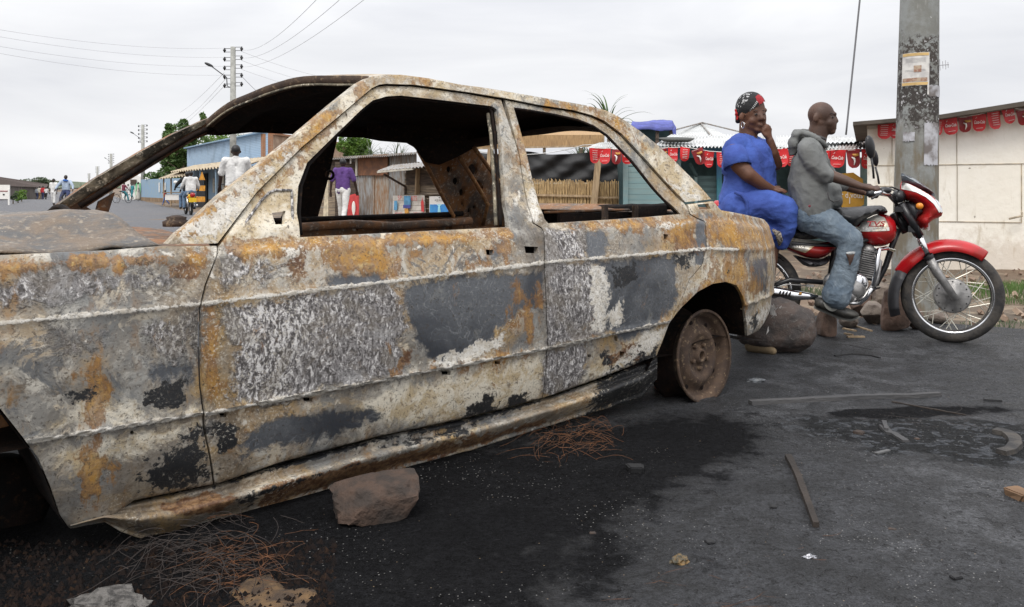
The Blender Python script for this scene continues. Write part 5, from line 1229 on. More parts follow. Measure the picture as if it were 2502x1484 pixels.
# teal kiosk
KY = 14.0
def K(x, y, o_=0): return P(x, y, KY - o_)
kx0, kx1 = K(1522, 400).x, K(2122, 400).x
t = thing('teal_kiosk', ((kx0 + kx1) / 2, KY, 0), 'long teal wooden kiosk with a wavy tin roof behind the two people', 'kiosk')
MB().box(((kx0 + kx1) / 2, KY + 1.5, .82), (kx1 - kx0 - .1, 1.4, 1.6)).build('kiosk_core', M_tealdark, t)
def kplate(name, x0, x1, y0, y1, o_, mat, th=.04): 
    a, b = K(x0, y1, o_), K(x1, y0, o_); return MB().box(((a.x + b.x) / 2, a.y + th / 2, (a.z + b.z) / 2), (abs(b.x - a.x), th, abs(b.z - a.z))).build(name, mat, t)
mb = MB()
for i in range(11): y = 408 + 13.6 * i; a = K(1535, y, .02); b = K(1662, y + 13, .02); mb.box(((a.x + b.x) / 2, a.y + .004 * (i % 2), (a.z + b.z) / 2), (b.x - a.x, .03, abs(a.z - b.z)))
mb.build('shutter_boards', M_teal, t); kplate('frame_post', 1523, 1535, 398, 640, .06, M_teal); kplate('head_panel', 1535, 1662, 380, 405, .04, M_teal); kplate('frame_post', 1655, 1664, 380, 640, .06, M_teal)
mb = MB()
for i in range(11): y = 430 + 14 * i; a = K(1664, y, -.1); b = K(1752, y + 13.4, -.1); mb.box(((a.x + b.x) / 2, a.y + .004 * (i % 2), (a.z + b.z) / 2), (b.x - a.x, .03, abs(a.z - b.z)))
mb.build('inner_boards', plain('teal_mid', (.11, .18, .185), .8, 0, .3, 4, .2, 20, scale=(.5, .5, 5)), t); kplate('upright', 1698, 1704, 425, 640, .0, M_teal); kplate('upright', 1752, 1764, 380, 640, .02, M_bluefascia)
MB().beam(K(1686, 400, .2), K(1702, 432, .1), .04, .03).build('brace', M_tealdark, t)
kplate('eave_board', 1600, 1900, 360, 386, .10, M_bluefascia); kplate('eave_board', 1900, 2118, 364, 372, .10, M_bluefascia)
kplate('corner_post', 2104, 2121, 385, 640, .12, M_teal); kplate('low_panel', 1880, 2104, 560, 640, .0, M_teal)
kplate('counter_front', 1900, 2045, 470, 640, .03, M_tealdark)
# roof in two lengths
corr('roof_sheet', [K(1432, 363, .5), K(1528, 362, .5), K(1512, 346, -.4), K(1465, 350, -.4)], 13, .016, M_tin, t)
corr('roof_sheet', [K(1600, 356, .5), K(1900, 364, .5), K(1885, 331, -1.3), K(1640, 330, -1.3)], 34, .016, M_tin, t)
corr('roof_sheet', [K(1896, 362, .5), K(2070, 366, .5), K(2060, 334, -1.0), K(1896, 332, -1.0)], 20, .018, M_tin, t); corr('roof_sheet', [K(2040, 368, .55), K(2132, 362, .55), K(2135, 340, -.3), K(2060, 345, -.3)], 10, .018, plain('pinkish_tin', (.34, .29, .27), .6, .1, .2, 4, .2), t)
corr('roof_overlap', [K(2010, 350, .2), K(2110, 347, .2), K(2100, 336, -.4), K(2005, 336, -.4)], 9, .014, M_tin, t)
t2 = thing('round_dish', (K(1652, 341, .1).x, KY - .1, K(1652, 345).z), 'dark oval pan lying on the kiosk\'s tin roof', 'pan'); c = K(1653, 343, .15)
MB().lathe(c, (0, -.12, 1), [(.001, -.02), (.20, -.02), (.27, .02), (.275, .03), (.26, .03), (.19, -.005), (.001, -.005)], 30).build('bowl', plain('dark_pan', (.07, .072, .065), .7), t2, True)
# yellow painted sign on the kiosk
t = thing('yellow_sign', (K(2080, 480, .3).x, KY - .3, .6), 'rounded yellow-orange sign with white lettering hanging behind the driver\'s arms', 'sign')
M_yel = plain('sign_yellow', (.62, .34, .05), .6, 0, .2, 4, 0)
sp = [(2050, 425), (2085, 422), (2108, 438), (2112, 470), (2111, 500), (2100, 507), (2080, 513), (2060, 508), (2046, 498), (2044, 460)]
f = [K(x, y, .30) for x, y in sp]; MB().add(f + [q + Vector((0, .03, 0)) for q in f], [tuple(range(len(f)))[::-1], tuple(range(len(f), 2 * len(f)))] + [(i, (i + 1) % len(f), (i + 1) % len(f) + len(f), i + len(f)) for i in range(len(f))]).build('panel', M_yel, t)
text('r d vous', 'lettering', M_white, t, K(2081, 477, .31), (1, 0, -.03), (0, 0, 1), .09, 0, .33, .006, .01); MB().box(K(2076, 490, .315), (.012, .004, .10)).build('drip', M_white, t)
# bunting of soft-drink flags
def flag(par, c, w_, h_, kind, tilt=0.0, turn=0.0, seed=0):
    rt = Matrix.Rotation(turn, 3, 'Z') @ Matrix.Rotation(tilt, 3, 'Y'); rows = []
    def pt(s, v, o_=0):                          # s across -1..1, v down 0..1
        half = w_ / 2 * (1 - .16 * v) * (1 if v < .72 else math.sqrt(max(1 - ((v - .72) / .30) ** 2, 0)))
        q = Vector((s * half, -o_ + .018 * math.sin(v * 3 + seed) * v + .012 * s * math.sin(seed * 2.1), -v * h_)); return c + rt @ q
    rows = [[pt(-1 + 2 * i / 8, j / 12) for i in range(9)] for j in range(13)]
    dk = kind in ('text', 'bottle'); fo = MB().grid(rows).build('flag', M_reddark if kind == 'bottle' else M_red, par, True)
    ux = rt @ Vector((1, 0, 0)); uz = rt @ Vector((0, 0, 1)); n_ = rt @ Vector((0, -1, 0))
    if kind == 'cola':
        text('Coca-Cola', 'lettering', M_white, fo, pt(0, .45, .02), ux, uz, h_ * .20, .35, w_ * .74, .004, .015)
        MB().beam(pt(-.55, .82, .022), pt(.55, .80, .022), .004, h_ * .035, up=n_).build('strapline', M_white, fo)
        MB().beam(pt(-.55, .24, .022), pt(-.35, .16, .022), .004, h_ * .03, up=n_).build('sparkle', M_white, fo)
    elif kind == 'text':
        for k_ in range(6):
            v = .18 + .12 * k_; MB().beam(pt(-.5 - .06 * (k_ % 2), v, .022), pt(.5, v - .01, .022), .004, h_ * (.055 if k_ < 5 else .08), up=n_).build('printed_line', M_white, fo)
    else:
        MB().tube([pt(.75, .30, .03), pt(.15, .33, .035), pt(-.2, .27, .03)], [h_ * .07, h_ * .08, h_ * .03], 7).build('arm_print', M_gold, fo, True)
        MB().tube([pt(-.35, .42, .025), pt(.05, .50, .03), pt(.1, .65, .03), pt(-.1, .85, .03)], [h_ * .03, h_ * .06, h_ * .05, h_ * .02], 6).build('figure_print', M_white, fo, True)
        MB().beam(pt(-.8, .05, .022), pt(.3, .05, .022), .004, h_ * .05, up=n_).build('strapline', M_white, fo)
def bunting(label, Y_, items, x0, y0, x1, y1):
    c0 = P(items[0][0], items[0][1], Y_); t = thing('drinks_bunting', (c0.x, Y_, c0.z), label, 'bunting', 'strings of red drinks flags')
    pts = [P(x0, y0, Y_)] + [P(i[0], i[1], Y_) for i in items] + [P(x1, y1, Y_)]; MB().tube(pts, .005, 5).build('cord', M_white, t, True)
    for i, it in enumerate(items):
        x, y, w_, h_, kd = it[:5]; s = Y_ / FOC; rr_ = random.Random(x * 7 + i); flag(t, P(x, y, Y_), w_ * s * rr_.uniform(.88, 1.05), h_ * s * rr_.uniform(.9, 1.08), kd, (it[5] if len(it) > 5 else 0) + rr_.uniform(-.10, .10), rr_.uniform(-.5, .5), i * 1.7)
bunting('string of red drinks flags on the kiosk eave beside the timber post', KY - .58, [(1452, 362, 29, 36, 'text'), (1478, 363, 29, 36, 'cola'), (1508, 364, 29, 36, 'bottle'), (1535, 364, 29, 36, 'cola'), (1565, 366, 29, 36, 'text')], 1436, 361, 1590, 367)
bunting('string of red drinks flags on the kiosk between the car and the woman in blue', KY - .62, [(1618, 362, 27, 36, 'bottle'), (1644, 361, 27, 36, 'cola'), (1674, 360, 28, 38, 'text'), (1702, 364, 28, 39, 'bottle', -.3), (1733, 370, 29, 42, 'cola', .04), (1764, 372, 28, 40, 'text')], 1600, 362, 1780, 372)
bunting('string of red drinks flags on the kiosk on both sides of the driver', KY - .62, [(1880, 364, 29, 42, 'bottle'), (1909, 364, 30, 42, 'cola'), (1936, 368, 28, 40, 'text'), (2014, 368, 28, 42, 'text'), (2048, 366, 36, 46, 'cola'), (2084, 365, 34, 48, 'bottle'), (2119, 366, 32, 44, 'cola', .12)], 1866, 362, 2134, 364)

# white-washed building
WY = 10.5
def Wp(x, y, o_=0): return P(x, y, WY - o_)
M_wash = None
def washmat():
    m, t, b = newmat('whitewash'); k = NT(t); v = k.coord()
    c = k.mix(k.step(k.noise(v, 1.1, 6), .4, .65), (.90, .87, .80), (.82, .78, .69)); vs = k.coord(scale=(1.5, 1.5, .35))
    c = k.mix(k.math('MULTIPLY', k.step(k.noise(vs, 4, 7, .65), .57, .68), .5), c, (.42, .34, .22))
    c = k.mix(k.math('MULTIPLY', k.step(k.noise(v, 16, 4), .68, .72), .8), c, (.25, .22, .17))
    sp = k.n('ShaderNodeSeparateXYZ'); k.l(v, sp.inputs[0]); mud = k.step(k.math('SUBTRACT', k.math('MULTIPLY', k.noise(v, 5, 8, .7), 1.1), sp.outputs[2]), .10, .38)
    c = k.mix(k.math('MULTIPLY', mud, .4), c, (.36, .25, .15)); c = k.mix(k.math('MULTIPLY', k.step(k.noise(v, 2.3, 7, .7, 1.0), .60, .66), .25), c, (.66, .59, .46))
    k.l(c, b.inputs['Base Color']); b.inputs['Roughness'].default_value = .85; k.l(k.bump(k.noise(v, 10, 6), .45, .02), b.inputs['Normal']); return m
M_wash = washmat(); M_joint = plain('joint_stain', (.50, .42, .31), .9, 0, .4, 8, 0); M_roofb = plain('roof_edge', (.085, .07, .055), .8, 0, .3, 3, .2); M_fas = plain('fascia_board', (.50, .45, .38), .8, 0, .25, 3, .2)
t = thing('white_building', (Wp(2350, 500).x, WY, gz(WY)), 'whitewashed panel building with a sloping brown roof edge at the right', 'building')
tp = [(2119, 306), (2300, 292), (2512, 262), (2760, 226)]
f = [Wp(2119, 668)] + [Wp(x, y) for x, y in tp] + [Wp(2760, 668)]
MB().add(f + [q + Vector((3.4 * q.x / WY + .15, 3.2, 0)) for q in f], [tuple(range(6))[::-1], tuple(range(6, 12))] + [(i, (i + 1) % 6, (i + 1) % 6 + 6, i + 6) for i in range(6)]).build('walls', M_wash, t)
rt_ = [(2084, 298, 12), (2300, 280, 14), (2512, 246, 16), (2780, 206, 18)]
mb = MB()
for (x0, y0, h0), (x1, y1, h1) in zip(rt_[:-1], rt_[1:]):
    q = [Wp(x0, y0, .35), Wp(x1, y1, .35), Wp(x1, y1 + h1 * .7, .35), Wp(x0, y0 + h0 * .7, .35)]; bk = [v_ + Vector((3.8 * v_.x / WY + .1, 3.8, 0)) for v_ in q]; mb.add(q + bk, [(3, 2, 1, 0), (4, 5, 6, 7), (0, 1, 5, 4), (2, 3, 7, 6), (0, 4, 7, 3), (1, 2, 6, 5)])
mb.build('roof', M_roofb, t)
mb = MB()
for (x0, y0, h0), (x1, y1, h1) in zip(rt_[:-1], rt_[1:]): mb.beam(Wp(max(x0, 2120), y0 + h0 + 5 - (0 if x0 > 2100 else 3), .06), Wp(x1, y1 + h1 + 5, .06), .05, .04)
mb.build('fascia_board', M_fas, t)
for (x0, y0, x1, y1) in ((2121, 405, 2290, 403), (2290, 403, 2760, 396), (2290, 541, 2494, 544), (2121, 455, 2180, 455)): MB().beam(Wp(x0, y0, .006), Wp(x1, y1, .006), .010, .006, up=(0, 0, 1)).build('panel_joint', M_joint, t)
for (x, y0, y1) in ((2338, 300, 400), (2339, 403, 540), (2496, 400, 545), (2180, 300, 400)): MB().beam(Wp(x, y0, .006), Wp(x, y1, .006), .006, .012, up=(0, 1, 0)).build('panel_joint', M_joint if x > 2400 else M_fas, t)
MB().tube([Wp(2497, 520, .05), Wp(2497, 528, .10), Wp(2466, 535, .12)], .012, 7).build('bar_handle', M_joint, t, True)
wallbox('plinth', (Wp(2119, 0).x, WY - .05), (Wp(2760, 0).x, WY - .05), -.5, CAMH - 206 * WY / FOC, .1, plain('plinth', (.30, .20, .13), .95, 0, .35, 3, .4, 12), t)
bunting('string of red drinks flags pinned along the roof edge of the white building', WY - .14, [(2163, 300, 38, 40, 'text', .05), (2190, 299, 32, 40, 'cola'), (2226, 297, 34, 42, 'bottle'), (2262, 294, 34, 42, 'cola'), (2293, 292, 32, 40, 'text', .06), (2319, 288, 33, 40, 'cola', -.05), (2357, 285, 34, 41, 'bottle', -.06), (2392, 280, 33, 41, 'cola', -.12), (2427, 270, 34, 43, 'text', -.14), (2461, 262, 36, 43, 'cola', -.14), (2498, 268, 34, 40, 'bottle', -.14)], 2148, 300, 2520, 262)
# television aerial
t = thing('aerial', (Wp(2290, 200).x, WY + .6, 2.0), 'small television aerial peeping out on the right of the big pole', 'aerial')
a = P(2291, 160, WY + .6); MB().tube([Vector((a.x - .1, WY + .6, 1.7)), Vector((a.x - .1, WY + .6, 2.5))], .012, 6).build('mast', M_wire2, t)
MB().tube([P(2270, 162, WY + .6), P(2318, 158, WY + .6)], .006, 5).build('boom', M_wire2, t)
for x, y in ((2296, 145), (2303, 150), (2310, 148), (2316, 152)): MB().tube([P(x, y, WY + .6), P(x + 1, 320 - y - 2, WY + .6)], .004, 5).build('element', M_wire2, t)
# the big pole
def bigpole():
    m, t, b = newmat('big_pole_concrete'); k = NT(t); v = k.coord(); vs = k.coord(scale=(1, 1, .3))
    sp = k.n('ShaderNodeSeparateXYZ'); k.l(v, sp.inputs[0]); z = sp.outputs[2]
    n1_, n2, n3 = k.noise(v, 5, 8, .7), k.noise(v, 24, 7, .7), k.noise(vs, 12, 7, .65)
    c = k.mix(k.step(n1_, .4, .6), (.27, .28, .27), (.20, .20, .18)); c = k.mix(k.math('MULTIPLY', k.step(n3, .55, .65), .5), c, (.36, .36, .34))
    wz = k.math('ADD', z, k.math('MULTIPLY', k.math('SUBTRACT', n1_, .5), .9))
    band = k.math('MULTIPLY', k.step(wz, 1.35, 1.5), k.step(wz, 2.12, 2.0)); core = k.math('MULTIPLY', k.step(wz, 1.42, 1.55), k.step(wz, 1.84, 1.76))
    c = k.mix(k.math('MULTIPLY', band, k.step(n2, .44, .52)), c, (.055, .045, .038)); c = k.mix(k.math('MULTIPLY', core, k.step(n2, .40, .50)), c, (.045, .038, .034))
    low = k.step(wz, 1.45, 1.2); c = k.mix(k.math('MULTIPLY', low, k.step(n3, .42, .6)), c, (.17, .145, .105))
    c = k.mix(k.math('MULTIPLY', band, k.step(n2, .60, .64)), c, (.50, .49, .49)); up = k.step(z, 1.9, 2.1)
    c = k.mix(k.math('MULTIPLY', up, k.step(n2, .67, .69)), c, (.62, .62, .60))
    k.l(c, b.inputs['Base Color']); b.inputs['Roughness'].default_value = .9; k.l(k.bump(n2, .6, .006), b.inputs['Normal']); return m
PY = 6.9; M_bp = bigpole(); pc = lambda z: Vector((P(2238.5, 457, PY).x + .018 * (z - .95), PY, z)); pr = lambda z: .158 - .0135 * (z - .95)
t = thing('big_pole', (pc(0).x, PY, -.02), 'thick stained concrete pole plastered with torn posters behind the motorcycle', 'power pole')
MB().lathe((pc(0).x, PY, 0), (.018, 0, 1), [(pr(z), z) for z in np.linspace(-.1, 8, 40)], 40).build('shaft', M_bp, t, True)
def onpole(name, a0, a1, z0, z1, mat, par=None, o_=.004, jag=0, seed=0):
    rows = []
    for j in range(9):
        z = z0 + (z1 - z0) * j / 8; row = []
        for i in range(13):
            s = i / 12; jj = jag * noise.noise(Vector((i * .9, j * .9, seed))) if (j in (0, 8) or i in (0, 12)) else 0
            a = R(a0 + (a1 - a0) * s + jj * 40); c = pc(z); row.append(c + Vector((math.sin(a), -math.cos(a), 0)) * (pr(z) + o_ + .002 * noise.noise(Vector((i, j, seed)))) + Vector((0, 0, jj)))
        rows.append(row)
    return MB().grid(rows).build(name, mat, par, True)
zz = lambda y: CAMH + (HY - y) * (PY - .14) / FOC
M_paper = plain('aged_paper', (.66, .64, .60), .8, 0, .2, 14, .1, 20, (.50, .48, .46)); M_och = plain('ochre_print', (.62, .42, .17), .7, 0, .2, 10, 0); M_brownp = plain('brown_print', (.25, .12, .08), .7, 0, .5, 40, 0, 1, (.45, .35, .25))
t = thing('poster', pc(zz(170)) + Vector((-.05, -.15, 0)), 'white notice with ochre bands and a small portrait pasted on the big pole', 'poster')
onpole('paper', -72, 6, zz(209), zz(128), M_paper, t, .005, .004, 1); onpole('ochre_band', -70, 4, zz(136), zz(129), M_och, t, .007); onpole('ochre_band', -70, 2, zz(208), zz(201), M_och, t, .007); onpole('picture_strip', -68, 0, zz(199), zz(190), M_brownp, t, .007)
onpole('portrait', -36, -16, zz(176), zz(160), M_brownp, t, .007)
for k_ in range(6): onpole('printed_line', -60, -5, zz(142 + 3 * k_ + (16 if k_ > 3 else 0)) - .002, zz(142 + 3 * k_ + (16 if k_ > 3 else 0)), plain('grey_print', (.35, .34, .34), .8, 0, .1, 5, 0) if k_ == 0 else bpy.data.materials['grey_print'], t, .007)
for i, (a0, a1, y0, y1, lb) in enumerate(((4, 60, 236, 209, 'torn grey poster remnant just below the ochre notice on the big pole'), (-6, 40, 404, 300, 'long peeling grey poster remnant low on the big pole'), (-62, -30, 345, 322, 'small torn paper scrap on the left of the big pole'), (0, 5, 232, 206, 'narrow white paper strip hanging under the ochre notice'))):
    o = onpole('torn_poster', a0, a1, zz(y0), zz(y1), plain('torn_paper', (.42, .42, .44), .85, 0, .5, 11, .1, 20, (.16, .14, .13), det=9) if i != 3 else M_paper, None, .004 + .0015 * i, .018 if i != 3 else .004, i + 3); tag(o, lb, 'poster', 'torn posters on the big pole')

# rubble, rocks and grass on the verge
M_rock = plain('brown_rock', (.15, .095, .07), .9, 0, .4, 7, .8, 22, (.085, .058, .045), bdist=.02); M_rockg = plain('grey_rock', (.20, .165, .135), .9, 0, .4, 7, .8, 22, (.11, .085, .07), bdist=.02)
def rock(c, r, seed, mat, label, cat='rock', group=None, name='rock', flat=1.0, sink=.12, rot=0.0):
    bm = bmesh.new(); bmesh.ops.create_icosphere(bm, subdivisions=4, radius=1); rnd = random.Random(seed)
    pl = [(Vector((rnd.gauss(0, 1), rnd.gauss(0, 1), rnd.gauss(0, 1))).normalized(), rnd.uniform(.55, .85)) for _ in range(11)]
    vs = []
    for v in bm.verts:
        q = v.co.copy()
        for n_, d in pl:
            e = q.dot(n_)
            if e > d: q -= n_ * (e - d) * .93
        q *= 1 + .06 * noise.noise(q * 3 + Vector((seed, 0, 0))) + .02 * noise.noise(q * 11)
        q = Matrix.Rotation(rot, 3, 'Z') @ Vector((q.x * r[0], q.y * r[1], q.z * r[2])); vs.append(q)
    zmin = min(v.z for v in vs); vs = [v + Vector(c) + Vector((0, 0, -zmin - sink * r[2])) for v in vs]
    o = mkobj(name, vs, [tuple(v.index for v in f.verts) for f in bm.faces], mat, None, True); bm.free(); tag(o, label, cat, group)
    e = o.modifiers.new('e', 'EDGE_SPLIT'); e.split_angle = R(32); return o
def gp(x, y): return G(x, y, 0.0)
RK = [(2185, 808, .22, .16, .30, 'tall upright brown rock just behind the front mudguard'), (2130, 792, .24, .18, .17, 'flat slabby grey rock under the engine'), (2100, 770, .20, .16, .20, 'brown rock seen below the chrome crash bar'), (2155, 752, .18, .14, .22, 'pale topped rock between the engine and the front wheel'), (2120, 735, .16, .12, .20, 'small brown rock right of the engine'), (2075, 800, .16, .12, .12, 'low brown rock by the driver\'s shoe'), (2238, 805, .16, .12, .16, 'reddish rock seen through the front wheel spokes'), (2290, 790, .20, .14, .10, 'low rock behind the lower rim of the front wheel')]
for i, (x, y, a, b, c_, lb) in enumerate(RK): rock(gp(x, y), (a * .5, b * .5, c_ * .55), 100 + i, M_rock if i % 2 == 0 else M_rockg, lb, 'rock', 'rocks behind the motorcycle', rot=i * .7)
rnd = random.Random(5)
mb = MB()
for i in range(520):
    x = rnd.uniform(2.0, 7.5); y = rnd.uniform(5.9, 10.3); s = rnd.uniform(.008, .035); c = Vector((x, y, dirtz(x, y) + s * .3)); mb.box(c, (s * rnd.uniform(1, 2), s * rnd.uniform(1, 2), s), Euler((rnd.random(), rnd.random(), rnd.random() * 3)).to_matrix())
o = mb.build('rubble', plain('rubble', (.30, .22, .16), .95, 0, .5, 3, 0, 1, (.15, .10, .075)), None); tag(o, 'small stones and brick crumbs scattered on the earth verge', 'rubble', None, 'stuff')
def grass(cx_, cy_, rx2, ry2, n, h_, mat, label, seed):
    rnd = random.Random(seed); mb = MB()
    for i in range(n):
        a = rnd.uniform(0, 6.28); q = math.sqrt(rnd.random()); x = cx_ + rx2 * q * math.cos(a); y = cy_ + ry2 * q * math.sin(a); z = dirtz(x, y) if y > 5.7 else 0
        hh = h_ * rnd.uniform(.4, 1) * (1 - .5 * q); b = Vector((rnd.uniform(-.6, .6), rnd.uniform(-.4, .4), 0)) * hh; w_ = .003; k = len(mb.v); p0 = Vector((x, y, z - .01))
        mb.v += [p0 - Vector((w_, 0, 0)), p0 + Vector((w_, 0, 0)), p0 + b * .35 + Vector((w_ * .8, 0, hh * .6)), p0 + b * .35 + Vector((-w_ * .8, 0, hh * .6)), p0 + b + Vector((0, 0, hh))]; mb.f += [(k, k + 1, k + 2, k + 3), (k + 3, k + 2, k + 4)]
    o = mb.build('grass', mat, None); tag(o, label, 'grass', None, 'stuff')
grass(5.2, 7.9, 1.2, .9, 3000, .17, M_leafm, 'tall green grass at the right edge below the white building', 3)
grass(3.0, 8.2, .8, .5, 800, .14, M_leaf3, 'green grass behind the front wheel and the big pole', 4)
grass(4.3, 6.4, 1.4, .35, 900, .07, M_leaf3, 'short sparse grass along the road edge at the right', 6)
# ------------------------------------------------------------------ motorcycle
H0 = (2.68, 5.486); YAW = R(-10); HD = (math.cos(YAW), math.sin(YAW)); MN = (math.sin(YAW), -math.cos(YAW))   # heading, side facing the camera
def ma(px, d=0.0):
    t = (px - CX) / FOC
    return (t * (H0[1] + d * MN[1]) - H0[0] - d * MN[0]) / (HD[0] - t * HD[1])
def mw(a, d, z): return Vector((H0[0] + a * HD[0] + d * MN[0], H0[1] + a * HD[1] + d * MN[1], z))
def maz(px, py, d=0.0):
    a = ma(px, d); Y = H0[1] + a * HD[1] + d * MN[1]; return a, CAMH + (HY - py) * Y / FOC
def MP(px, py, d=0.0):
    a, z = maz(px, py, d); return mw(a, d, z)
S_ = 395.0
M_mred = plain('gloss_red', (.42, .008, .012), .25, 0, .3, 9, .04, 40, (.30, .022, .018), det=8); M_msil = plain('silver_panel', (.62, .61, .57), .28, .35, .15, 5, .03, 40, (.55, .48, .36))
M_chrome = plain('chrome', (.75, .75, .76), .14, 1.0, .15, 9, 0); M_steel = plain('worn_steel', (.42, .41, .40), .38, .8, .35, 14, .15, 40); M_alu = plain('cast_alloy', (.36, .35, .34), .45, .55, .4, 16, .3, 40)
M_blk = plain('black_paint', (.015, .015, .017), .35, 0, .2, 6, .05); M_plast = plain('grey_plastic', (.045, .045, .05), .5, 0, .3, 8, .1); M_vinyl = plain('black_vinyl', (.022, .022, .024), .42, 0, .3, 8, .35, 18, bdist=.02)
M_tyre = plain('tyre_rubber', (.020, .019, .019), .8, 0, .4, 14, .5, 60, (.060, .052, .044), det=8); M_amber = plain('amber_lens', (.70, .24, .02), .2, 0, .2, 20, 0); M_lens = plain('lamp_lens', (.66, .68, .70), .12, 0, .1, 4, 0); M_gl = plain('tinted_screen', (.12, .14, .16), .12, 0, .2, 3, 0)
M_spoke = plain('spoke_steel', (.62, .60, .52), .35, .6, .1, 5, 0)
moto = thing('motorcycle', (mw(-.58, 0, 0)), 'red and silver motorcycle carrying the driver and the woman, with a black tank cover', 'motorcycle')
def puff(name, poly, dm, r, mat, par=moto, d0=0.0, step=.018, decals=(), both=True, sharp=.5, it=1, thin=0.0):
    po = [maz(x, y, d0 + dm * .5) for x, y in smoothpoly(poly, it)]
    V, T = cdt(po, [], step)
    def dep(p): e = min(edist(p, po) / r, 1); return dm * (1 - (1 - e) ** 2) ** sharp + thin
    k_ = len(V); D = [dep(p) for p in V]; vs = [mw(a, d0 + D[i], z) for i, (a, z) in enumerate(V)]
    back = [mw(a, (-(d0 + D[i]) if both == 'mirror' else d0 - (D[i] if both else .004)), z) for i, (a, z) in enumerate(V)]
    ec = {}
    for f in T:
        for i in range(len(f)): ec[(f[i], f[(i + 1) % len(f)])] = 1
    rim = [(b, a, a + k_, b + k_) for (a, b) in ec if (b, a) not in ec]
    o = mkobj(name, vs + back, T + [tuple(i + k_ for i in f[::-1]) for f in T] + rim, mat, par, True)
    e = o.modifiers.new('e', 'EDGE_SPLIT'); e.split_angle = R(60)
    for nm, pl, m_ in decals:
        pd = [maz(x, y, d0 + dm) for x, y in pl]; V2, T2 = cdt(pd, [], step * .7)
        q = mkobj(nm, [mw(a, d0 + dep((a, z)) + .003, z) for a, z in V2], T2, m_, o, True)
    return o, po, dep
# wheels
def wheel(c, ax, r, name, hub=.10):
    w_ = thing(name, c, None, None); w_.parent = moto; w_.matrix_parent_inverse = WM[moto.name].inverted()
    bx_, by_, bd_ = basis(ax); rt = .040
    MB().torus(c, ax, r - rt, rt, 72, 14, 1.0).build('tyre', M_tyre, w_, True)
    MB().lathe(c, ax, [(r - .072, -.030), (r - .060, -.034), (r - .056, -.028), (r - .066, -.012), (r - .068, 0), (r - .066, .012), (r - .056, .028), (r - .060, .034), (r - .072, .030), (r - .076, 0), (r - .072, -.030)], 72).build('rim', M_chrome, w_, True)
    MB().lathe(c, ax, [(.001, .050), (.022, .050), (.026, .040), (hub - .012, .036), (hub, .028), (hub, -.02), (.04, -.03), (.03, -.05), (.001, -.05)], 40).build('hub', M_alu, w_, True)
    for i in range(36):
        a = 2 * math.pi * i / 36; sg = 1 if i % 2 else -1; off_ = sg * (.62 if (i // 2) % 2 else -.62)
        e0 = c + (bx_ * math.cos(a + off_) + by_ * math.sin(a + off_)) * (hub - .006) + bd_ * (.024 * sg); e1 = c + (bx_ * math.cos(a) + by_ * math.sin(a)) * (r - .068)
        MB().tube([e0, e1], .0026, 5).build('spoke', M_spoke, w_)
    for i in range(12): a = 2 * math.pi * i / 12; MB().lathe(c + (bx_ * math.cos(a) + by_ * math.sin(a)) * (hub - .018) + bd_ * .034, ax, [(.005, 0), (.005, .003), (.001, .003)], 6).build('hub_rivet', M_blk, w_)
    return w_
ya = R(-20); axf = Vector((math.sin(ya), -math.cos(ya), 0)); axr = Vector((MN[0], MN[1], 0))
fc = MP(2326, 721); fc.z = .289; wheel(fc, axf, .289, 'front_wheel', .105)
rc_ = MP(1842, 716); rc_.z = .289; wheel(rc_, axr, .289, 'rear_wheel', .07)
# front mudguard: an arc over the wheel, with a black flap behind
fh = Vector((math.cos(ya), math.sin(ya), 0)); fm = axf
def arc(name, a0, a1, r0, r1, wd, mat, bulge=.03, par=moto, n=40):
    rows = []
    for i in range(n + 1):
        t = i / n; a = R(a0 + (a1 - a0) * t); r = r0 + (r1 - r0) * t; taper = min(1, .55 + 3 * t, .35 + 4 * (1 - t)); row = []
        for j in range(11):
            s = -1 + 2 * j / 10; rr = r + bulge * (1 - s * s) - .035 * abs(s) ** 4; row.append(fc + (fh * math.cos(a) + Vector((0, 0, 1)) * math.sin(a)) * rr + fm * (s * wd / 2 * taper))
        rows.append(row)
    o = MB().grid(rows).build(name, mat, par, True); s_ = o.modifiers.new('s', 'SOLIDIFY'); s_.thickness = .006; return o
arc('front_mudguard', 54, 156, .300, .318, .15, M_mred); arc('mudguard_flap', 154, 203, .318, .350, .14, M_plast, .02)
# fork
for sd_ in (1, -1):
    d = .085 * sd_
    def fp(x, y): 
        a, z = maz(x, y, 0); return mw(a, 0, z) + fm * d
    MB().tube([fp(2267, 628), fp(2290, 668), fp(2331, 728)], [.026, .025, .021], 14).build('fork_slider', M_alu, moto, True)
    MB().tube([fp(2243, 572), fp(2268, 632)], .017, 12).build('fork_tube', M_chrome, moto, True)
    MB().tube([fp(2200, 498), fp(2245, 576)], .025, 12).build('fork_cover', M_blk, moto, True)
    MB().lathe(fp(2266, 626), (fp(2331, 728) - fp(2267, 628)), [(.030, -.012), (.032, 0), (.030, .012)], 14).build('dust_seal', M_blk, moto, True)
MB().tube([fc - fm * .10, fc + fm * .10], .012, 10).build('front_axle', M_steel, moto, True)
MB().beam(MP(2196, 512, .10), MP(2196, 512, -.10), .05, .03).build('top_yoke', M_blk, moto); MB().beam(MP(2232, 560, .10), MP(2232, 560, -.10), .06, .04).build('lower_yoke', M_blk, moto)
MB().tube([MP(2185, 520), MP(2216, 566)], .032, 12).build('steering_head', M_blk, moto, True)
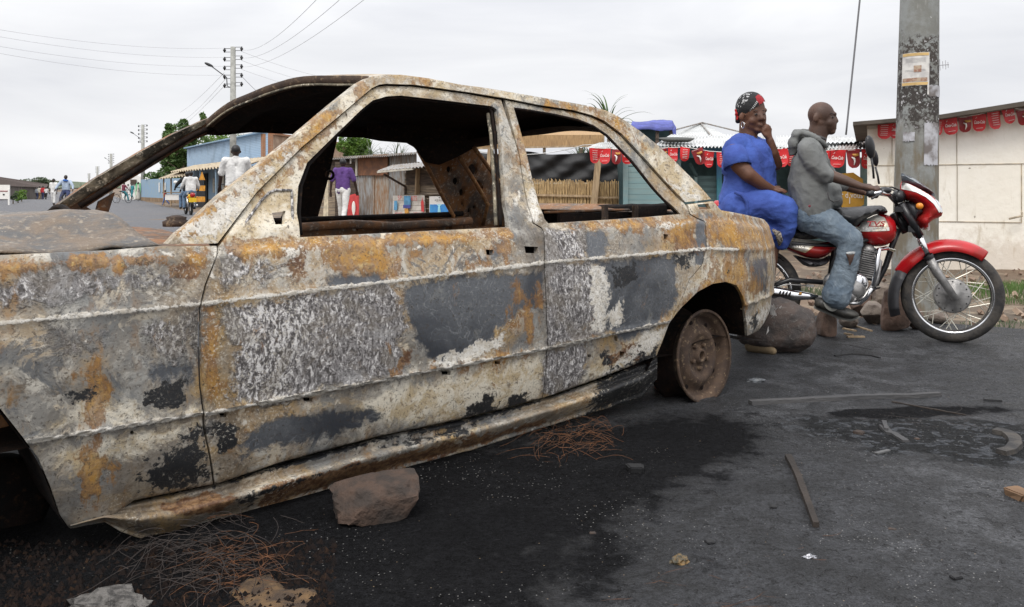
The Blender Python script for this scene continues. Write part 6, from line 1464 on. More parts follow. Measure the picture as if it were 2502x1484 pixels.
# fairing
puff('cowl_inner_screen', [(2206, 422), (2216, 425), (2236, 434), (2262, 450), (2286, 468), (2293, 482), (2270, 474), (2246, 462), (2209, 448)], .11, .08, M_gl)
M_wg = plain('white_gloss', (.74, .72, .68), .22, 0, .08, 4, 0)
puff('headlamp_cowl', [(2206, 440), (2226, 446), (2250, 457), (2272, 470), (2292, 484), (2304, 500), (2312, 522), (2304, 533), (2286, 539), (2274, 548), (2271, 566), (2252, 558), (2242, 546), (2238, 532), (2254, 522), (2256, 510), (2244, 500), (2226, 492), (2207, 486)], .135, .085, M_mred,
     decals=[('white_stripe', [(2210, 444), (2230, 451), (2254, 463), (2274, 475), (2290, 490), (2299, 508), (2302, 518), (2296, 520), (2282, 498), (2264, 482), (2240, 470), (2211, 462)], M_wg), ('headlamp_glass', [(2290, 486), (2300, 492), (2309, 517), (2303, 521), (2298, 506)], M_lens)])
bpy.data.objects['cowl_inner_screen'].name = 'windscreen'
puff('cowl_inner', [(2215, 492), (2236, 494), (2256, 508), (2262, 518), (2248, 528), (2240, 548), (2222, 540), (2212, 510)], .09, .06, M_plast)
for sd_ in (1, -1):
    MB().tube([MP(2240, 506, .08 * sd_), MP(2247, 504, .13 * sd_)], .012, 8).build('indicator_stalk', M_blk, moto, True)
    MB().ell(MP(2247, 504, .155 * sd_), (.022, .020, .020)).build('indicator', M_amber, moto, True)
puff('front_plate', [(2270, 541), (2276, 540), (2276, 562), (2270, 566)], .06, .01, M_white, it=0)
# tank, cover, side panels, seat
tank = [(2093, 560), (2113, 541), (2150, 524), (2166, 523), (2186, 531), (2198, 552), (2196, 580), (2178, 600), (2150, 606), (2118, 599), (2102, 584)]
to, tpo, tdep = puff('fuel_tank', tank, .125, .10, M_mred, decals=[('tank_panel', [(2100, 563), (2114, 546), (2140, 530), (2152, 526), (2166, 533), (2173, 560), (2174, 564), (2140, 565), (2104, 566)], M_msil), ('tank_stripe', [(2099, 562), (2104, 556), (2173, 556), (2174, 564), (2140, 565.5), (2102, 567)], M_white)])
a_, z_ = maz(2140, 547, .12); text('TVS', 'lettering', M_mred, to, mw(a_, .133, z_), HD + (0,), (0, .28, 1), .030, .25, .105, .006, .03)
a_, z_ = maz(2142, 553, .12); MB().beam(MP(2122, 553, .135), MP(2160, 553, .135), .004, .006).build('tank_line', M_mred, to)
puff('tank_cover', [(2030, 505), (2052, 508), (2090, 507), (2140, 503), (2168, 503), (2178, 522), (2160, 526), (2146, 524), (2120, 538), (2094, 560), (2078, 566), (2050, 548), (2036, 530)], .155, .11, M_vinyl)
puff('side_panel', [(1922, 598), (1928, 590), (1962, 586), (2030, 594), (2058, 588), (2046, 612), (2010, 636), (1978, 634), (1945, 622), (1924, 612)], .125, .06, M_mred,
     decals=[('silver_flash', [(1923, 592), (1930, 582), (1962, 586), (2000, 590), (2030, 594), (2004, 596), (1985, 604), (1968, 616), (1945, 610), (1924, 603)], M_msil), ('flash_edge', [(1924, 601), (1945, 607), (1968, 613), (1985, 601), (2004, 593), (2006, 596), (1986, 605), (1968, 619), (1945, 612), (1924, 605)], plain('gold_line', (.55, .42, .24), .35, .2, .2, 8, 0))])
a_, z_ = maz(1950, 598, .12); text('Victor', 'lettering', M_plast, moto.children[-1] if False else bpy.data.objects['side_panel'], mw(a_, .130, z_), HD + (-.15,), (0, 0, 1), .028, .4, .10, .012, 0)
puff('side_cover', [(1936, 622), (1978, 634), (2008, 636), (2036, 622), (2028, 646), (2004, 655), (1970, 654), (1950, 636)], .105, .05, M_plast)
puff('tail_cowl', [(1748, 493), (1760, 492), (1790, 520), (1850, 560), (1925, 590), (1925, 612), (1880, 600), (1820, 575), (1770, 545)], .09, .05, M_mred, decals=[('white_flash', [(1762, 505), (1790, 530), (1850, 568), (1900, 590), (1850, 580), (1800, 560), (1770, 535)], M_white)])
MB().ell(MP(1752, 505), (.03, .06, .04)).build('tail_lamp', M_mred, moto, True)
puff('seat', [(1770, 510), (1830, 545), (1900, 560), (1960, 560), (2030, 560), (2080, 566), (2075, 580), (2010, 584), (1985, 588), (1950, 586), (1925, 578), (1850, 570), (1790, 545)], .13, .045, M_vinyl)
# frame, engine
def bar(name, pts, r, mat, n=10): return MB().tube([MP(*p) for p in pts], r, n).build(name, mat, moto, True)
bar('down_tube', [(2196, 560, 0), (2180, 600, 0), (2164, 650, 0), (2138, 700, 0), (2100, 735, 0), (2020, 738, 0)], .018, M_blk)
for sd_ in (1, -1): bar('frame_rail', [(2190, 560, .04 * sd_), (2080, 600, .09 * sd_), (1990, 600, .10 * sd_), (1880, 590, .10 * sd_), (1800, 565, .09 * sd_)], .013, M_blk)
bar('seat_strut', [(2040, 600, .0), (2030, 660, 0), (2020, 738, 0)], .016, M_blk)
mb = MB()
for k_ in range(13):
    t_ = k_ / 12; q = MP(2124 - 12 * t_, 612 + 62 * t_); mb.box(q, (.105 - .02 * abs(t_ - .3), .17, .007), Euler((0, R(12), YAW)).to_matrix())
mb.build('cylinder_fins', M_alu, moto); mb = MB(); mb.box(MP(2118, 643), (.085, .13, .20), Euler((0, R(12), YAW)).to_matrix()); mb.build('cylinder_barrel', M_plast, moto)
MB().capsule(MP(2110, 604, -.03), MP(2122, 612, .04), .045, .04).build('cylinder_head', M_alu, moto, True)
MB().capsule(MP(2085, 705, -.08), MP(2085, 705, .10), .085, .075, 22).build('crankcase', M_alu, moto, True)
MB().lathe(MP(2095, 690, .10), Vector(MN + (0,)), [(.001, .055), (.035, .05), (.058, .03), (.062, 0)], 28).build('clutch_cover', M_chrome, moto, True)
MB().capsule(MP(2070, 722, -.05), MP(2075, 722, .12), .06, .05, 18).build('gear_cover', M_steel, moto, True)
MB().lathe(MP(2035, 690, .06), Vector(MN + (0,)), [(.001, .03), (.05, .025), (.06, 0)], 20).build('sprocket_cover', M_steel, moto, True)
bar('crash_bar', [(2183, 612, .0), (2165, 607, .10), (2148, 610, .17), (2145, 630, .20), (2142, 660, .21), (2134, 696, .20), (2136, 704, .16), (2146, 702, .08)], .013, M_chrome, 12)
bar('footrest_bar', [(2130, 704, .19), (2118, 728, .17), (2102, 741, .15), (2085, 742, .14), (2062, 738, .13), (1990, 735, .10)], .011, M_chrome, 12)
bar('exhaust_pipe', [(2128, 618, .06), (2150, 640, .09), (2140, 690, .10), (2110, 728, .12), (2040, 735, .12), (1990, 727, .13)], .016, M_steel, 12)
MB().tube([MP(1998, 727, .13), MP(1975, 724, .135), MP(1940, 722, .14), (MP(1900, 716, .14)), MP(1820, 706, .15), MP(1760, 698, .15)], [.014, .022, .032, .038, .042, .038], 16).build('silencer', M_chrome, moto, True)
for k_ in range(4): MB().ell(MP(1906 + 8 * k_, 716 + k_, .178), (.006, .003, .016), Euler((0, R(20), 0)).to_matrix()).build('silencer_slot', M_blk, moto)
MB().ell(MP(1956, 718, .172), (.009, .006, .009)).build('silencer_bolt', M_gold, moto, True)
for sd_ in (1, -1): bar('swinging_arm', [(2010, 690, .09 * sd_), (1930, 684, .09 * sd_), (1842, 716, .09 * sd_)], .016, M_blk)
bar('brake_rod', [(1984, 699, .11), (1920, 695, .11), (1850, 718, .10)], .004, M_steel, 6); MB().beam(MP(1970, 698, .11), MP(1988, 699, .11), .014, .014).build('rod_end', M_steel, moto)
for sd_ in (1, -1): bar('rear_shock', [(1870, 610, .11 * sd_), (1845, 705, .11 * sd_)], .022, M_chrome)
puff('rear_mudguard', [(1760, 560), (1800, 570), (1880, 600), (1925, 640), (1930, 650), (1880, 620), (1800, 590), (1760, 600)], .06, .03, M_blk)
# handlebar and mirrors
bar('handlebar', [(2134, 474, .33), (2150, 470, .30), (2170, 476, .20), (2192, 500, .06), (2192, 500, -.06), (2172, 478, -.20), (2150, 474, -.30), (2134, 478, -.33)], .011, M_chrome)
for sd_ in (1, -1):
    bar('grip', [(2122, 478 if sd_ < 0 else 474, .33 * sd_ + .02), (2146, 472, .28 * sd_)], .017, M_blk)
    bar('brake_lever', [(2158, 466, .28 * sd_), (2148, 476, .33 * sd_), (2130, 486, .38 * sd_)], .006, M_blk, 6)
MB().ell(MP(2162, 466, .22), (.04, .025, .022)).build('switch_box', M_blk, moto, True)
MB().capsule(MP(2196, 480, -.06), MP(2196, 480, .06), .04, .04).build('instruments', M_blk, moto, True)
for k_, pts in enumerate(([(2160, 462, .2), (2180, 458, .12), (2205, 468, .05), (2216, 492, .02)], [(2158, 470, -.2), (2178, 463, -.1), (2204, 476, -.04), (2214, 500, 0)], [(2168, 470, .2), (2186, 480, .1), (2190, 520, .06), (2200, 560, .05)])): bar('control_cable', pts, .005, M_blk, 6)
for (cx_, cy_, rx2, rz2, sx, sy, ex, ey, d) in ((2126, 360, 14, 28, 2129, 386, 2135, 437, .26), (2138, 386, 7, 22, 2139, 408, 2148, 450, -.26)):
    mt = thing('mirror', MP(cx_, cy_, d), None, None); mt.parent = moto; mt.matrix_parent_inverse = WM[moto.name].inverted()
    MB().ell(MP(cx_, cy_, d), (rx2 / S_, .022, rz2 / S_), Euler((0, R(-12), R(30))).to_matrix()).build('mirror_head', M_blk, mt, True)
    MB().tube([MP(sx, sy, d), MP((sx + ex) / 2 + 1, (sy + ey) / 2, d), MP(ex, ey, d)], .007, 8).build('mirror_stem', M_blk, mt, True)
for sd_ in (1, -1): bar('footpeg', [(2050, 742, .06 * sd_), (2050, 742, .22 * sd_)], .012, M_blk)
# ------------------------------------------------------------------ people
def skin(name, a, b_): 
    m = plain(name, a, .58, 0, .2, 9, .12, 60, b_, spec=.45); return m
M_skin = skin('skin_brown', (.115, .048, .025), (.080, .034, .019)); M_skin2 = skin('skin_dark', (.088, .045, .029), (.060, .032, .022)); M_skinfar = skin('skin_far', (.035, .018, .012), (.03, .015, .01))
M_palm = skin('palm_skin', (.25, .10, .05), (.16, .06, .03))
def cloth(name, a, b_=None, rough=.9, bs=.5, sc_=7): return plain(name, a, rough, 0, .25, 5, bs, sc_, b_, bdist=.03)
M_bluec = cloth('blue_cotton', (.048, .098, .36), (.032, .062, .26), bs=.9); M_hood_ = cloth('grey_hoodie', (.155, .16, .155), (.115, .118, .115)); M_hoodin = cloth('hood_lining', (.07, .065, .065)); M_eye = plain('eye_white', (.11, .09, .075), .7, 0, .05, 5, 0); M_dark = plain('near_black', (.008, .007, .007), .5, 0, .1, 5, 0)
def denimmat():
    m, t, b = newmat('worn_denim'); k = NT(t); v = k.coord()
    c = k.mix(k.step(k.noise(v, 3.5, 6, .6), .40, .62), (.095, .13, .17), (.165, .205, .24)); c = k.mix(k.math('MULTIPLY', k.step(k.noise(k.coord(scale=(1, 1, .3)), 26, 5), .54, .70), .35), c, (.30, .34, .37))
    k.l(c, b.inputs['Base Color']); b.inputs['Roughness'].default_value = .9; n = k.bump(k.noise(v, 8, 5, .6, .8), .7, .03); k.l(k.bump(k.noise(v, 300, 2), .2, .002, n), b.inputs['Normal']); return m
M_denim = denimmat()
def fold(amp, sc_, seed=0, stretch=(1, 1, 1)):
    def f(co):
        q = Vector((co.x * sc_ * stretch[0], co.y * sc_ * stretch[1], co.z * sc_ * stretch[2] + seed)); w_ = Vector((noise.noise(q * .7), noise.noise(q * .7 + Vector((9, 0, 0))), 0)) * 1.1
        r_ = 1 - min(abs(noise.noise(q * .9 + w_)) * 3.2, 1); r2 = 1 - min(abs(noise.noise(q * 2.1 + w_)) * 3.0, 1)
        return amp * .75 * r_ * r_ + amp * .55 * r2 * r2 - amp * .3
    return f
class Body:
    """px-space limbs on the motorcycle's plane: (x, y, depth m, radius px)"""
    def __init__(s, fn=MP, S=S_): s.mb = MB(); s.fn = fn; s.S = S
    def limb(s, *pts, n=16):
        for a, b in zip(pts[:-1], pts[1:]): s.mb.capsule(s.fn(a[0], a[1], a[2]), s.fn(b[0], b[1], b[2]), a[3] / s.S, b[3] / s.S, n)
        return s
    def ell(s, x, y, d, rx_, rd, rz_, rot=(0, 0, 0), fn=None):
        s.mb.ell(s.fn(x, y, d), (rx_ / s.S, rd / s.S, rz_ / s.S), Euler((R(rot[0]), R(rot[1]), R(rot[2]))).to_matrix(), 24, 16, fn); return s
    def done(s, name, mat, par, voxel=.008, sm=4, disp=None):
        o = s.mb.build(name, mat, par); return remesh(o, voxel, sm, disp)
def hand(B, wrist, knuckle, tips, thumb, r=4.2):
    """palm from wrist to knuckles, then separate bent fingers"""
    w_, k_ = wrist, knuckle; n_ = len(tips)
    for i, (mx_, my_, md, ex, ey, ed) in enumerate(tips):
        f = (i / (n_ - 1) - .5); kx, ky, kd = k_[0] + k_[3] * f, k_[1] + k_[4] * f, k_[2] + k_[5] * f
        B.limb((w_[0], w_[1], w_[2], r * 1.7), (kx, ky, kd, r * 1.15)); B.limb((kx, ky, kd, r), (mx_, my_, md, r * .88), (ex, ey, ed, r * .72))
    B.limb((w_[0], w_[1], w_[2], r * 1.5), thumb[0] + (r * 1.1,), thumb[1] + (r * .8,))

# --- the woman on the pillion
wm = thing('person', MP(1830, 560), 'woman in a blue dress and patterned black headscarf on the pillion, hand to her cheek', 'woman')
B = Body()
B.ell(1836, 272, 0, 33, 34, 42, (0, 8, 0)); B.ell(1846, 289, .02, 26, 27, 35, (0, -6, 20)); B.limb((1846, 300, .02, 25), (1853, 313, .03, 14)); B.ell(1838, 304, .045, 17, 12, 17)      # skull, face, jaw, cheek
B.ell(1853, 271, .055, 16, 8, 6, (0, 4, 35)); B.ell(1866, 270, .01, 8, 14, 6)                                        # brow
B.limb((1858, 277, .078, 3.2), (1862, 290, .090, 5.5)); B.ell(1857, 292, .088, 4.5, 4, 3.6); B.ell(1867, 292, .070, 4, 5, 3.6)   # nose
B.ell(1857, 305, .076, 6.5, 6, 2.8, (0, 8, 20)); B.ell(1857, 309.5, .074, 6, 6, 3.2, (0, 8, 20)); B.ell(1853, 318, .062, 9, 8, 6); B.ell(1839, 296, .070, 11, 8, 10)
B.ell(1811, 285, .085, 4.5, 3, 9, (0, 10, 20)); B.ell(1812, 285, .082, 7, 3, 11, (0, 10, 0))
B.limb((1830, 305, 0, 24), (1828, 335, 0, 23), (1825, 356, .0, 27))
B.limb((1795, 372, .19, 22), (1800, 398, .21, 21), (1829, 428, .24, 18.5), (1862, 452, .20, 14), (1886, 463, .17, 10))
hand(B, (1887, 463, .17), (1902, 465, .165, 3, 6, .05), [(1911, 467, .19, 1918, 472, .19), (1913, 466, .175, 1922, 470, .17), (1912, 465, .155, 1921, 468, .15), (1909, 463, .135, 1917, 466, .13)], ((1896, 458, .13), (1905, 458, .115)), 4.4)
B.limb((1870, 370, -.12, 18), (1896, 402, -.04, 16), (1889, 374, .01, 13.5), (1881, 344, .03, 10))
hand(B, (1881, 342, .03), (1877, 324, .035, 8, 5, -.02), [(1871, 310, .050, 1868, 318, .060), (1876, 307, .042, 1872, 314, .055), (1880, 310, .034, 1876, 317, .048), (1883, 316, .025, 1879, 322, .04)], ((1869, 331, .055), (1863, 324, .06)), 4.4)
B.limb((1888, 560, .10, 20), (1884, 640, .13, 15), (1878, 712, .14, 10), (1905, 728, .14, 9)); B.limb((1900, 560, -.05, 20), (1880, 640, -.12, 15), (1876, 712, -.14, 10), (1902, 728, -.14, 9))
B.done('body', M_skin, wm, .0065, 3)
for (x, y, d) in ((1847, 279.5, .090), (1865, 279, .060)):
    e = MB().ell(MP(x, y, d), (4.2 / S_, 2.6 / S_, 1.5 / S_)).build('eye', M_eye, wm, True); MB().ell(MP(x + 1.6, y, d + .006), (2.0 / S_, 1.6 / S_, 2.0 / S_)).build('pupil', M_dark, e, True)
    MB().tube([MP(x - 6, y - 6.5, d - .002), MP(x, y - 9, d + .004), MP(x + 5.5, y - 7.5, d)], [.0012, .0028, .0012], 6).build('eyebrow', M_dark, wm, True)
MB().tube([MP(1851, 308.4, .086), MP(1857, 307.2, .092), MP(1863, 308.6, .082)], .0016, 5).build('mouth_line', M_dark, wm, True)
MB().torus(MP(1815, 306, .085), (.9, .2, 0), .020, .0022, 20, 6).build('earring', M_chrome, wm, True)
B = Body(); B.ell(1834, 262, 0, 37.5, 37, 39, (0, 12, 0)); o = B.done('headscarf', None, wm, .008, 3)
bm = bmesh.new(); bm.from_mesh(o.data)
dl = [v for v in bm.verts if (lambda p: p[1] > 246 + (1876 - p[0]) * .62 - (6 if v.co.y > mw(ma(1834), 0, 0).y else 0))(proj(v.co))]; bmesh.ops.delete(bm, geom=dl, context='VERTS'); bm.to_mesh(o.data); bm.free()
def scarfmat():
    m, t, b = newmat('scarf_print'); k = NT(t); v = k.coord(loc=tuple(-MP(1834, 262))); sp = k.n('ShaderNodeSeparateXYZ'); k.l(v, sp.inputs[0])
    dg_ = k.math('ADD', k.math('MULTIPLY', sp.outputs[0], .82), k.math('MULTIPLY', sp.outputs[2], -.57)); al = k.math('ADD', k.math('MULTIPLY', sp.outputs[0], .57), k.math('MULTIPLY', sp.outputs[2], .82))
    bands = k.math('MULTIPLY', k.step(dg_, -.008, -.005), k.step(dg_, .007, .004)); tick = k.math('GREATER_THAN', k.math('FRACT', k.math('MULTIPLY', al, 90)), .45)
    c = k.mix(k.math('MULTIPLY', bands, tick), (.010, .010, .011), (.42, .42, .41))
    c = k.mix(k.math('MULTIPLY', k.step(dg_, -.050, -.055), k.step(k.noise(v, 70, 3), .55, .60)), c, (.42, .42, .42))
    rd_ = k.n('ShaderNodeVectorMath', operation='DISTANCE'); k.l(v, rd_.inputs[0]); rd_.inputs[1].default_value = (.050, -.075, .045)
    c = k.mix(k.step(k.math('ADD', rd_.outputs['Value'], k.math('MULTIPLY', k.math('SUBTRACT', k.noise(v, 40, 3), .5), .04)), .044, .036), c, (.30, .012, .018))
    k.l(c, b.inputs['Base Color']); b.inputs['Roughness'].default_value = .8; k.l(k.bump(k.noise(v, 18, 4), .5, .02), b.inputs['Normal']); return m
o.data.materials.clear(); o.data.materials.append(scarfmat())
B = Body(); B.limb((1806, 285, -.02, 10), (1803, 296, -.02, 7)); B.done('scarf_tail', M_dark, wm, .006, 2)
B = Body(); rnd = random.Random(3)
for i in range(10): B.ell(1804 + rnd.uniform(-6, 6), 276 + rnd.uniform(-6, 6), .01 + rnd.uniform(-.015, .015), 5, 3, 4, (rnd.uniform(0, 90), rnd.uniform(0, 90), 0))
B.limb((1804, 280, .01, 3), (1801, 292, .01, 3)); B.done('scarf_flower', plain('red_ribbon', (.55, .02, .02), .7), wm, .005, 1)
B = Body()
for d, k_ in ((.10, 1), (0, 1.05), (-.09, .95)):
    B.limb((1812, 362, d, 30 * k_), (1822, 392, d, 44 * k_), (1822, 440, d, 50 * k_), (1808, 492, d, 50 * k_), (1808, 520, d, 46))
B.limb((1800, 352, .15, 22), (1830, 348, 0, 24), (1852, 356, -.13, 22)); B.limb((1848, 372, .04, 34), (1856, 410, .05, 38), (1852, 450, .03, 44)); B.limb((1850, 372, -.07, 32), (1860, 410, -.06, 34), (1856, 450, -.05, 42))
B.limb((1806, 350, .10, 24), (1796, 362, .15, 26), (1798, 384, .185, 29), (1803, 396, .195, 27)); B.limb((1800, 372, .10, 34), (1798, 410, .13, 34)); B.limb((1812, 345, .05, 20), (1792, 372, .13, 28)); B.limb((1862, 362, -.13, 23), (1884, 386, -.09, 22))
B.done('dress_top', M_bluec, wm, .009, 6, fold(.008, 8, 2, (1, 1, .55)))
so = MB().tube([MP(1794, 366, .17), MP(1797, 386, .198), MP(1802, 408, .215)], [.066, .076, .086], 20, False).build('sleeve', M_bluec, wm, True); so.modifiers.new('s', 'SOLIDIFY').thickness = .004
B = Body()
for d in (.16, .05, -.06, -.14):
    B.limb((1808, 508, d, 46), (1862, 500, d, 42), (1912, 514, d, 37), (1918, 545, d * .9, 30), (1908, 590, d * .8, 22))
B.limb((1790, 525, .12, 40), (1850, 560, .12, 42), (1900, 575, .12, 26)); B.limb((1790, 525, -.1, 40), (1850, 560, -.1, 42), (1900, 575, -.1, 26))
B.done('wrap_skirt', M_bluec, wm, .009, 4, fold(.007, 7, 5, (.8, .8, 1.3)))
puffpoly = [(1832, 505), (1848, 500), (1862, 507), (1880, 518), (1866, 522), (1846, 514)]
MB().tube([MP(1888, 562, .235), MP(1901, 572, .22), MP(1906, 588, .20), MP(1904, 600, .18)], [.008, .020, .018, .006], 8).build('underskirt_hem', plain('patterned_cloth', (.02, .018, .018), .9, 0, .2, 90, 0, 1, (.45, .38, .30)), wm, True)
MB().tube([MP(1795, 470, .27), MP(1812, 476, .285), MP(1824, 492, .28), (MP(1826, 520, .27)), MP(1816, 548, .25)], [.010, .014, .012, .012, .008], 8).build('cloth_knot', M_bluec, wm, True)

# --- the driver
dr = thing('person', MP(1980, 560), 'bald man in a grey hooded sweatshirt and torn jeans driving the red motorcycle', 'man')
B = Body()
B.ell(2006, 280, 0, 32, 29, 31, (0, 8, 0)); B.ell(2022, 298, 0, 21, 24, 30, (0, -8, 0)); B.limb((2008, 306, 0, 22), (2030, 318, .0, 12)); B.ell(2001, 300, .0, 22, 26, 22)
B.ell(2034, 279, .0, 9, 19, 5.5, (0, 10, 0)); B.limb((2041, 285, .01, 3.2), (2044, 296, .012, 5.2)); B.ell(2040, 298, .022, 4.5, 4, 3.6)
B.ell(2037, 308, .005, 7, 11, 3.2); B.ell(2037, 314, .005, 7, 10, 3.4); B.ell(2031, 322, 0, 10, 13, 8); B.ell(2027, 300, .045, 10, 8, 10)
B.ell(1991, 289, .072, 4, 3, 8, (0, 8, 0)); B.ell(1993, 289, .070, 7.5, 3, 11, (0, 8, 0))
B.limb((2002, 312, 0, 24), (1996, 335, 0, 24), (1990, 352, 0, 30))
B.limb((2016, 425, .20, 15), (2060, 440, .24, 12.5), (2104, 456, .27, 8.5))
hand(B, (2106, 456, .275), (2128, 458, .285, 4, 7, .055), [(2140, 464, .315, 2142, 474, .305), (2145, 462, .30, 2147, 472, .29), (2146, 459, .285, 2150, 468, .27), (2144, 456, .265, 2149, 463, .255)], ((2122, 466, .255), (2134, 474, .26)), 4.4)
B.limb((2030, 440, -.18, 14), (2070, 458, -.24, 11.5), (2108, 470, -.29, 8.5))
hand(B, (2110, 470, -.29), (2128, 472, -.30, 3, 6, .05), [(2138, 476, -.33, 2140, 484, -.32), (2142, 474, -.315, 2144, 482, -.305), (2142, 472, -.30, 2145, 480, -.29), (2140, 470, -.285, 2143, 477, -.275)], ((2124, 478, -.27), (2134, 484, -.28)), 4.2)
B.done('body', M_skin2, dr, .0065, 3)
e = MB().ell(MP(2032, 287, .052), (4 / S_, 2.4 / S_, 1.5 / S_)).build('eye', M_eye, dr, True); MB().ell(MP(2035, 287, .055), (2.2 / S_, 2 / S_, 2.1 / S_)).build('pupil', M_dark, e, True)
MB().tube([MP(2024, 279, .058), MP(2032, 277, .062), MP(2040, 280, .048)], [.0012, .0028, .0016], 6).build('eyebrow', M_dark, dr, True)
MB().tube([MP(2033, 311, .030), MP(2040, 311, .02), MP(2043, 311, .0)], .002, 5).build('mouth_line', M_dark, dr, True)
B = Body()
for d, k_ in ((.11, .95), (0, 1.08), (-.11, .95)):
    B.limb((1980, 372, d, 32 * k_), (1980, 405, d, 44 * k_), (1978, 450, d, 48 * k_), (1984, 490, d, 48 * k_), (1988, 510, d, 46 * k_))
B.limb((1972, 362, .17, 22), (1985, 352, 0, 25), (1990, 364, -.17, 22))
B.limb((1974, 368, .185, 25), (1990, 400, .21, 24), (2012, 424, .22, 21), (2022, 430, .22, 19)); B.limb((1995, 368, -.17, 23), (2012, 410, -.19, 20), (2040, 446, -.19, 18), (2058, 455, -.2, 15))
B.ell(2020, 468, .02, 34, 46, 34); B.ell(2028, 490, .03, 28, 44, 22)
B.done('hoodie', M_hood_, dr, .009, 4, fold(.007, 9, 9, (1, 1, .7)))
B = Body(); B.limb((1944, 330, .09, 8), (1940, 345, .05, 14), (1940, 352, -.06, 14)); B.limb((1950, 323, .07, 7), (1975, 328, .10, 7), (2000, 341, .10, 7), (2020, 358, .06, 6)); B.limb((1945, 325, -.05, 10), (1980, 326, -.11, 9), (2008, 340, -.10, 8)); B.limb((1938, 350, .08, 13), (1936, 372, .06, 10)); B.limb((1950, 335, .0, 18), (1985, 340, 0, 20))
B.done('hood', M_hood_, dr, .008, 3, fold(.006, 14, 3))
MB().torus(MP(1988, 336, 0), (.25, 0, 1), .068, .012, 30, 8, 1).build('hood_lining', M_hoodin, dr, True)
MB().tube([MP(2022, 470, .235), MP(2026, 488, .245), MP(2036, 494, .235), MP(2052, 490, .20)], .004, 6).build('pocket_edge', M_hoodin, dr, True)
MB().ell(MP(1978, 504, .262), (.008, .003, .008)).build('small_badge', plain('badge_maroon', (.15, .02, .03), .6), dr)
B = Body()
for sd_, dd in ((1, 0), (-1, 0)):
    d = .10 * sd_
    B.limb((1975, 528, d, 42), (2020, 548, d * 1.5, 38), (2078, 585, d * 2.0, 28)); B.limb((2078, 585, d * 2.0, 28), (2070, 640, d * 1.95, 27), (2055, 690, d * 1.9, 30), (2044, 722, d * 1.9, 34)); B.ell(2083, 598, d * 2, 22, 26, 26)
B.limb((1975, 515, 0, 45), (1985, 530, 0, 40))
B.done('jeans', M_denim, dr, .009, 4, fold(.006, 10, 4, (1, 1, 1.5)))
# torn hole at the knee
puff('knee_tear', [(2066, 592 + 28), (2086, 620), (2090, 616), (2084, 636), (2076, 652), (2074, 640), (2070, 628)], .004, .01, M_skin2, dr, d0=.290, step=.01, both=False)
puff('frayed_edge', [(2064, 617), (2092, 614), (2087, 622), (2074, 623)], .004, .006, plain('frayed_threads', (.5, .52, .52), .9), dr, d0=.293, step=.01, both=False)
def shoe(d, nm):
    o, _, _ = puff(nm, [(1990, 744), (1994, 730), (2004, 726), (2040, 736), (2058, 750), (2085, 758), (2101, 768), (2100, 776), (2080, 783), (2050, 776), (2020, 762), (1993, 752)], .045, .04, M_shoe, dr, d0=d)
    puff('sole', [(1989, 746), (1993, 751), (2020, 762), (2050, 775), (2080, 781), (2102, 774), (2102, 779), (2080, 787), (2050, 781), (2018, 767), (1990, 755)], .046, .02, plain('shoe_sole', (.17, .17, .155), .8), o, d0=d, it=0)
    puff('curved_stripe', [(2010, 736), (2024, 748), (2036, 756), (2044, 750), (2040, 742), (2048, 748), (2044, 760), (2030, 762), (2016, 752)], .003, .01, plain('shoe_stripe', (.22, .22, .20), .6), o, d0=d + .046, both=False, step=.01)
M_shoe = plain('black_shoe', (.02, .02, .019), .5, 0, .4, 20, .3, 40, (.07, .065, .055))
shoe(.17, 'shoe'); shoe(-.19, 'shoe')
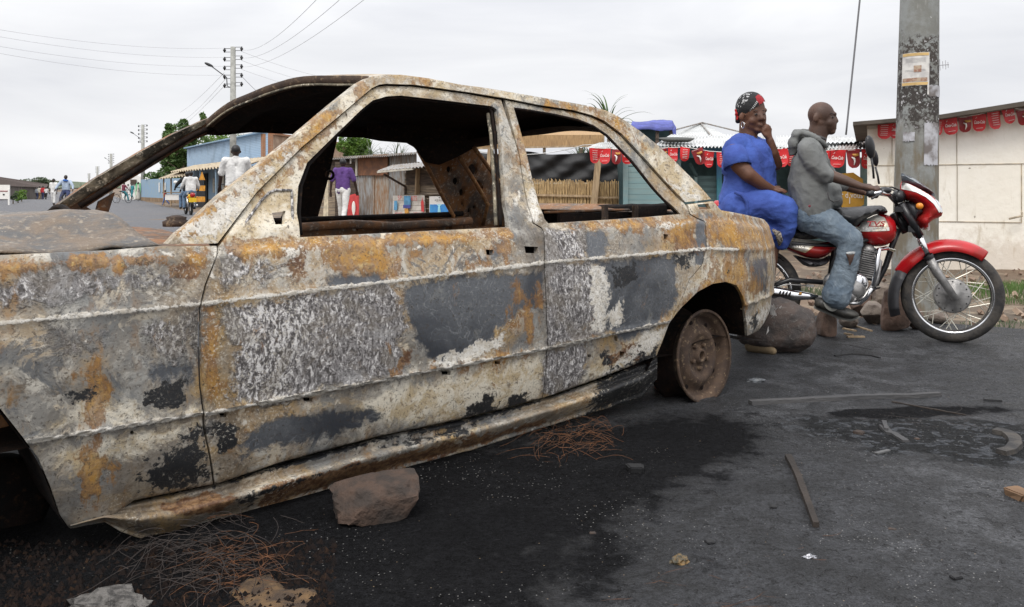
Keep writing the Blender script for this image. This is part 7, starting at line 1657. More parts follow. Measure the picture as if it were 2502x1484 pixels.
# ------------------------------------------------------------------ people further off
def mt_(n, c): return plain(n, c, .9, 0, .2, 6, .3, 12)
CL = dict(white=mt_('white_cloth', (.66, .65, .63)), purple=mt_('purple_polo', (.10, .045, .19)), cream=mt_('cream_cloth', (.55, .52, .45)), khaki=mt_('khaki_cloth', (.27, .17, .085)), jean=mt_('blue_jeans', (.13, .20, .30)), navy=mt_('navy_cloth', (.03, .04, .10)), black=mt_('black_cloth', (.018, .018, .02)), red=mt_('red_cloth', (.45, .035, .04)), sky=mt_('pale_blue_cloth', (.38, .45, .55)), blue=mt_('bright_blue_cloth', (.04, .13, .42)), teal=mt_('teal_cloth', (.05, .25, .28)), grey=mt_('grey_cloth', (.25, .27, .30)), maroon=mt_('maroon_cloth', (.16, .03, .05)), yellow=mt_('yellow_cloth', (.65, .5, .1)))
def person(px, Y, H, yaw, top, bottom, label, cat='man', leg=(20, -18), knee=(5, 25), arm=(-12, 14), elbow=(15, 15), abd=(8, 8), sit=None, long_sleeve=False, shorts=False, robe=False, group=None, lean=0.0, base=None, vox=None, z0=0.0, hair=True, bulk=1.0):
    """H height in m; joints by angle; yaw 90 = walking away from the camera, -90 = towards it"""
    c = Vector((X(px, Y), Y, gz(Y) + z0)) if base is None else Vector(base); k = H / 1.7; cy, sy = math.cos(R(yaw)), math.sin(R(yaw))
    def L(x, y, z): x, z = x + lean * max(z - .9, 0), z; return c + Vector((x * cy - y * sy, x * sy + y * cy, z)) * k
    t = thing('person', c, label, cat, group); vox = vox or max(.012, Y * .0006)
    hz = .92 if sit is None else sit / k; body, shirt, tr = MB(), MB(), MB()
    def cap(mb, pts):
        for a, b in zip(pts[:-1], pts[1:]): mb.capsule(L(*a[:3]), L(*b[:3]), a[3] * k, b[3] * k, 12)
    zo = hz - .92; foot = []
    for i, sd_ in enumerate((1, -1)):
        a, kn = R(leg[i]), R(leg[i] - knee[i]); h = (0, .09 * sd_, hz); sp = .10 if sit is not None else .0
        kp = (h[0] + .43 * math.sin(a), h[1] + sp * sd_, h[2] - .43 * math.cos(a)); ap = (kp[0] + .42 * math.sin(kn), kp[1], kp[2] - .42 * math.cos(kn))
        cap(body, [(*h, .07), (*kp, .050), (*ap, .036)]); cap(body, [(ap[0] - .03, ap[1], ap[2] - .03, .036), (ap[0] + .14, ap[1], ap[2] - .035, .03)]); foot.append((ap, kp, h))
        lo = ap if not shorts else tuple(kp[j] + (ap[j] - kp[j]) * .45 for j in range(3))
        cap(tr, [(*h, .10 * bulk), (*kp, .070), (*lo, .058 if not shorts else .07)])
        if not shorts and not robe: pass
        s_ = (0, .185 * sd_, 1.42 + zo); aa = R(arm[i]); ea = R(arm[i] + elbow[i]); ab = math.sin(R(abd[i]))
        e = (s_[0] + .28 * math.sin(aa), s_[1] + .28 * ab * sd_, s_[2] - .28 * math.cos(aa)); w_ = (e[0] + .25 * math.sin(ea), e[1] + .08 * ab * sd_, e[2] - .25 * math.cos(ea))
        cap(body, [(*s_, .05), (*e, .040), (*w_, .028)]); d = Vector((w_[0] - e[0], w_[1] - e[1], w_[2] - e[2])).normalized()
        for j, fy in enumerate((-.03, -.01, .012, .032)): cap(body, [(*w_, .026), (w_[0] + d.x * .08, w_[1] + fy, w_[2] + d.z * .08, .011), (w_[0] + d.x * (.15 - .01 * abs(j - 1)), w_[1] + fy, w_[2] + d.z * .15, .009)])
        cap(body, [(*w_, .02), (w_[0] + d.x * .06 + .03, w_[1], w_[2] + d.z * .06, .010), (w_[0] + d.x * .10 + .035, w_[1], w_[2] + d.z * .10, .009)])
        lo = w_ if long_sleeve else tuple(s_[j] + (e[j] - s_[j]) * .85 for j in range(3))
        cap(shirt, [(*s_, .075), (*(e if long_sleeve else lo), .066)] + ([(w_[0] * .8 + e[0] * .2, w_[1] * .8 + e[1] * .2, w_[2] * .8 + e[2] * .2, .045)] if long_sleeve else []))
    hd = MB(); hc = (.02, 0, 1.60 + zo)
    cap(body, [(0, 0, 1.40 + zo, .06), (.01, 0, 1.52 + zo, .052)]); body.ell(L(hc[0] - .01, 0, hc[2] + .01), (.092 * k, .078 * k, .105 * k), Matrix.Rotation(R(yaw), 3, 'Z')); cap(body, [(.045, 0, 1.56 + zo, .055), (.055, 0, 1.52 + zo, .035)])
    cap(body, [(.085, 0, 1.605 + zo, .010), (.105, 0, 1.580 + zo, .016)]); cap(body, [(.07, .0, 1.628 + zo, .028), (.07, 0, 1.63 + zo, .028)])
    cap(body, [(.085, .015, 1.548 + zo, .010), (.085, -.015, 1.548 + zo, .010)])
    for sd_ in (1, -1): body.ell(L(0, .080 * sd_, 1.59 + zo), (.018 * k, .010 * k, .03 * k))
    for yy in (-.07, .07): cap(shirt, [(0, yy, hz - .02, .105 * bulk), (0, yy, 1.15 + zo, .105 * bulk), (0, yy * 1.35, 1.38 + zo, .085)])
    cap(shirt, [(0, .18, 1.42 + zo, .068), (0, -.18, 1.42 + zo, .068)]); cap(shirt, [(0, 0, 1.40 + zo, .08), (0, 0, 1.47 + zo, .062)])
    cap(tr, [(0, .05, hz, .115 * bulk), (0, -.05, hz, .115 * bulk)])
    if robe: cap(tr, [(0, 0, hz, .16), (0, 0, .55, .19), (0, 0, .22, .21)])
    remesh(body.build('body', M_skinfar, t), vox * .8, 2); remesh(shirt.build('shirt' if not robe else 'blouse', top, t), vox, 2, fold(.008, 9, px % 17)); remesh(tr.build('trousers' if not robe else 'long_skirt', bottom, t), vox, 2, fold(.007, 11, px % 13))
    if hair: MB().ell(L(hc[0] - .022, 0, hc[2] + .030), (.090 * k, .083 * k, .090 * k), Matrix.Rotation(R(yaw), 3, 'Z')).build('hair', M_dark, t, True)
    if Y < 60:
        for (ap, kp, h) in foot: MB().capsule(L(ap[0] - .03, ap[1], ap[2] - .035), L(ap[0] + .15, ap[1], ap[2] - .045), .045 * k, .038 * k).build('shoe', CL['black'], t, True)
    return t, L
M_sil = plain('bicycle_frame', (.05, .05, .055), .4, .3, .2, 6, 0)
def bicycle(c, yaw, label, group=None):
    c = Vector(c); cy, sy = math.cos(R(yaw)), math.sin(R(yaw))
    def L(x, y, z): return c + Vector((x * cy - y * sy, x * sy + y * cy, z))
    t = thing('bicycle', c, label, 'bicycle', group); ax = Vector((-sy, cy, 0))
    for x in (-.52, .55):
        w_ = MB().torus(L(x, 0, .33), ax, .32, .02, 36, 8).build('wheel', M_tyre, t, True); mb = MB()
        for i in range(16): a = i * math.pi / 8; mb.tube([L(x, 0, .33), L(x + .31 * math.cos(a), 0, .33 + .31 * math.sin(a))], .003, 4)
        mb.build('spokes', M_chrome, w_)
    for nm, pts, r in (('frame_tube', [(-.14, 0, .86), (-.02, 0, .30), (.42, 0, .72), (-.12, 0, .78)], .018), ('frame_tube', [(-.52, 0, .33), (-.02, 0, .30)], .012), ('frame_tube', [(-.52, 0, .33), (-.12, 0, .78)], .010), ('fork', [(.38, 0, .92), (.42, 0, .72), (.55, 0, .33)], .015), ('handlebar', [(.28, .28, .98), (.42, .2, 1.0), (.40, 0, .98), (.42, -.2, 1.0), (.28, -.28, .98)], .012), ('carrier', [(-.15, .05, .70), (-.75, .05, .70), (-.75, -.05, .70), (-.15, -.05, .70)], .008), ('pedal', [(-.02, -.14, .14), (-.02, 0, .30), (-.02, .14, .46)], .012)):
        MB().tube([L(*p) for p in pts], r, 8).build(nm, M_sil, t, True)
    MB().ell(L(-.16, 0, .90), (.13, .09, .045), Matrix.Rotation(R(yaw), 3, 'Z')).build('saddle', M_blk, t, True)
    return t
person(838, 22, 1.64, 84, CL['purple'], CL['white'], 'man in a purple polo and white trousers walking away, through the front window', leg=(14, -16), knee=(6, 10), arm=(-8, 8), elbow=(14, 16), abd=(22, 22), bulk=1.08)
hc_ = Vector((X(575, 16.7), 16.7, gz(16.7)))
bicycle(hc_, 112, 'bicycle ridden by the man in the loose white shirt')
person(575, 16.7, 1.70, 108, CL['white'], CL['khaki'], 'man in a loose white shirt cycling away, left of the car\'s near pillar', sit=.93, leg=(62, 40), knee=(70, 30), arm=(22, 30), elbow=(10, 12), abd=(16, 12), base=hc_ + Vector((.04, -.1, 0)), bulk=1.1)
c = Vector((X(158, 45), 45, gz(45))); bicycle(c, -80, 'bicycle of the man in the pale blue jacket, facing the camera')
pt_, PL_ = person(158, 45, 1.72, -80, CL['sky'], CL['navy'], 'man in a pale blue jacket and blue scarf cycling towards the camera', sit=.93, leg=(60, 35), knee=(70, 25), arm=(30, 30), elbow=(15, 15), abd=(38, 38), long_sleeve=True, base=c + Vector((0, .15, 0)), bulk=1.15, lean=.08)
MB().torus(PL_(.03, 0, 1.45), (.2, 0, 1), .085, .05, 20, 8).build('scarf', CL['blue'], pt_, True)
person(131, 53, 1.68, -95, CL['white'], CL['white'], 'bare-legged man in white walking towards the camera beside the pale blue cyclist', leg=(8, -8), knee=(4, 6), arm=(4, -6), elbow=(8, 8), abd=(10, 10), shorts=True)
for i, (x, H_, tp_, bt, lb, yw) in enumerate(((91, 1.62, 'grey', 'navy', 'person in a grey shirt, leftmost of the group walking off at the left', 90), (97, 1.74, 'cream', 'khaki', 'person in a cream shirt in the group walking off at the left', 88), (105, 1.76, 'red', 'navy', 'person in a red shirt in the group walking off at the left', 95), (113, 1.62, 'white', 'black', 'person in a white shirt and dark shorts, rightmost of the group at the left', 85))):
    person(x, 112, H_, yw, CL[tp_], CL[bt], lb, 'person', group='people walking off at the far left', leg=(10, -12), long_sleeve=i % 2 == 0, vox=.035)
for i, (x, Y_, H_, tp_, bt, lb, yw, kw) in enumerate((
    (313, 84, 1.50, 'white', 'white', 'person in a white dress, leftmost standing in the street crowd', -70, dict(shorts=True)),
    (322, 85, 1.55, 'teal', 'teal', 'person in teal between the white dress and the cream robe', -100, dict(shorts=True)),
    (338, 82, 1.68, 'cream', 'cream', 'woman in a long cream robe with a maroon bag in the street crowd', 200, dict(robe=True)),
    (350, 83, 1.00, 'yellow', 'black', 'small child in yellow beside the woman in the cream robe', -90, {}),
    (367, 80, 1.66, 'cream', 'jean', 'person in a pale top and blue skirt, right of the wall end', 150, dict(long_sleeve=True)),
    (404, 60, 1.02, 'red', 'blue', 'child in a red vest and blue trousers walking by the blue wall', 170, {}),
    (301, 70, 1.55, 'maroon', 'teal', 'cyclist in maroon and teal riding off left of the street crowd', 60, dict(sit=.9, leg=(60, 40), knee=(70, 30), arm=(34, 34), abd=(25, 25), lean=.1)))):
    person(x, Y_, H_, yw, CL[tp_], CL[bt], lb, 'child' if H_ < 1.2 else 'person', group='people standing along the street' if i < 5 else None, vox=.03, **kw)
bicycle(Vector((X(299, 70), 70, gz(70))), 60, 'distant bicycle under the rider in maroon and teal')
# motorcycle taxi riding off
MY = 33.5; c = Vector((X(466, MY), MY, gz(MY))); yw = 118; cy, sy = math.cos(R(yw)), math.sin(R(yw))
def TL(x, y, z): return c + Vector((x * cy - y * sy, x * sy + y * cy, z))
t = thing('motorcycle', c, 'yellow and black motorcycle taxi riding off with two people, yellow number plate', 'motorcycle')
M_yp = plain('yellow_plate', (.75, .48, .02), .4, 0, .1, 6, 0)
for x, r in ((-.05, .29), (1.2, .29)):
    w_ = MB().torus(TL(x, 0, .29), Vector((-sy, cy, 0)), .25, .05, 32, 10).build('tyre', M_tyre, t, True); MB().torus(TL(x, 0, .29), Vector((-sy, cy, 0)), .19, .012, 28, 6).build('rim', M_chrome, w_, True)
MB().tube([TL(-.30, 0, .78), TL(.1, 0, .76), TL(.6, 0, .80)], [.09, .13, .12], 12).build('seat', M_blk, t, True); MB().ell(TL(.75, 0, .80), (.17, .17, .14)).build('fuel_tank', M_mred, t, True)
MB().tube([TL(-.42, 0, .72), TL(-.2, 0, .70), TL(.1, 0, .62)], [.07, .13, .10], 12).build('tail_cowl', M_yp, t, True); MB().ell(TL(-.42, 0, .74), (.10, .06, .09)).build('tail_lamp', plain('red_lens', (.35, .01, .01), .2), t, True)
MB().box(TL(-.44, 0, .56), (.03, .27, .16), Matrix.Rotation(R(yw), 3, 'Z')).build('number_plate', M_yp, t); MB().tube([TL(-.30, 0, .6), TL(-.36, 0, .42), TL(-.33, 0, .30)], [.05, .06, .05], 8).build('mudguard', M_blk, t, True)
MB().capsule(TL(.45, 0, .40), TL(.55, 0, .42), .14, .12).build('engine', M_alu, t, True)
for sd_ in (1, -1): MB().tube([TL(-.05, .10 * sd_, .29), TL(.05, .12 * sd_, .66)], .03, 8).build('rear_shock', M_chrome, t, True); MB().tube([TL(1.2, .08 * sd_, .29), TL(.95, .08 * sd_, .95)], .025, 8).build('fork_leg', M_steel, t, True); MB().tube([TL(.9, .1 * sd_, 1.0), TL(.85, .36 * sd_, 1.02)], .015, 8).build('handlebar', M_blk, t, True)
MB().tube([TL(.5, -.14, .30), TL(-.35, -.16, .36)], [.03, .05], 10).build('silencer', M_chrome, t, True); m_ = TL(.88, .42, 1.22); MB().ell(m_, (.08, .03, .06)).build('mirror_head', M_white, t, True)
for sd_ in (1, -1): MB().ell(TL(-.38, .16 * sd_, .66), (.04, .04, .03)).build('indicator', M_amber, t, True)
person(0, MY, 1.66, yw, CL['black'], CL['jean'], 'dark-jacketed rider in front on the motorcycle taxi', 'man', sit=.84, leg=(70, 70), knee=(75, 75), arm=(45, 45), elbow=(10, 10), abd=(35, 35), long_sleeve=True, base=TL(.42, .06, 0), vox=.02)
person(0, MY, 1.66, yw, CL['white'], CL['jean'], 'passenger in a big white shirt and jeans on the back of the motorcycle taxi', 'man', sit=.86, leg=(66, 66), knee=(72, 72), arm=(22, 22), elbow=(30, 30), abd=(22, 22), long_sleeve=True, base=TL(-.02, 0, 0), vox=.02, bulk=1.2)
# ------------------------------------------------------------------ things lying on the street
def g0(x, y, z=0.0):
    p = G(x, y, z); p.z -= DIP(p.x, p.y); return p
def crumple(c, r, mat, label, name, cat, seed):
    bm = bmesh.new(); bmesh.ops.create_icosphere(bm, subdivisions=3, radius=1); vs = []
    for v in bm.verts: q = v.co * (1 + .6 * noise.noise(v.co * 2.5 + Vector((seed, 0, 0)))); vs.append(Vector(c) + Vector((q.x * r[0], q.y * r[1], max(q.z, -.2) * r[2] + r[2] * .2)))
    o = mkobj(name, vs, [tuple(v.index for v in f.verts) for f in bm.faces], mat, None); bm.free(); tag(o, label, cat); return o
M_block = plain('red_brown_stone', (.066, .041, .029), .9, 0, .4, 14, 1.2, 34, (.036, .027, .022), bdist=.012)
def slab(c, size, rot, mat, label, name='rock', cat='stone', seed=1, tilt=(0, 0), bevel=.22, group=None):
    rnd = random.Random(seed); bm = bmesh.new(); bmesh.ops.create_cube(bm, size=2)
    for v in bm.verts: v.co += Vector((rnd.uniform(-.22, .22), rnd.uniform(-.2, .2), rnd.uniform(-.2, .2)))
    bmesh.ops.bevel(bm, geom=bm.edges[:] + bm.verts[:], offset=bevel, segments=2, affect='EDGES'); bmesh.ops.triangulate(bm, faces=bm.faces[:]); bmesh.ops.subdivide_edges(bm, edges=bm.edges[:], cuts=3, use_grid_fill=True)
    rt = Euler((tilt[0], tilt[1], rot)).to_matrix(); vs = []
    for v in bm.verts:
        q = v.co; q = q * (1 + .05 * noise.noise(q * 2.2 + Vector((seed, 0, 0))) + .025 * noise.noise(q * 7)); vs.append(rt @ Vector((q.x * size[0], q.y * size[1], q.z * size[2])))
    zm = min(v.z for v in vs); vs = [v + Vector(c) + Vector((0, 0, -zm - .004)) for v in vs]
    o = mkobj(name, vs, [tuple(v.index for v in f.verts) for f in bm.faces], mat, None, True); bm.free(); tag(o, label, cat, group); e = o.modifiers.new('e', 'EDGE_SPLIT'); e.split_angle = R(28); return o
rnd = random.Random(4); bm = bmesh.new(); bmesh.ops.create_cube(bm, size=2)
bmesh.ops.bevel(bm, geom=bm.edges[:], offset=.16, segments=1, affect='EDGES'); bmesh.ops.triangulate(bm, faces=bm.faces[:]); bmesh.ops.subdivide_edges(bm, edges=bm.edges[:], cuts=5, use_grid_fill=True)
pls = [(Vector((-.8, -.5, .5)).normalized(), .98), (Vector((.9, -.3, -.3)).normalized(), 1.0), (Vector((.5, .2, .9)).normalized(), 1.02), (Vector((-.7, -.3, -.8)).normalized(), .98), (Vector((.1, -.9, .6)).normalized(), 1.08), (Vector((.8, -.6, .7)).normalized(), 1.12)]
vs = []; c0 = g0(916, 1255) + Vector((0, .075, .056)); rt_b = Euler((R(8), R(-11), .30)).to_matrix()
for v in bm.verts:
    q = v.co.copy()
    for n_, d_ in pls:
        e_ = q.dot(n_)
        if e_ > d_: q -= n_ * (e_ - d_)
    q *= 1 + .07 * noise.noise(q * 1.7) + .035 * noise.noise(q * 5) + .015 * noise.noise(q * 13)
    vs.append(c0 + rt_b @ Vector((q.x * .128, q.y * .075, q.z * .056)))
o = mkobj('stone_block', vs, [tuple(v.index for v in f.verts) for f in bm.faces], M_block, None, True); bm.free(); tag(o, 'red-brown stone block wedged under the car\'s sill', 'stone'); o.modifiers.new('e', 'EDGE_SPLIT').split_angle = R(24)
# burnt drum behind the tail
M_drum = rusty('burnt_drum', (.058, .050, .047), (.085, .062, .052), (.125, .115, .105), .8, 1.6)
a, b = g0(1842, 868) + Vector((0, .15, .150)), g0(1990, 872) + Vector((0, .15, .150)); d = (b - a).normalized()
t = thing('burnt_drum', (a + b) / 2 - Vector((0, 0, .15)), 'charred brown round-ended drum lying on its side behind the car\'s tail', 'drum')
mb = MB(); cc = (a + b) / 2; xd = Vector((d.x, d.y, 0)).normalized(); yd = Vector((-xd.y, xd.x, 0))
for q_ in [0]:
    nu, nv = 72, 48; vs = []; fs = []; sg = lambda v, e: math.copysign(abs(v) ** e, v)
    for j_ in range(nv + 1):
        th = math.pi * j_ / nv
        for i_ in range(nu):
            ph = 2 * math.pi * i_ / nu; q = Vector((sg(math.sin(th), .75) * sg(math.cos(ph), .75), sg(math.sin(th), .75) * sg(math.sin(ph), .8), sg(math.cos(th), .8)))
            m_ = 1 + .10 * noise.noise(q * 1.6 + Vector((4, 0, 0))) + .05 * noise.noise(q * 4) + .02 * noise.noise(q * 12); q = q * m_
            q.z -= .12 * q.x * q.x * (1 if q.z > 0 else 0) * q.z
            vs.append(cc + xd * (q.x * .215) + yd * (q.y * .15) + Vector((0, 0, q.z * .150 - .004)))
    for j_ in range(nv):
        for i_ in range(nu): fs.append((j_ * nu + i_, (j_ + 1) * nu + i_, (j_ + 1) * nu + (i_ + 1) % nu, j_ * nu + (i_ + 1) % nu))
    mb.add(vs, fs)
mb.build('shell', M_drum, t, True)
mb = MB(); rnd = random.Random(9); q0 = MP(1890, 790, .5); Yq = a.y - .14
for i in range(26):
    x, y = 1884 + rnd.uniform(-7, 12), 756 + rnd.uniform(0, 60); p = P(x, y, Yq + rnd.uniform(-.02, .02)); u = Vector((rnd.uniform(-.02, .03), rnd.uniform(-.015, .015), rnd.uniform(.02, .05)))
    w_ = Vector((.012, rnd.uniform(-.01, .01), .003)); k = len(mb.v); mb.v += [p - u, p - u * .2 + w_, p + u + w_ * .3, p + u * .3 - w_]; mb.f.append((k, k + 1, k + 2, k + 3))
mb.build('burnt_label', plain('ash_paper', (.42, .40, .38), .9), t)
rock(g0(2032, 826) + Vector((0, .08, 0)), (.09, .08, .105), 77, M_rock, 'dark rounded rock touching the right end of the burnt drum', 'rock')
o = MB().capsule(g0(1838, 862) + Vector((0, .02, .035)), g0(1888, 868) + Vector((0, .0, .022)), .038, .022).build('wood_chunk', plain('tan_wood', (.22, .16, .09), .85, 0, .3, 9, .4), None, True); tag(o, 'tan rounded piece of wood in front of the burnt drum', 'wood')
M_wood = plain('weathered_lath', (.040, .040, .042), .75, 0, .35, 4, .5, 40, (.062, .060, .06), scale=(.5, 3, 3)); M_stick = plain('brown_stick', (.030, .022, .017), .85, 0, .4, 6, .7, 40)
def lath(pts, wd, th, mat, label, name='wood_strip', cat='wood', group=None):
    pts = [g0(*p) + Vector((0, 0, th * .55)) for p in pts]; n_ = 24; mb = MB(); rows = []
    def at(t):
        k = t * (len(pts) - 1); i = min(int(k), len(pts) - 2); return pts[i].lerp(pts[i + 1], k - i)
    for i in range(n_ + 1):
        t_ = i / n_; p = at(t_); d = (at(min(t_ + .03, 1)) - at(max(t_ - .03, 0))).normalized(); s = Vector((-d.y, d.x, 0)); w2 = wd / 2 * (1 - .25 * t_ + .12 * noise.noise(Vector((t_ * 9, 0, 0)))); z = Vector((0, 0, th / 2 * (1 + .3 * noise.noise(Vector((t_ * 7, 3, 0))))))
        rows.append([p - s * w2 - z, p - s * w2 * .9 + z, p + s * w2 * .9 + z, p + s * w2 - z])
    for r_ in rows: r_.append(r_[0])
    mb.grid(rows); k = len(mb.v) - 5; mb.f.append((0, 1, 2, 3)); mb.f.append((k + 3, k + 2, k + 1, k)); o = mb.build(name, mat, None); tag(o, label, cat, group)
    return o
lath([(1833, 991), (1960, 984), (2100, 977), (2220, 974), (2296, 970)], .040, .020, M_wood, 'long flat grey lath lying across the street right of the wheel')
lath([(1926, 1122), (1950, 1170), (1972, 1230), (1984, 1262), (1994, 1290)], .024, .018, M_stick, 'brown split stick lying upright in the picture on the open street')
lath([(2158, 1046), (2172, 1062), (2186, 1066), (2214, 1084)], .035, .012, M_wood, 'short dark broken lath at the edge of the black stain'); lath([(2160, 1040), (2166, 1060)], .02, .02, M_wood, 'tiny upright splinter beside the short broken lath')
lath([(2140, 1112), (2172, 1104)], .02, .008, plain('grey_chip', (.12, .12, .12), .8), 'thin pale grey chip left of the black stain'); lath([(2404, 981), (2448, 984)], .022, .012, M_tarp, 'small black strip near the right edge beyond the long lath')
lath([(2430, 1060), (2462, 1066), (2478, 1080), (2482, 1095), (2468, 1108), (2446, 1114)], .055, .02, M_tyre, 'curved scrap of black tyre rubber near the right edge', 'tyre_scrap', 'tyre scrap'); lath([(2040, 873), (2080, 868), (2130, 872), (2150, 878)], .018, .010, M_tarp, 'thin curved black strip right of the burnt drum')
lath([(2080, 846), (2130, 856)], .03, .006, M_tarp, 'small flat black scrap beyond the thin curved strip'); lath([(2180, 985), (2260, 1000), (2360, 1018)], .012, .008, M_stick, 'loose dark twig below the long lath')
slab(g0(2492, 1218), (.032, .04, .014), .3, plain('tan_brick', (.17, .10, .055), .9, 0, .2, 8, .3), 'tan brick chip cut off by the right edge', 'brick_chip', 'brick', 8)
crumple(g0(1660, 1368), (.024, .018, .018), plain('ochre_stone', (.16, .095, .03), .6, 0, .4, 60, .6, 60, (.05, .045, .03)), 'small ochre and grey stone at the end of a rusty wire', 'pebble', 'pebble', 12)
for i, (x, y, s_, m_, lb) in enumerate(((1552, 1148, .028, M_tarp, 'small black lump left of the brown stick'), (2240, 1075, .012, M_block, 'small brown pebble above the broken lath'), (1735, 1322, .014, M_tarp, 'black pebble left of the foil scrap'), (2180, 1295, .010, M_block, 'reddish crumb right of the brown stick'), (2335, 1415, .014, M_tarp, 'black crumb low at the right'), (1890, 1240, .013, M_tarp, 'dark crumb just left of the brown stick'), (2098, 1062, .018, M_block, 'brown crumb left of the broken lath'), (1450, 1292, .010, M_block, 'tiny reddish crumb below the car wreck'))):
    slab(g0(x, y), (s_, s_ * .8, s_ * .45), i * .9, m_, lb, 'pebble', 'pebble', 20 + i, group='crumbs on the street')
# crumpled foil and glass
crumple(g0(1978, 1362), (.020, .009, .008), plain('foil', (.30, .30, .32), .25, .8, .3, 60, .4, 90), 'small crumpled silver foil scrap low on the open street', 'foil_scrap', 'foil', 2)
crumple(g0(1848, 934), (.045, .03, .014), plain('cloudy_glass', (.13, .14, .15), .35, 0, .3, 20, .4, 40), 'cloudy grey lump on the street beside the bare rear wheel', 'glass_lump', 'glass', 5)
M_ashp = plain('pale_ash', (.13, .122, .113), .95, 0, .5, 40, 1.0, 60, (.05, .047, .044), bdist=.02)
crumple(g0(262, 1432) + Vector((0, 0, -.01)), (.10, .06, .035), M_ashp, 'lump of fibrous grey ash at the bottom left', 'ash_lump', 'ash', 9)
M_crust = plain('brown_crust', (.12, .07, .03), .9, 0, .5, 18, .9, 40, (.05, .032, .02), bdist=.02)
def sheetp(name, pts, mat, label, cat, amp=.008, group=None):
    pl = [(p.x, p.y) for p in [g0(x, y) for x, y in pts]]; V, T = cdt(pl, [], .02)
    vs = [Vector((x, y, -DIP(x, y) + .006 + amp * max(0, noise.noise(Vector((x * 18, y * 18, 1))) + .5) * min(1, edist((x, y), pl) / .02))) for x, y in V]; k_ = len(vs)
    ec = {}
    for f in T:
        for i in range(len(f)): ec[(f[i], f[(i + 1) % len(f)])] = 1
    o = mkobj(name, vs + [Vector((v.x, v.y, .001 - DIP(v.x, v.y))) for v in vs], T + [tuple(i + k_ for i in f[::-1]) for f in T] + [(b, a, a + k_, b + k_) for (a, b) in ec if (b, a) not in ec], mat, None, True); tag(o, label, cat, group)
sheetp('rust_crust', [(610, 1455), (560, 1405), (600, 1375), (660, 1362), (700, 1402), (768, 1398), (775, 1418), (745, 1450), (690, 1462)], M_crust, 'flat brown crust of burnt residue at the bottom left', 'burnt crust', .012)
# rusty wire from burnt tyres
M_rw = plain('rusty_wire', (.15, .06, .022), .8, .2, .3, 40, 0, 1, (.05, .026, .015)); M_dw = plain('dark_wire', (.035, .026, .022), .7, .2, .3, 40, 0)
def tangle(name, cx_, cy_, rx2, ry2, n, L0, mat, label, seed, r=.0007, h=.05):
    rnd = random.Random(seed); mb = MB()
    for i in range(n):
        x, y = rnd.gauss(cx_, rx2), rnd.gauss(cy_, ry2); y = min(max(y, 1000), 1478); p = g0(x, y); a = rnd.uniform(-.7, .7) + (math.pi if rnd.random() < .5 else 0); z = rnd.uniform(0, h); cu = rnd.uniform(-2.4, 2.4); pts = []; L1 = L0 * rnd.uniform(.4, 1.3); m = 12; e = rnd.uniform(-.1, .5)
        for j in range(m):
            t_ = j / (m - 1); pts.append(Vector((p.x, p.y, -DIP(p.x, p.y) + max(.002, z * (1 - t_) + h * math.sin(math.pi * t_) * e)))); p = p + Vector((math.cos(a), math.sin(a), 0)) * L1 / m; a += cu / m + rnd.gauss(0, .22)
        mb.tube(pts, r, 4, False)
    o = mb.build(name, mat, None); tag(o, label, None, None, 'stuff')
tangle('tyre_wire', 1390, 1080, 50, 22, 110, .15, M_rw, 'tangle of orange rusty tyre wire beside the sill', 1, .0007, .06)
tangle('tyre_wire', 600, 1345, 60, 40, 80, .13, M_rw, 'tangle of rusty wire low at the left', 2, .0007, .05); tangle('tyre_wire', 500, 1335, 90, 50, 150, .16, M_dw, 'dark burnt wire strands under the front of the wreck', 3, .0008, .07)
tangle('tyre_wire', 1780, 1420, 130, 40, 90, .25, M_rw, 'thin rusty wires lying on the open street', 4, .0005, .004); tangle('tyre_wire', 2330, 1030, 70, 10, 90, .5, M_dw, 'long dark wires lying across the black stain', 5, .0009, .004)
tangle('tyre_wire', 1900, 1300, 330, 110, 110, .16, M_dw, 'fine black wires strewn over the street', 6, .0006, .003)
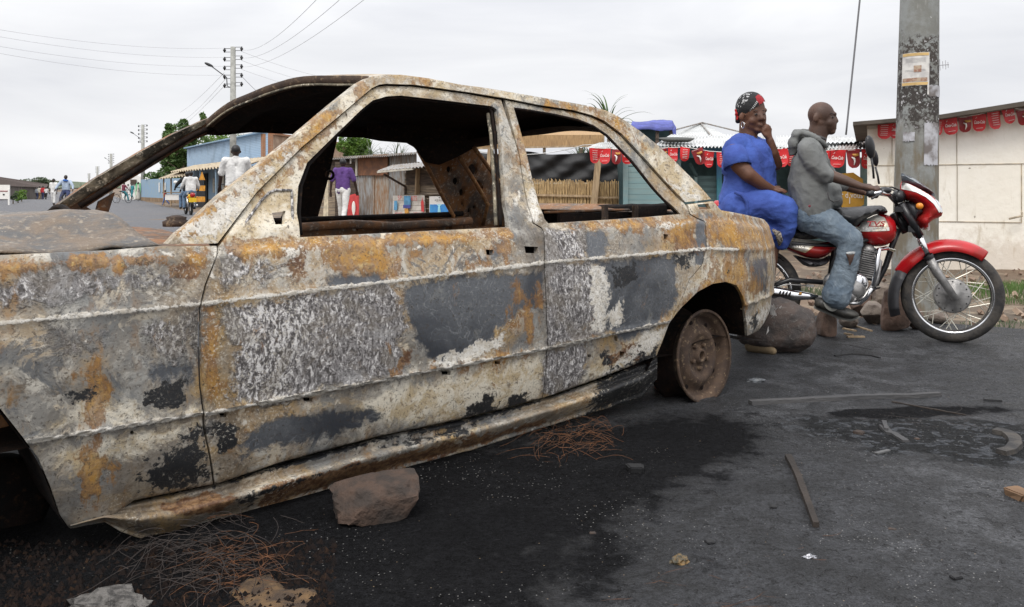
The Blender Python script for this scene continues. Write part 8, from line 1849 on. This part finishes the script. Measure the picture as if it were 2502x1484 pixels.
# charcoal, ash flakes and grit
def grit(name, n, region, s0, s1, mat, label, seed, flat=.4, fn=None):
    rnd = random.Random(seed); mb = MB(); x0, x1, y0, y1 = region
    while n > 0:
        x = rnd.uniform(x0, x1); y = rnd.uniform(y0, y1)
        if fn and rnd.random() > fn(x, y): continue
        n -= 1; p = g0(x, y); s = rnd.uniform(s0, s1) * rnd.uniform(.4, 1); k = len(mb.v); up = Vector((0, 0, s * flat))
        an = rnd.uniform(0, 6.28); q = [p + Vector((math.cos(an + j * 2.1), math.sin(an + j * 2.1), 0)) * s * rnd.uniform(.5, 1) + Vector((0, 0, .001)) for j in range(3)]; mb.v += q + [p + up]; mb.f += [(k, k + 1, k + 3), (k + 1, k + 2, k + 3), (k + 2, k, k + 3)]
    o = mb.build(name, mat, None); tag(o, label, None, None, 'stuff')
nz_ = lambda x, y: max(.04, noise.noise(Vector((x * .006, y * .011, 2))) * 1.6 + .25)
grit('charcoal_crumbs', 3600, (-100, 820, 1285, 1500), .006, .024, M_soot, 'black charcoal crumbs under and before the front of the wreck', 1, .9); grit('pale_ash_flakes', 2600, (-50, 900, 1290, 1500), .002, .0085, M_ashp, 'pale flakes of ash among the charcoal at the bottom left', 2, .7, nz_)
grit('white_specks', 1400, (500, 2560, 860, 1500), .001, .0028, plain('white_speck', (.30, .29, .28), .7), 'tiny white specks scattered over the street', 3, .6, nz_)
grit('black_crumbs', 6500, (1000, 2560, 850, 1500), .002, .0085, M_tarp, 'small black crumbs of burnt rubber all over the street', 4, .6, nz_); grit('white_specks', 160, (2060, 2260, 800, 880), .002, .008, plain('white_chip', (.6, .58, .54), .7), 'white plaster specks on the street behind the motorcycle', 6, .5)
grit('brown_crumbs', 380, (1300, 2560, 860, 1500), .002, .006, M_block, 'reddish brown crumbs on the street', 5, .6, nz_)
for i, (x0, y0, x1, y1, w_) in enumerate(((2060, 806, 2092, 812, .02), (2070, 826, 2112, 826, .035), (2090, 800, 2130, 812, .02), (2064, 818, 2084, 822, .018))): lath([(x0, y0), (x1, y1)], w_, .012, M_post, ['pale splinter nearest the dark rounded rock', 'widest pale wood chip on the street under the shoe', 'pale splinter closest to the brown rocks', 'small pale splinter between the other wood chips'][i], 'wood_splinter', 'wood splinter', 'pale splinters under the driver\'s foot')
